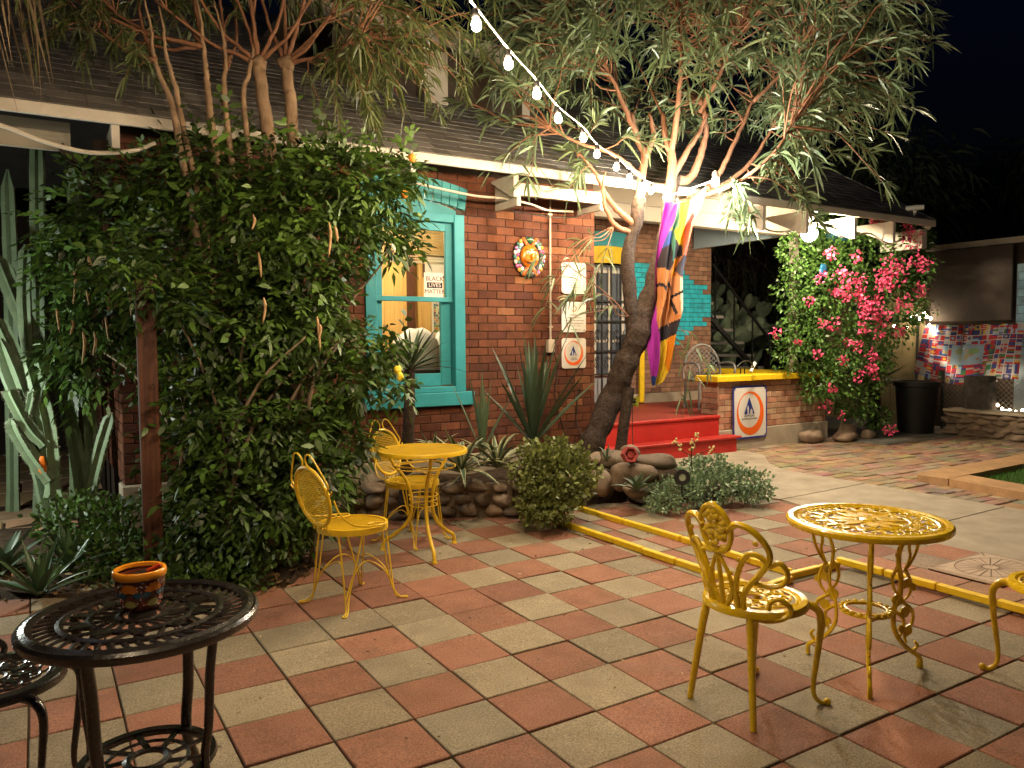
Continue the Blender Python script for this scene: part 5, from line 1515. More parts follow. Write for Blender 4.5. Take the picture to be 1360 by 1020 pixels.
# ------------------------------------------------------------------ tall feathery tree behind the bush
tree2 = thing('tree', 'many stemmed feathery tree rising out of the big bush over the roof', 'tree', (0, 0, 0))
mb = MB(); nodes = []
ST = [([(1.50, 5.55, .0), (1.50, 5.55, 1.6), (1.445, 5.568, 2.857), (1.416, 5.586, 3.167), (1.394, 5.6, 3.399)], .05, .042),
    ([(1.62, 5.6, .0), (1.64, 5.6, 1.7), (1.587, 5.481, 2.986), (1.573, 5.49, 3.218), (1.559, 5.498, 3.397)], .045, .038),
    ([(1.2, 5.6, 0), (1.2, 5.65, 1.7), (1.081, 5.675, 3.038), (1.065, 5.685, 3.291), (1.053, 5.692, 3.492), (1.04, 5.7, 3.692), (0.994, 5.728, 3.941)], .034, .005),
    ([(1.3, 5.6, 0), (1.3, 5.62, 1.7), (1.173, 5.642, 3.068), (1.184, 5.635, 3.347), (1.172, 5.643, 3.549), (1.125, 5.671, 3.8)], .03, .005),
    ([(.95, 5.55, 0), (1.0, 5.6, 1.7), (0.857, 5.695, 2.961), (0.795, 5.734, 3.209), (0.748, 5.762, 3.383), (0.737, 5.77, 3.58), (0.692, 5.797, 3.825)], .03, .005),
    ([(1.1, 5.55, 0), (1.08, 5.6, 1.7), (0.901, 5.727, 3.025), (0.856, 5.755, 3.275), (0.825, 5.774, 3.425), (0.813, 5.781, 3.624), (0.768, 5.809, 3.871)], .026, .005),
    ([(1.4, 5.6, 0), (1.4, 5.6, 1.7), (1.295, 5.602, 3.051), (1.322, 5.585, 3.305), (1.375, 5.612, 3.527), (1.361, 5.62, 3.731), (1.314, 5.649, 3.985)], .026, .005)]
for pts, a, b in ST: limb(mb, pts, a, b, 10, 6, .004)
for h in ((1.394, 5.6, 3.399), (1.559, 5.498, 3.397)): mb.ball(h, (.055, .055, .05), 12, 8, jit=.3, seed=3)
part('trunk', mb, mat('pale_trunk_bark', (.27, .18, .11), .85, var=.35, vscale=10, bump=.005, bscale=40, spec=.2), tree2, 180)
tw = MB()
FAN = [((1.394, 5.6, 3.399), [(0.763, 5.753, 3.751), (0.918, 5.658, 3.945), (1.155, 5.63, 4.089), (1.287, 5.548, 4.187), (1.443, 5.57, 4.236), (1.589, 5.363, 4.085), (1.727, 5.16, 3.889)]),
    ((1.559, 5.498, 3.397), [(1.377, 5.728, 4.185), (1.581, 5.602, 4.234), (1.751, 5.38, 4.133), (1.933, 5.151, 3.884), (2.015, 5.101, 3.534), (1.765, 5.137, 3.645)]),
    ((1.052, 5.693, 3.482), [(0.584, 6.098, 3.584), (0.493, 6.037, 3.747), (0.789, 6.089, 4.087), (1.017, 5.949, 4.188), (0.314, 6.029, 3.755)]),
    ((0.756, 5.758, 3.358), [(0.53, 6.014, 3.546), (0.354, 6.005, 3.656), (0.684, 6.037, 3.939)]), ((1.184, 5.635, 3.337), [(1.328, 5.993, 4.069), (1.193, 6.076, 4.284)])]
for h, ends in FAN:
    for e in ends:
        hv, ev = Vector(h), Vector(e)
        mid = hv.lerp(ev, .45) + Vector((random.uniform(-.05, .05), random.uniform(-.05, .05), -.04))
        sp = limb(tw, [hv, hv.lerp(mid, .5), mid, ev], .018, .008, 6, 5, .004)
        nodes += [tuple(p) for p in sp[6:]]
lv = Leaves(); tg = []
while len(tg) < 175:
    a, b, c = RNG.uniform(-1, 1, 3)
    p = np.array((1.48, 5.547, 3.882)) + RIGHT * (a * 1.5) + FWD * (b * .75) + np.array([0, 0, c * .95])
    if a * a + c * c > 1.05: continue
    if c < -.1 and -.55 < a < .3: continue
    if c < -.35 and a < .3: continue
    if p[2] < 3.15 + max(0, (p[1] - 5.8)) * .6: continue
    tg.append(p)
tg += [np.array(q) + RNG.normal(size=3) * .1 for q in ((2.497, 4.921, 3.619), (2.318, 4.914, 3.33), (2.188, 4.994, 3.432), (2.098, 5.049, 3.282), (2.057, 5.074, 3.483), (1.887, 5.062, 3.2), (2.256, 4.952, 3.632), (1.964, 5.132, 3.081), (1.756, 5.142, 3.102), (1.673, 5.194, 3.251), (1.803, 5.113, 3.349), (2.148, 5.019, 3.683), (2.41, 4.858, 3.73), (2.27, 5.061, 3.263), (0.302, 5.92, 3.519), (0.261, 5.944, 3.568), (0.433, 5.956, 3.459), (0.56, 5.878, 3.409), (0.667, 5.813, 3.383), (0.348, 5.891, 3.663), (0.734, 5.771, 3.506)) for _ in range(2)]
crown(tw, lv, nodes, tg, r0=.010, nleaf=34, L=(.07, .13), W=(.010, .016), droop=(.3, .9), sag=.08, spread=.75)
part('branches', tw, BARK2, tree2, 180)
lv.build('crown', LEAF_L, tree2)

# ------------------------------------------------------------------ palm skirt at the top left corner
t = thing('palm_tree', 'palm with a skirt of dry hanging fronds in the top left corner', 'palm', (0, 0, 0))
mb = MB(); limb(mb, [(-1.05, 5.75, -.03), (-1.0, 5.75, 2), (-.98, 5.72, 4.6)], .17, .14, 14, 6); part('trunk', mb, BARK, t, 180)
lv = Leaves(); n = 260
P = np.array([-.95, 5.7, 4.1]) + np.stack([RNG.uniform(-.2, 1.05, n), RNG.uniform(-.5, .3, n), RNG.uniform(-.45, .4, n)], 1)
P[:, 2] -= .12 * (P[:, 0] + .95)
D = np.stack([RNG.normal(size=n) * .12 + .08, RNG.normal(size=n) * .1, -np.ones(n)], 1)
lv.add(P, D, RNG.uniform(.35, .75, n), RNG.uniform(.012, .022, n), .1, prof=(.6, 1, .8, .4, .05))
lv.build('dead_fronds', mat('dry_frond', (.24, .17, .09), .7, var=.3, tone=.6), t)

# ------------------------------------------------------------------ cedar post
t = thing('wooden_post', 'square reddish wooden post standing in front of the big bush', 'post', (.585, 5.21, 0), R(-4))
mb = MB(); mb.box(-.055, .055, -.055, .055, -.05, 1.85, ch=.006); part('post', mb, M['post_wood'], t)
mb = MB()
for z, a in ((.34, .012), (1.2, .02)):
    for r_ in (.006, .013, .019): mb.tube([(a + r_ * math.cos(q * PI / 8), -.0565, z + r_ * 1.1 * math.sin(q * PI / 8)) for q in range(16)], .0016, 4, closed=True)
    mb.ball((a, -.0555, z), (.006, .003, .007), 8, 6)
part('knot', mb, mat('wood_knot', (.06, .02, .008), .7), t)

# ------------------------------------------------------------------ columnar cactus
CACT = mat('cactus_skin', (.17, .235, .13), .55, var=.22, vscale=9, tone=.25, bump=.002, bscale=40, stain=.3, sscale=8, scol=(.2, .2, .12))
SPINE = mat('cactus_spine', (.5, .45, .33), .7)
def cactus_stem(mb, sb, pts, r, ribs=5, tw_=0.):
    sp = spline(pts, 7); m = len(sp); n = ribs * 4
    vs = []; nrm = None
    for i, p in enumerate(sp):
        a = sp[max(0, i - 1)]; b = sp[min(m - 1, i + 1)]; d = (b - a).normalized()
        nrm = d.orthogonal() if nrm is None else (nrm - d * d.dot(nrm)).normalized()
        bn = d.cross(nrm); t_ = i / (m - 1)
        taper = min(1, .75 + t_ * 1.2) * math.sqrt(max(.02, 1 - max(0, (t_ - .86) / .142) ** 2))
        for j in range(n):
            th_ = 2 * PI * j / n + tw_
            q = (1, .66, .47, .66)[j % 4] * (1 + .04 * math.sin(i * 2.1))
            vs.append(p + (nrm * math.cos(th_) + bn * math.sin(th_)) * r * q * taper)
            if j % 4 == 0 and i % 1 == 0 and t_ > .05:
                o = (nrm * math.cos(th_) + bn * math.sin(th_))
                for s_ in range(2):
                    e = (o + Vector((random.uniform(-.6, .6), random.uniform(-.6, .6), random.uniform(-.6, .6)))).normalized() * .02
                    c0 = p + o * r * taper
                    sb.add([c0, c0 + e, c0 + Vector((.002, .002, .002))], [(0, 1, 2)])
    fs = [(i * n + j, i * n + (j + 1) % n, (i + 1) * n + (j + 1) % n, (i + 1) * n + j) for i in range(m - 1) for j in range(n)]
    fs.append(tuple((m - 1) * n + j for j in range(n)))
    mb.add(vs, fs)
cact = thing('columnar_cactus', 'clump of tall ribbed cactus stems lit pale green at the left edge', 'cactus', (0, 0, 0))
CS = [([(0.095, 6.869, -0.106), (0.087, 6.838, 0.124), (0.002, 6.867, 0.65), (-0.077, 6.857, 1.005), (-0.215, 6.883, 1.508)], .088), ([(0.087, 6.756, 0.313), (0.066, 6.769, 0.827), (-0.003, 6.811, 1.196), (-0.04, 6.834, 1.372)], .068), ([(0.042, 6.725, 0.709), (-0.058, 6.751, 0.848), (-0.154, 6.787, 1.075), (-0.166, 6.794, 1.13)], .055),
    ([(0.061, 6.678, 0.442), (-0.056, 6.727, 0.643), (-0.134, 6.752, 0.814), (-0.163, 6.746, 0.922)], .058), ([(-0.076, 6.798, 0.879), (-0.032, 6.736, 1.033), (-0.02, 6.704, 1.118)], .04), ([(0.3, 6.977, 0.069), (0.265, 6.999, 0.553), (0.206, 7.035, 0.942), (0.173, 7.055, 1.151)], .058), ([(0.323, 7.022, 0.058), (0.356, 7.002, 0.605), (0.355, 7.002, 1.057)], .055),
    ([(0.285, 6.869, 0.092), (0.39, 6.804, 0.567), (0.491, 6.742, 0.931)], .052), ([(0.09, 7.106, 1.092), (-0.016, 7.172, 1.508), (-0.106, 7.227, 1.804), (-0.214, 7.293, 2.156)], .075), ([(0.009, 7.215, 0.789), (-0.117, 7.292, 1.271), (-0.264, 7.383, 1.689)], .075), ([(-0.042, 7.071, 1.333), (-0.055, 7.079, 1.798), (-0.03, 7.063, 2.229)], .052),
    ([(-0.209, 7.995, -0.063), (-0.15, 7.959, 1.837), (-0.142, 7.953, 2.956)], .06), ([(-0.007, 7.577, -0.008), (0.042, 7.547, 1.822), (0.082, 7.522, 3.263)], .06), ([(0.249, 7.479, -0.022), (0.299, 7.448, 1.822), (0.339, 7.423, 3.042)], .066), ([(0.068, 6.885, 2.233), (0.156, 6.772, 2.292), (0.267, 6.645, 2.373)], .04)]
for k_, (pts, r) in enumerate(CS):
    mb = MB(); sb = MB(); mb.t = random.uniform(-1, 1)
    cactus_stem(mb, sb, pts, r, 5 if k_ % 2 else 6, k_)
    s_ = part('stem', mb, CACT, cact, 50); part('spines', sb, SPINE, s_)
mb = MB(); p = (0.019, 6.681, 0.603)
mb.ball((p[0], p[1], p[2] - .05), (.03, .012, .085), 12, 8, jit=.1); tag(part('ornament', mb, cmat('orange_plastic', (.8, .17, .005), .45), None, 180), 'bright orange leaf shaped ornament hung on the cactus', 'ornament')

# ------------------------------------------------------------------ strap leaved plants
AGAVE = mat('agave_leaf', (.075, .115, .06), .5, var=.2, tone=.35, vscale=9, trans=.06)
YUC = mat('yucca_leaf', (.035, .06, .03), .42, var=.2, tone=.35, spec=.5)
VAR = mat('striped_leaf', rough=.5, attr=True, var=.15)
ALO = mat('aloe_leaf', (.075, .14, .06), .4, var=.2, tone=.35)
def rosette(name, label, cat, p, n, L, W_, m, up=.9, droop=.4, thick=.25, group=None, striped=False, spread=1., seed=1, fold=.25):
    rg = random.Random(seed)
    t = thing(name, label, cat, p, 0, group)
    mb = MB()
    for i in range(n):
        a = 2.399 * i + rg.uniform(-.2, .2); el = (i + .5) / n
        ln = L * rg.uniform(.7, 1.05); wd = W_ * rg.uniform(.8, 1.1)
        out = Vector((math.cos(a), math.sin(a), 0)) * spread * (.25 + .9 * (1 - el))
        d = (out + Vector((0, 0, up * (.35 + el)))).normalized()
        side = d.cross(Vector((0, 0, 1))).normalized() if abs(d.z) < .98 else Vector((math.sin(a), -math.cos(a), 0))
        nr = side.cross(d); k = 7
        rows = []
        dr = droop * rg.uniform(.3, 1.2)
        for q in range(k + 1):
            t_ = q / k
            c = d * (ln * t_) + Vector((0, 0, -dr * ln * t_ ** 2.2)) + out * (dr * .25 * ln * t_ ** 2)
            w_ = wd * (.75 + .5 * t_ if t_ < .45 else max(.02, 1.0 * (1 - ((t_ - .45) / .55) ** 1.5)))
            rows.append((c - side * w_ / 2 + nr * w_ * fold, c - side * w_ * .3 + nr * w_ * fold * .35, c, c + side * w_ * .3 + nr * w_ * fold * .35, c + side * w_ / 2 + nr * w_ * fold))
        vs = [v for r_ in rows for v in r_]
        tn = rg.uniform(-1, 1)
        for q in range(k):
            pass
        o = len(mb.v)
        mb.v += [tuple(v) for v in vs]
        for q in range(k):
            for j in range(4):
                a0 = o + q * 5 + j
                mb.f.append((a0, a0 + 1, a0 + 6, a0 + 5)); mb.tone.append(tn)
                mb.col.append((.30, .30, .15) if striped and j in (0, 3) else (.05, .085, .05))
    part('leaves', mb, m, t, 180)
    return t
rosette('yucca', 'tall dark sword leaved yucca standing against the brick wall below the signs', 'yucca', (3.691, 5.654, 0.546), 22, 1.02, .07, YUC, up=1.7, droop=.05, spread=.62, seed=3)
yt = rosette('yucca', 'thin leaved yucca poking out of the bush across the window', 'yucca', (2.515, 5.615, 1.238), 34, .52, .03, YUC, up=.75, droop=.25, spread=1.1, seed=5)
mb = MB(); q = (2.515, 5.615, 1.238); limb(mb, [(0, 0, .05), (-.02, .0, -.4), (-.05, .05, -q[2] + .1)], .04, .05, 10); part('trunk', mb, BARK, yt, 180)
rosette('agave', 'striped agave behind the yellow mesh table, leaning on the stone wall', 'agave', (2.916, 5.544, 0.396), 28, .62, .05, VAR, up=.75, droop=.45, striped=True, seed=6, group='agaves in the beds')
rosette('agave', 'narrow striped agave against the wall below the window sill', 'agave', (2.789, 5.798, 0.473), 20, .42, .04, VAR, up=.9, droop=.45, striped=True, seed=7, group='agaves in the beds')
rosette('agave', 'striped agave with crossing leaves between the yucca and the mesh table', 'agave', (3.217, 5.476, 0.415), 24, .62, .05, VAR, up=.7, droop=.5, striped=True, seed=8, group='agaves in the beds')
rosette('agave', 'single upright agave with long straight leaves beside the window sill', 'agave', (3.21, 5.715, 0.492), 9, .75, .05, AGAVE, up=1.9, droop=.05, spread=.4, seed=9, group='agaves in the beds')
rosette('agave', 'small agave growing out of the rocks by the red lantern', 'agave', (4.302, 4.985, 0.188), 12, .26, .06, AGAVE, up=1.0, droop=.3, striped=False, seed=10, group='agaves in the beds')
rosette('agave', 'small thin leaved agave at the foot of the tree trunk', 'agave', (4.305, 5.394, 0.392), 9, .26, .022, AGAVE, up=1.2, droop=.5, seed=11, group='agaves in the beds')
rosette('aloe', 'spiky green aloe at the edge of the paving behind the dark table', 'aloe', (-0.028, 5.183, 0.012), 20, .40, .05, ALO, up=.95, droop=.12, seed=12, group='aloes by the dark table')
rosette('aloe', 'second aloe, just behind the spiky one at the left', 'aloe', (0.136, 5.493, 0.071), 16, .36, .045, ALO, up=1.1, droop=.12, seed=13, group='aloes by the dark table')
rosette('agave', 'broad pale agave at the left edge in front of the sunlit flags', 'agave', (-0.232, 5.896, -0.004), 18, .42, .08, AGAVE, up=.7, droop=.2, seed=14, group='agaves in the beds')
rosette('agave', 'thin strappy plant between the aloes and the wooden post', 'agave', (0.343, 5.072, -0.015), 14, .3, .02, AGAVE, up=.8, droop=.8, seed=15, group='agaves in the beds')

# ------------------------------------------------------------------ small bushes and ground cover
def leaf_bush(name, label, cat, blobs, n, m, L, W_, prof=(.3, 1, .8, .1), shell=.5, kind=None, droop=.1, group=None, stems=None):
    t = thing(name, label, cat, (0, 0, 0), 0, group)
    lv = Leaves(); P, D = blob_points(blobs, n, shell)
    P[:, 2] = np.maximum(P[:, 2], .02)
    lv.add(P, D + RNG.normal(size=(n, 3)) * .6 + np.array([0, 0, .3]), RNG.uniform(*L, n), RNG.uniform(*W_, n), droop, prof=prof)
    lv.build('foliage', m, t)
    if stems:
        mb = MB(); rg = random.Random(1)
        c = stems
        for b in blobs:
            for q in range(4):
                e = (b[0][0] + rg.uniform(-.5, .5) * b[1][0], b[0][1] + rg.uniform(-.5, .5) * b[1][1], b[0][2] + rg.uniform(0, .6) * b[1][2])
                limb(mb, [c, ((c[0] + e[0]) / 2, (c[1] + e[1]) / 2, c[2] * .4 + e[2] * .6 + .03), e], .008, .003, 5, 4)
        part('stems', mb, M['dark_wood'], t, 180)
    return t
SH1 = mat('shrub_leaf', (.15, .175, .045), .5, var=.2, tone=.5, trans=.2)
SH2 = mat('succulent_leaf', (.17, .25, .13), .5, var=.2, tone=.5, trans=.15)
leaf_bush('shrub', 'round yellowish green shrub beside the end of the yellow kerb', 'bush', [((3.443, 4.985, 0.353), (.30, .27, .24)), ((3.37, 5.089, 0.466), (.2, .2, .2)), ((3.629, 4.988, 0.407), (.2, .2, .2)), ((3.308, 4.892, 0.194), (.24, .2, .14)), ((3.555, 5.092, 0.57), (.12, .12, .12))], 4600, SH1, (.026, .046), (.022, .034), stems=(3.424, 4.938, 0.065))
leaf_bush('ground_cover', 'low sprawling succulent between the concrete walk and the paving', 'plant', [((4.666, 4.879, 0.166), (.26, .22, .11)), ((5.025, 4.833, 0.181), (.30, .26, .15)), ((5.328, 4.764, 0.194), (.26, .24, .13)), ((5.181, 5.031, 0.293), (.25, .25, .10)), ((5.296, 4.608, 0.122), (.16, .14, .07)), ((4.418, 4.796, 0.105), (.16, .14, .07))], 5200, SH2, (.02, .042), (.014, .024), stems=(4.887, 4.743, 0.059))
mb = MB()
sbz = [(4.92, 4.957, 0.274), (4.908, 4.964, 0.441), (4.93, 4.951, 0.575)]
limb(mb, sbz, .006, .003, 5); limb(mb, [(4.914, 4.961, 0.441), (4.851, 4.999, 0.475), (4.783, 5.041, 0.556)], .004, .002, 5); limb(mb, [(4.914, 4.961, 0.408), (5.004, 4.905, 0.474), (5.089, 4.853, 0.493)], .004, .002, 5)
t = thing('flower_stalk', 'thin flowering stalk with pale buds rising from the succulent', 'plant', (0, 0, 0)); part('stem', mb, M['dark_wood'], t, 180)
mb = MB(); rg = random.Random(3)
for c in ((4.93, 4.951, 0.562), (4.919, 4.958, 0.488), (4.788, 5.038, 0.556), (4.817, 5.02, 0.516), (5.061, 4.87, 0.487), (4.941, 4.944, 0.608)):
    for q in range(6): mb.ball((c[0] + rg.uniform(-.03, .03), c[1] + rg.uniform(-.02, .02), c[2] + rg.uniform(-.03, .03)), .011, 6, 5)
part('buds', mb, cmat('pale_bud', (.5, .4, .16), .6), t, 180)
leaf_bush('low_plants', 'tangle of low dark green leaves around the foot of the wooden post', 'plant', [((0.341, 5.543, 0.124), (.3, .3, .16)), ((0.68, 5.1, 0.128), (.25, .25, .16)), ((0.247, 6.188, 0.23), (.3, .3, .2)), ((0.913, 4.722, 0.07), (.25, .22, .13)), ((0.507, 5.911, 0.198), (.3, .3, .2)), ((1.248, 4.809, 0.228), (.25, .2, .12)), ((0.724, 4.838, 0.072), (.25, .2, .1))], 3600, LEAF_B, (.03, .06), (.018, .03))
mb = MB(); rg = random.Random(9)
n = 900
lv = Leaves(); xs = RNG.uniform(-.3, 2.3, n); ys = np.array([bed_edge(x) + RNG.uniform(-.05, 1.0) for x in xs])
lv.add(np.stack([xs, ys, np.array([bed_z(x, y) for x, y in zip(xs, ys)]) + .012], 1), RNG.normal(size=(n, 3)) * np.array([1, 1, .2]), RNG.uniform(.03, .07, n), RNG.uniform(.01, .025, n), .1, col=np.array([(.22, .13, .05)]) * RNG.uniform(.4, 1.5, (n, 1)))
xs = RNG.uniform(-1, 5, 300); ys = RNG.uniform(1, 5.4, 300); ok = np.array([y < bed_edge(x) for x, y in zip(xs, ys)])
lv.add(np.stack([xs[ok], ys[ok], np.full(ok.sum(), .008)], 1), RNG.normal(size=(ok.sum(), 3)) * np.array([1, 1, .1]), RNG.uniform(.008, .03, ok.sum()), RNG.uniform(.004, .01, ok.sum()), .05, col=np.array([(.45, .36, .2)]) * RNG.uniform(.3, 1.5, (int(ok.sum()), 1)))
lv.build('leaf_litter', mat('dry_leaf', attr=True, rough=.8, var=.2), kind='stuff')

# ------------------------------------------------------------------ stones
def stone_pile(mb, path, h, rows, sz, depth, seed):
    rg = random.Random(seed)
    for r in range(rows):
        z = h * (r + .5) / rows
        d = rg.uniform(0, sz)
        segs = []
        for a, b in zip(path, path[1:]):
            a, b = Vector(a), Vector(b); segs.append((a, b, (b - a).length))
        tot = sum(s_[2] for s_ in segs)
        while d < tot:
            q = d
            for a, b, l in segs:
                if q <= l: break
                q -= l
            p = a.lerp(b, min(1, q / l))
            rx = sz * rg.uniform(.38, .62); rz = h / rows * rg.uniform(.46, .60)
            an = math.atan2(b.y - a.y, b.x - a.x)
            mb.M = Matrix.Translation((p.x, p.y, z + rg.uniform(-.01, .01))) @ Matrix.Rotation(an + rg.uniform(-.15, .15), 4, 'Z') @ Matrix.Rotation(rg.uniform(-.2, .2), 4, 'Y')
            mb.ball((0, 0, 0), (rx, depth * rg.uniform(.8, 1.15), rz), 16, 10, jit=.13, seed=rg.randint(0, 9999), t=rg.uniform(-1, 1), c=(1, 1, 1))
            mb.M = None
            d += rx * 1.85
def stone_wall(label, path, h, rows, sz, depth, seed, cap=False):
    t = thing('stone_wall', label, 'wall', (0, 0, 0))
    mb = MB(); stone_pile(mb, path, h, rows, sz, depth, seed); part('stones', mb, M['stone'], t, 180)
    mb = MB()
    P = [Vector(p) for p in path]
    for a, b in zip(P, P[1:]):
        d = (b - a).normalized(); n_ = Vector((-d.y, d.x, 0))
        q0 = n_ * depth * .38
        mb.add([a - q0 + Vector((0, 0, -.03)), b - q0 + Vector((0, 0, -.03)), b + q0 + Vector((0, 0, -.03)), a + q0 + Vector((0, 0, -.03)), a - q0 + Vector((0, 0, h * .93)), b - q0 + Vector((0, 0, h * .93)), b + q0 + Vector((0, 0, h * .93)), a + q0 + Vector((0, 0, h * .93))],
               [(0, 3, 2, 1), (4, 5, 6, 7), (0, 1, 5, 4), (1, 2, 6, 5), (2, 3, 7, 6), (3, 0, 4, 7)])
    part('mortar', mb, mat('wall_mortar', (.17, .125, .08), .95, var=.3, bump=.004), t)
    if cap:
        mb = MB()
        a, b = P[0], P[-1]
        mb.box(min(a.x, b.x) - depth * 1.1, max(a.x, b.x) + depth * 2.2, min(a.y, b.y) - .02, max(a.y, b.y) + .02, h, h + .045, ch=.008)
        part('cap', mb, M['concrete'], t)
    return t
stone_wall('low wall of rounded stones behind the yellow mesh table', [(1.5, 6.12, 0), (2.2, 6.08, 0), (2.67, 5.86, 0), (3.1, 5.64, 0), (3.36, 5.46, 0), (3.75, 5.42, 0), (4.1, 5.62, 0)], .30, 3, .21, .12, 4)
stone_wall('capped stone wall at the right, below the banner of flags', [(11.72, 6.48, 0), (11.72, 3.2, 0)], .36, 4, .26, .11, 8, True)
RK = [((4.42, 5.441, 0.458), (.15, .11, .09), 'pale brown rock at the foot of the leaning trunk'), ((4.398, 5.278, 0.332), (.16, .12, .12), 'big brown rounded rock below the red lantern'),
    ((4.658, 5.177, 0.45), (.22, .12, .075), 'long flat pale rock in front of the red steps'), ((4.518, 5.146, 0.365), (.13, .1, .09), 'pinkish pale rock under the long flat one'), ((4.191, 5.347, 0.288), (.13, .11, .12), 'mossy rock half hidden by the round shrub'),
    ((4.568, 5.408, 0.519), (.11, .09, .07), 'grey rock behind the red lantern'), ((4.335, 5.552, 0.452), (.1, .08, .06), 'small rock tight against the trunk'), ((4.395, 5.104, 0.238), (.12, .1, .07), 'dark low rock at the edge of the paving'), ((4.636, 5.132, 0.33), (.1, .09, .07), 'grey rock at the right end of the pile')]
for i, (p, r, lb) in enumerate(RK):
    mb = MB(); mb.M = Matrix.Translation((p[0], p[1], p[2] - .07)) @ Matrix.Rotation(random.uniform(-.5, .5), 4, 'Z') @ Matrix.Rotation(random.uniform(-.25, .25), 4, 'X'); mb.ball((0, 0, 0), r, 22, 14, jit=.13, seed=40 + i, t=random.uniform(-1, .5)); mb.M = None
    tag(part('rock', mb, M['stone'], None, 180), lb, 'rock', 'rocks piled around the tree')
for i, (p, r, lb) in enumerate([((9.30, 7.06, .09), (.24, .13, .10), 'smooth grey stone against the low porch wall'), ((9.78, 6.86, .07), (.22, .15, .09), 'flat pale stone in front of the bougainvillea'), ((10.06, 7.0, .10), (.12, .1, .14), 'upright pointed stone behind the flat one'), ((10.28, 6.84, .06), (.11, .1, .08), 'small stone at the right of the bougainvillea')]):
    mb = MB(); mb.ball(p, r, 20, 12, jit=.1, seed=60 + i, t=.6); tag(part('rock', mb, M['stone'], None, 180), lb, 'rock', 'stones at the bougainvillea')

# garden ornaments among the rocks
t = thing('lantern', 'red hexagonal garden lantern lying among the rocks', 'lantern', (4.391, 5.189, 0.464)); t.rotation_euler = (R(75), R(8), R(-12))
mb = MB(); hx = lambda r: [(r * math.cos(PI / 3 * k), r * math.sin(PI / 3 * k)) for k in range(6)]
mb.prism(hx(.075), -.03, .03, lambda a, b, c: (a, b, c), hole=hx(.058)); mb.prism(hx(.058), -.03, -.01, lambda a, b, c: (a, b, c))
part('frame', mb, cmat('dull_red', (.33, .06, .05), .5, var=.2), t)
mb = MB(); mb.prism(hx(.03), -.01, .012, lambda a, b, c: (a, b, c)); part('cap', mb, M['dull_red'], t)
t = thing('garden_light', 'round black solar light with a pale centre on a spike in the succulent', 'garden light', (4.57, 4.726, 0.315)); t.rotation_euler = (R(82), 0, R(-31))
mb = MB(); mb.prism(ellip(.066, .066, 32), -.02, .012, lambda a, b, c: (a, b, c), hole=ellip(.03, .03, 32)); part('housing', mb, M['black_plastic'], t)
mb = MB(); mb.prism(ellip(.0295, .0295, 24), -.012, .004, lambda a, b, c: (a, b, c)); part('lens', mb, cmat('pale_lens', (.3, .36, .25), .3), t)
mb = MB(); mb.tube([(0, -.05, -.015), (0, -.2, -.02)], .008, 6); part('spike', mb, M['black_plastic'], t)

# ------------------------------------------------------------------ bougainvillea at the porch corner
bg = thing('bougainvillea', 'bougainvillea full of pink flowers covering the porch corner', 'bush', (0, 0, 0))
BB = [((10.115, 6.81, 2.579), (.72, .55, .62)), ((9.488, 6.961, 2.301), (.42, .4, .5)), ((10.538, 6.667, 1.994), (.52, .45, .6)), ((10.901, 6.561, 2.539), (.26, .3, .5)), ((9.589, 6.898, 1.459), (.56, .42, .55)), ((9.374, 6.913, 0.936), (.42, .36, .38)), ((10.044, 6.736, 1.242), (.44, .4, .5)), ((10.007, 6.876, 0.593), (.36, .3, .32)), ((9.013, 7.018, 1.618), (.26, .3, .35)), ((10.473, 6.824, 0.298), (.22, .2, .2)), ((10.94, 6.537, 2.971), (.18, .2, .22)), ((8.963, 7.049, 2.134), (.26, .28, .3)), ((8.84, 7.124, 1.308), (.2, .25, .25)), ((8.922, 7.074, 2.648), (.2, .25, .36)), ((9.658, 6.973, 2.835), (.42, .4, .3))]
lv = Leaves(); P, D = blob_points(BB, 13000, .5)
lv.add(P, D + RNG.normal(size=(len(P), 3)) * .6 + np.array([0, 0, -.15]), RNG.uniform(.035, .07, len(P)), RNG.uniform(.026, .042, len(P)), .2, prof=(.3, 1, .75, .05))
P, D = blob_points([(b[0], tuple(1.12 * q for q in b[1])) for b in BB], 500, .1)
lv.add(P, D + RNG.normal(size=(len(P), 3)) * .5, RNG.uniform(.035, .07, len(P)), RNG.uniform(.026, .042, len(P)), .2, prof=(.3, 1, .75, .05))
lv.build('foliage', mat('bougainvillea_leaf', (.075, .165, .03), .5, var=.15, tone=.5, trans=.25), bg)
mb = MB(); q = (10.12, 7.2, 0)
for e, r in (((9.857, 7.086, 1.133), .03), ((10.041, 6.972, 1.24), .026), ((10.498, 6.809, 1.673), .024), ((9.495, 7.074, 1.461), .022), ((9.938, 7.036, 1.999), .026), ((10.299, 6.931, 2.436), .022)):
    limb(mb, [q, (q[0] - .05 + random.uniform(-.08, .08), q[1] - .08, .3), (q[0] - .06, q[1], .6), e], r, r * .4, 8, 6, .01)
part('stems', mb, mat('pale_woody_stem', (.32, .24, .16), .85, var=.3, bump=.003), bg, 180)
BRACT = mat('pink_bract', (.72, .085, .20), .6, var=.15, tone=.35, trans=.25)
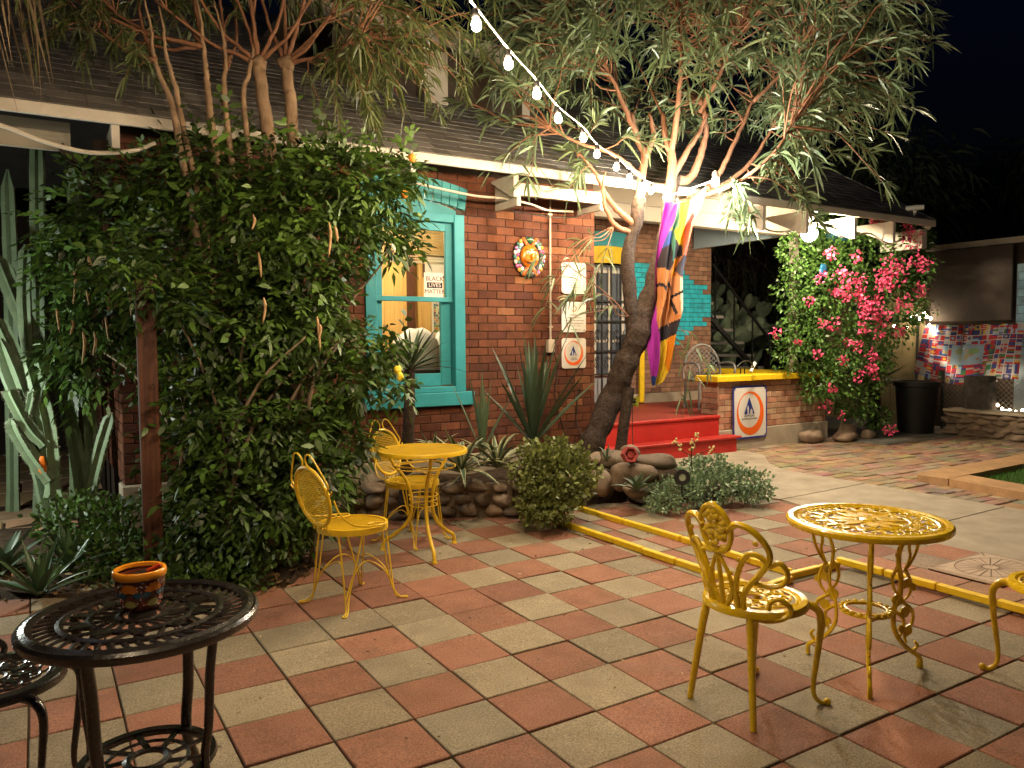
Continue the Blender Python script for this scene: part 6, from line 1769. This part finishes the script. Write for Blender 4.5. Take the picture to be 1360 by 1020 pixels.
for (p, r, n) in [((9.572, 6.064, 2.318), .24, 220), ((9.499, 6.108, 2.162), .15, 90), ((10.073, 5.99, 2.471), .17, 90), ((9.982, 6.046, 2.77), .16, 90), ((9.92, 6.084, 2.929), .1, 45), ((8.707, 6.361, 2.556), .09, 40), ((8.923, 6.345, 2.276), .14, 60), ((9.125, 6.221, 2.041), .12, 60), ((9.122, 6.223, 2.235), .1, 40), ((8.876, 6.374, 2.063), .11, 50), ((8.984, 6.308, 2.023), .11, 50), ((8.621, 6.414, 2.269), .08, 30), ((9.237, 6.152, 1.827), .16, 110), ((9.481, 6.12, 1.75), .13, 80), ((9.193, 6.179, 1.944), .1, 50), ((9.8, 6.041, 1.92), .14, 70), ((10.08, 5.986, 2.103), .11, 45), ((9.273, 6.247, 1.595), .11, 50), ((9.527, 6.209, 1.535), .09, 35), ((9.472, 6.242, 1.236), .1, 45), ((9.458, 6.251, 1.057), .1, 45), ((9.586, 6.29, 0.921), .06, 16), ((8.76, 6.328, 1.653), .09, 35), ((8.637, 6.404, 1.654), .06, 18), ((8.119, 6.723, 1.543), .08, 28), ((9.771, 6.41, 3.041), .11, 50), ((9.967, 6.29, 0.205), .09, 40), ((9.018, 6.287, 1.409), .07, 24), ((9.119, 6.225, 1.36), .08, 26), ((8.945, 6.567, 0.56), .09, 26), ((9.215, 6.518, 0.427), .06, 14), ((8.605, 6.424, 2.231), .07, 20), ((9.024, 6.283, 2.139), .08, 26), ((9.41, 6.163, 1.967), .1, 40), ((8.587, 6.575, 1.95), .07, 24), ((8.593, 6.454, 1.267), .07, 26), ((8.884, 6.275, 1.168), .08, 30), ((8.852, 6.412, 0.822), .06, 22), ((9.143, 6.233, 0.967), .08, 30), ((8.384, 6.583, 1.415), .05, 18), ((9.783, 6.075, 1.553), .09, 36), ((9.21, 6.31, 2.538), .09, 36)]:
    n = int(n * .6); r *= .92; lv = Leaves(); d = rand_dirs(n); rr_ = r * RNG.random(n) ** .5
    Pq = np.array(p) + d * rr_[:, None]
    for s_ in range(2):
        lv.add(Pq, d + RNG.normal(size=(n, 3)) * .8, RNG.uniform(.026, .042, n), RNG.uniform(.022, .034, n), .1, prof=(.4, 1, .5))
    lv.build('flower_cluster', BRACT, bg)

# ------------------------------------------------------------------ porch furniture and what lies behind the porch
t = thing('lattice_chair', 'grey metal chair with a rounded lattice back on the porch', 'chair', (8.25, 8.0, .47), R(-20))
GM = mat('grey_painted_metal', (.16, .15, .145), .5, var=.2)
mb = MB()
hoop = [(.29 * math.cos(a), .24, .50 + .42 * math.sin(a)) for a in [PI * i / 24 for i in range(25)]]
mb.tube([(.29, .22, .42)] + hoop + [(-.29, .22, .42)], .018, 8)
for k in range(-9, 10):
    for sgn in (-1, 1):
        pts = []
        for q in range(14):
            u = q / 13; x = k * .075 + sgn * (u - .5) * .5; z = .44 + u * .48
            if abs(x) < .285 and z < .50 + .42 * math.sqrt(max(0, 1 - (x / .29) ** 2)): pts.append((x, .24, z))
        if len(pts) > 1: mb.tube(pts, .007, 4)
part('backrest', mb, GM, t, 60)
mb = MB(); mb.box(-.28, .28, -.26, .24, .40, .43, ch=.01); part('seat', mb, GM, t)
for x in (-.26, .26):
    for y in (-.24, .22):
        mb = MB(); mb.tube([(x, y, .40), (x * 1.03, y * 1.05, 0)], .018, 8); part('leg', mb, GM, t, 60)
    mb = MB(); mb.tube(spline([(x, -.24, .42), (x * 1.05, -.25, .60), (x * 1.08, -.1, .66), (x * 1.05, .22, .64)], 5), .016, 8); part('armrest', mb, GM, t, 60)
# steel stair rising behind the porch wall
t = thing('staircase', 'dark steel outdoor staircase with open treads behind the porch', 'staircase', (0, 0, 0))
SG = cmat('tread_board', (.34, .31, .27), .7, var=.3)
P0, P1 = (11.921, 10.0, 0.749), (10.305, 10.0, 2.387)
for k in range(7):
    f = (k + .3) / 6.0
    x = P0[0] + (P1[0] - P0[0]) * f; z = .62 + (P1[2] - .35 - .62) * f
    mb = MB(); mb.box(x - .14, x + .14, 9.96, 11.1, z - .03, z + .02); part('tread', mb, SG, t)
mb = MB()
for y in (9.93, 11.12):
    mb.tube([(P0[0] + .1, y, .45), (P1[0] - .1, y, P1[2] - .5)], .05, 4)
part('stringer', mb, M['black_iron'], t, 30)
mb = MB()
for y in (9.93, 11.12): mb.tube([(P0[0] + .05, y, 1.32), (P1[0], y, P1[2] + .42)], .028, 8)
for f in (0.05, .35, .65, .95):
    x = P0[0] + (P1[0] - P0[0]) * f; z = .5 + (P1[2] - .98) * f
    mb.tube([(x, 9.93, z), (x, 9.93, z + .9)], .018, 6)
for f in (.15, .32, .5, .68, .85):
    x = P0[0] + (P1[0] - P0[0]) * f; z = .5 + (P1[2] - .98) * f
    mb.tube([(x, 11.12, z - .5), (x + .25, 11.12, z + .1)], .02, 4); mb.tube([(x + .5, 11.12, z - .5), (x + .25, 11.12, z + .1)], .02, 4)
part('railing', mb, M['black_iron'], t, 60)
t = thing('prickly_pear', 'tall prickly pear with pale green pads behind the staircase', 'cactus', (0, 0, 0))
rg = random.Random(17); mb = MB()
def pad(mb, p, d, r, depth):
    d = d.normalized(); c = p + d * r * 1.25
    sd = Vector((rg.uniform(.3, 1), rg.uniform(-1, -.1), 0)).normalized(); sd = (sd - d * sd.dot(d)).normalized(); nn = d.cross(sd)
    mb.M = Matrix(((sd.x, nn.x, d.x, c.x), (sd.y, nn.y, d.y, c.y), (sd.z, nn.z, d.z, c.z), (0, 0, 0, 1)))
    mb.ball((0, 0, 0), (r * .72, .03, r * 1.3), 14, 10, t=rg.uniform(-1, 1)); mb.M = None
    if depth > 0:
        for q in range(rg.choice([1, 2, 2])):
            e = (d + sd * rg.uniform(-.9, .9) + Vector((0, 0, .35))).normalized()
            pad(mb, c + d * r * .9 + sd * rg.uniform(-.4, .4) * r, e, r * rg.uniform(.8, 1.0), depth - 1)
for k in range(20):
    x, y = 10.7 + rg.uniform(0, 2.6), 11.45 + rg.uniform(-.1, .7)
    pad(mb, Vector((x, y, rg.uniform(.0, .5))), Vector((rg.uniform(-.3, .3), rg.uniform(-.3, .3), 1)), rg.uniform(.17, .24), 5)
part('pads', mb, mat('prickly_pear_skin', (.21, .28, .17), .6, var=.2, tone=.4), t, 180)
lv = Leaves(); n = 900
t = thing('dry_brush', 'dark tangle of dry branches above the prickly pear', 'brush', (0, 0, 0))
Pq = np.array((12.338, 10.608, 3.257)) + RNG.normal(size=(n, 3)) * np.array([1.0, .8, .5])
lv.add(Pq, RNG.normal(size=(n, 3)), RNG.uniform(.2, .6, n), .012, .2, prof=(1, .7, .2)); lv.build('twigs', M['dark_wood'], t)
t = thing('wire_stand', 'small bent wire stand on the yellow wall cap', 'stand', (8.25, 7.36, .988))
mb = MB(); mb.tube(spline([(-.14, 0, .10), (-.02, 0, .17), (.1, -.02, .17), (.17, -.02, .10), (.12, -.04, .09), (-.13, -.03, .09)], 4), .010, 6); mb.tube([(-.06, 0, 0), (-.06, 0, .10)], .010, 6); mb.tube([(.02, 0, 0), (.02, 0, .10)], .010, 6); part('wire', mb, M['black_iron'], t, 60)
t = thing('white_tube', 'short white tube resting on the wire stand', 'tube', (8.50, 7.42, 1.07)); t.rotation_euler = (0, R(35), 0)
mb = MB(); mb.lathe([(0, -.07), (.022, -.07), (.022, .06), (.026, .062), (.026, .08), (0, .08)], 14); part('body', mb, M['white_plastic'], t, 40)
t = thing('blue_pendant', 'blue painted metal ornament hanging among the bougainvillea leaves', 'ornament', (8.818, 6.551, 2.356))
mb = MB(); mb.ball((0, 0, 0), (.085, .02, .07), 12, 8, jit=.3, seed=5); part('body', mb, cmat('bright_blue', (.005, .07, .15), .5), t, 180)
t = thing('blue_lantern', 'dull blue round paper lantern under the eave beside the porch lamp', 'lantern', (9.72, 6.935, 2.918))
mb = MB(); mb.ball((0, 0, 0), (.2, .2, .12), 18, 10, jit=.05); part('shade', mb, cmat('dull_blue', (.02, .14, .22), .7), t, 180)

# ------------------------------------------------------------------ right side: fence, shed, banner, planter
FX = 12.35
t = thing('shed', 'dark shed with a pale roof edge at the right', 'shed', (14.5, 6.0, 0))
def lp(name, mb, m, par, base, smooth=0, label=None):
    mb.v = [(a - base[0], b - base[1], c - base[2]) for a, b, c in mb.v]; return part(name, mb, m, par, smooth, label=label)
SB = (14.5, 6.0, 0)
mb = MB(); mb.box(12.55, 16.5, 2.2, 7.35, -.02, 2.86); lp('wall', mb, M['dark_wood'], t, SB)
mb = MB(); mb.box(12.42, 12.47, 1.9, 8.0, 2.86, 2.95, ch=.004); lp('fascia', mb, M['cream'], t, SB)
mb = MB(); mb.add([(12.44, 1.9, 2.955), (12.44, 8.0, 2.955), (17, 8.0, 3.5), (17, 1.9, 3.5), (12.44, 1.9, 2.93), (12.44, 8.0, 2.93), (17, 8.0, 3.47), (17, 1.9, 3.47)], [(3, 2, 1, 0), (4, 5, 6, 7), (0, 1, 5, 4), (1, 2, 6, 5), (2, 3, 7, 6)]); lp('roof', mb, M['shingle'], t, SB)
mb = MB(); mb.box(12.43, 12.53, 6.35, 6.42, 2.72, 2.855); lp('rafter_end', mb, M['cream'], t, SB)
t = thing('brown_board', 'large plain dark brown board hung above the banner of flags', 'board', (12.36, 6.55, 2.28))
mb = MB(); mb.box(-.02, .02, -.62, .60, -.56, .56, ch=.006); part('panel', mb, mat('brown_board_paint', (.045, .032, .024), .75, var=.25, vscale=2, stain=.5, sscale=1.2, scol=(.12, .085, .065)), t)
t = thing('blue_lit_block_wall', 'block wall with blue light put into its colour, at the right edge beside the brown board', 'wall', (12.5, 5.3, 0))
mb = MB(); brick_face(mb, -.95, .62, 1.2, 2.55, lambda a, b, c: (-.05 - c, a, b), L=.24, H=.12, gap=.014, pal=[(.20, .34, .43), (.24, .38, .46), (.17, .30, .40)], wts=[1, 1, 1], seed=2); part('blocks', mb, M['brick'], t)  # the blue light falling on these blocks is put into their colour
mb = MB(); mb.box(-.04, .02, -.95, .62, 0, 2.55); part('core', mb, cmat('grey_block', (.12, .16, .19), .8), t)
t = thing('board_fence', 'cream coloured board fence behind the bougainvillea', 'fence', (12.55, 9.2, 0))
mb = MB(); y = -1.85
while y < .1:
    mb.box(-.012, .012, y, y + .188, 0, 2.35 + random.uniform(-.01, .01), c=(1, 1, 1)); y += .195
part('boards', mb, mat('cream_fence', (.34, .27, .14), .8, var=.25, vscale=4, stain=.4, sscale=3, scol=(.16, .13, .07)), t)
mb = MB()
for y in (-1.75, -.9, 0.): mb.tube([(-.05, y, 0), (-.05, y, 1.9)], .022, 8)
mb.tube([(-.05, -1.85, 1.75), (-.05, .1, 1.75)], .015, 8); part('rail', mb, M['black_iron'], t, 40)
t = thing('wire_fence', 'chain link fence below the banner of flags', 'fence', (12.2, 5.5, 0))
mb = MB()
y0, y1, z0, z1 = -2.6, 1.35, .38, .86; st = .075
def clipseg(c, sgn):
    # line z = z0 + sgn*(y - c)
    pts = []
    if sgn > 0: a, b = max(y0, c), min(y1, c + z1 - z0)
    else: a, b = max(y0, c - (z1 - z0)), min(y1, c)
    if b - a < .02: return
    mb.tube([(0, a, z0 + sgn * (a - c)), (0, b, z0 + sgn * (b - c))], .004, 4)
c = y0 - .6
while c < y1 + .6: clipseg(c, 1); clipseg(c, -1); c += st
part('mesh', mb, cmat('galvanised_wire', (.12, .11, .095), .45, metal=.3), t)
mb = MB()
for y in (-2.6, -.62, 1.35): mb.tube([(.02, y, 0), (.02, y, .95)], .024, 8)
part('post', mb, M['black_iron'], t, 40)
# banner
t = thing('banner', 'cloth banner of many national flags around a pale world map', 'banner', (0, 0, 0))
mb = MB(); rg = random.Random(44)
NU, NV = 168, 96
cols = {'r': (.36, .035, .04), 'w': (.36, .33, .33), 'b': (.05, .06, .20), 'g': (.06, .17, .08), 'y': (.48, .33, .07), 'k': (.03, .03, .035), 'o': (.6, .22, .04), 'l': (.25, .38, .55)}
nf, mf = 17, 11
def tri(): return [rg.choice('rrrrrwwwwbbbbgyl') for _ in range(3)]
flags = [[(rg.choice('hvhvhcxs'), tri()) for _ in range(mf)] for _ in range(nf)]
def bcol(u, v):
    if .33 < u < .66 and .34 < v < .68:
        x, y = (u - .33) / .33, (v - .34) / .34
        for (cx, cy_, rx, ry, cc) in ((.22, .32, .12, .17, (.25, .30, .18)), (.29, .66, .05, .17, (.28, .32, .22)), (.50, .30, .06, .10, (.38, .30, .22)), (.52, .58, .07, .17, (.36, .30, .16)), (.70, .32, .17, .15, (.2, .32, .16)), (.66, .45, .08, .10, (.4, .22, .16)), (.84, .72, .05, .06, (.30, .16, .12)), (.34, .18, .05, .05, (.45, .48, .46))):
            if ((x - cx) / rx) ** 2 + ((y - cy_) / ry) ** 2 < 1 + .35 * math.sin(x * 60) * math.sin(y * 50): return cc
        return (.24, .33, .44)
    i, j = min(nf - 1, int(u * nf)), min(mf - 1, int(v * mf))
    kind, tr = flags[i][j]
    a, b = u * nf - i, v * mf - j
    if a < .04 or b < .05: return (.5, .45, .45)
    if kind == 'h': return cols[tr[min(2, int(b * 3))]]
    if kind == 'v': return cols[tr[min(2, int(a * 3))]]
    if kind == 'c': return cols[tr[0]] if (abs(a - .5) < .12 or abs(b - .5) < .15) else cols[tr[1]]
    if kind == 'x': return cols[tr[1]] if (a < .45 and b < .55) else cols[tr[0] if int(b * 6) % 2 else tr[2]]
    return cols[tr[0]] if (a - .5) ** 2 + (b - .5) ** 2 < .07 else cols[tr[1]]
for j in range(NV + 1):
    for i in range(NU + 1):
        u, v = i / NU, j / NV
        y = 7.17 + .16 * v - u * (1.48 + .10 * v)
        top = 1.665 - .02 * u + .02 * u * u
        bot = .90 - .16 * math.sin(PI * min(1, u * 1.25)) * .9 - .05 * u
        z = top + (bot - top) * v
        x = 12.24 + .03 * math.sin(u * 19 + v * 2) * (.3 + v) + .015 * math.sin(u * 37 - v * 3) - .05 * v + .05 * math.sin(u * 6) * v
        mb.v.append((x, y, z))
for j in range(NV):
    for i in range(NU):
        a = j * (NU + 1) + i
        mb.f.append((a, a + NU + 1, a + NU + 2, a + 1)); mb.tone.append(0.); mb.col.append(bcol((i + .5) / NU, (j + .5) / NV))
part('cloth', mb, mat('banner_cloth', attr=True, rough=.8, var=.08, trans=.3, spec=.15), t, 180)
mb = MB(); mb.tube([(12.24, 7.2, 1.67), (12.24, 5.65, 1.65)], .008, 6); part('cord', mb, M['black_iron'], t)
# fairy lights
def fairy(label, pts, em):
    FG = mat('fairy_glow', (1, .9, .7), emit=em, ecol=(1, .80, .52))
    t = thing('fairy_lights', label, 'fairy lights', (0, 0, 0))
    mb = MB(); mb.tube(spline(pts, 4), .004, 5); part('cable', mb, M['white_cable'], t, 180)
    b0 = MB(); b0.ball((0, 0, 0), (.019, .019, .024), 10, 7)
    o = part('bulb', b0, FG, t, 180); o.location = pts[0]
    for p in pts[1:]:
        c = o.copy(); COL.objects.link(c); c.parent = t; c.location = p
fairy('little white lights strung along the cream fence and behind the banner', [(12.2, 7.67, 1.663), (12.2, 7.576, 1.612), (12.2, 7.447, 1.634), (12.2, 7.373, 1.804), (12.2, 7.298, 1.851), (12.2, 7.234, 1.776), (12.2, 7.173, 1.859), (12.2, 7.123, 1.797), (12.2, 7.061, 1.771), (12.2, 7.083, 1.664), (12.2, 7.045, 1.603), (12.2, 7.006, 1.53), (12.3, 6.987, 1.386), (12.32, 6.934, 1.23), (12.32, 6.871, 1.087), (12.32, 6.75, 0.971), (12.32, 6.619, 0.892), (12.32, 6.492, 0.861), (12.32, 6.031, 0.877), (12.32, 5.917, 0.926)], 110)
fairy('little white lights tangled in the wire fence above the stone wall', [(12.1, 6.02, 0.538), (12.1, 5.965, 0.463), (12.1, 5.901, 0.411), (12.1, 5.848, 0.382), (12.1, 5.797, 0.397), (12.1, 5.715, 0.381), (12.1, 5.664, 0.363), (12.1, 5.625, 0.409)], 22)
# stump
t = thing('tree_stump', 'thick grey tree stump behind the capped stone wall', 'stump', (12.0, 6.179, 0.34))
mb = MB(); mb.lathe([(.26, -.3), (.22, 0), (.20, .25), (.19, .55), (.0, .56)], 22)
mb.v = [(x * (1 + .10 * math.sin(5 * math.atan2(y, x)) + .06 * math.sin(11 * math.atan2(y, x) + z * 4)), y * (1 + .10 * math.sin(5 * math.atan2(y, x)) + .06 * math.sin(11 * math.atan2(y, x) + z * 4)), z) for x, y, z in mb.v]
part('trunk', mb, mat('grey_stump_bark', (.065, .052, .042), .95, var=.6, vscale=14, bump=.03, bscale=22), t, 180)
# tall dark planter with a spiky plant
t = thing('planter', 'tall black planter tub at the end of the stone wall', 'planter', (11.55, 6.88, 0))
mb = MB(); mb.lathe([(0, 0), (.25, 0), (.30, .72), (.33, .73), (.33, .80), (.29, .80), (.28, .68), (0, .68)], 28); part('tub', mb, cmat('tub_black', (.004, .004, .004), .6), t, 40)
rosette('yucca', 'dark spiky yucca with thin leaves left of the black planter', 'yucca', (11.35, 7.45, .72), 60, .8, .03, YUC, up=.55, droop=.25, spread=1.2, seed=21)
mb = MB(); limb(mb, [(0, 0, -.8), (0.02, 0, -.4), (0, 0, .05)], .09, .08, 10); part('trunk', mb, BARK, bpy.data.objects[[o.name for o in COL.objects if o.name.startswith('yucca')][-1]], 180)

# ------------------------------------------------------------------ dark trees beyond
FAR = mat('dark_tree_leaf', (.035, .055, .025), .6, var=.2, tone=.5)
def far_tree(label, base, blobs, n, L):
    t = thing('tree', label, 'tree', (0, 0, 0))
    lv = Leaves(); P, D = blob_points(blobs, n, .6)
    lv.add(P, D + RNG.normal(size=(n, 3)) * .5 + np.array([0, 0, -.4]), RNG.uniform(L * .6, L, n), L * .14, .6, prof=(.4, 1, .5, .05)); lv.build('crown', FAR, t)
    mb = MB(); c = blobs[0][0]
    limb(mb, [base, (base[0] + .1, base[1], c[2] * .5), c], .16, .06, 10)
    for b in blobs[1:]: limb(mb, [(base[0] + .1, base[1], c[2] * .5), ((c[0] + b[0][0]) / 2, (c[1] + b[0][1]) / 2, (c[2] + b[0][2]) / 2 - .3), b[0]], .07, .03, 7)
    part('trunk', mb, BARK, t, 180)
far_tree('dark feathery tree beyond the porch roof', (14.2, 12.0, 0), [((15.947, 10.149, 5.107), (1.3, 1.2, .9)), ((15.469, 10.443, 4.548), (1.0, 1.0, 1.0)), ((16.568, 10.002, 4.495), (1.1, 1., .9)), ((15.061, 10.694, 3.904), (1., 1., 1.)), ((16.037, 10.093, 3.896), (1.3, 1.2, 1.))], 3800, .45)
far_tree('barely lit tree at the upper right edge behind the shed', (20.5, 9.5, 0), [((21.386, 10.325, 5.254), (1.3, 1.3, .9)), ((22.114, 9.877, 5.532), (1.5, 1.5, 1.2)), ((21.158, 10.465, 4.496), (1.1, 1.1, .8))], 2600, .45)
far_tree('dark tree behind the staircase', (13.5, 15.5, 0), [((14.578, 12.752, 3.251), (2., 1.6, 1.5)), ((15.486, 12.194, 3.597), (1.8, 1.5, 1.4)), ((13.963, 13.13, 4.14), (1.5, 1.5, 1.4))], 3600, .4)
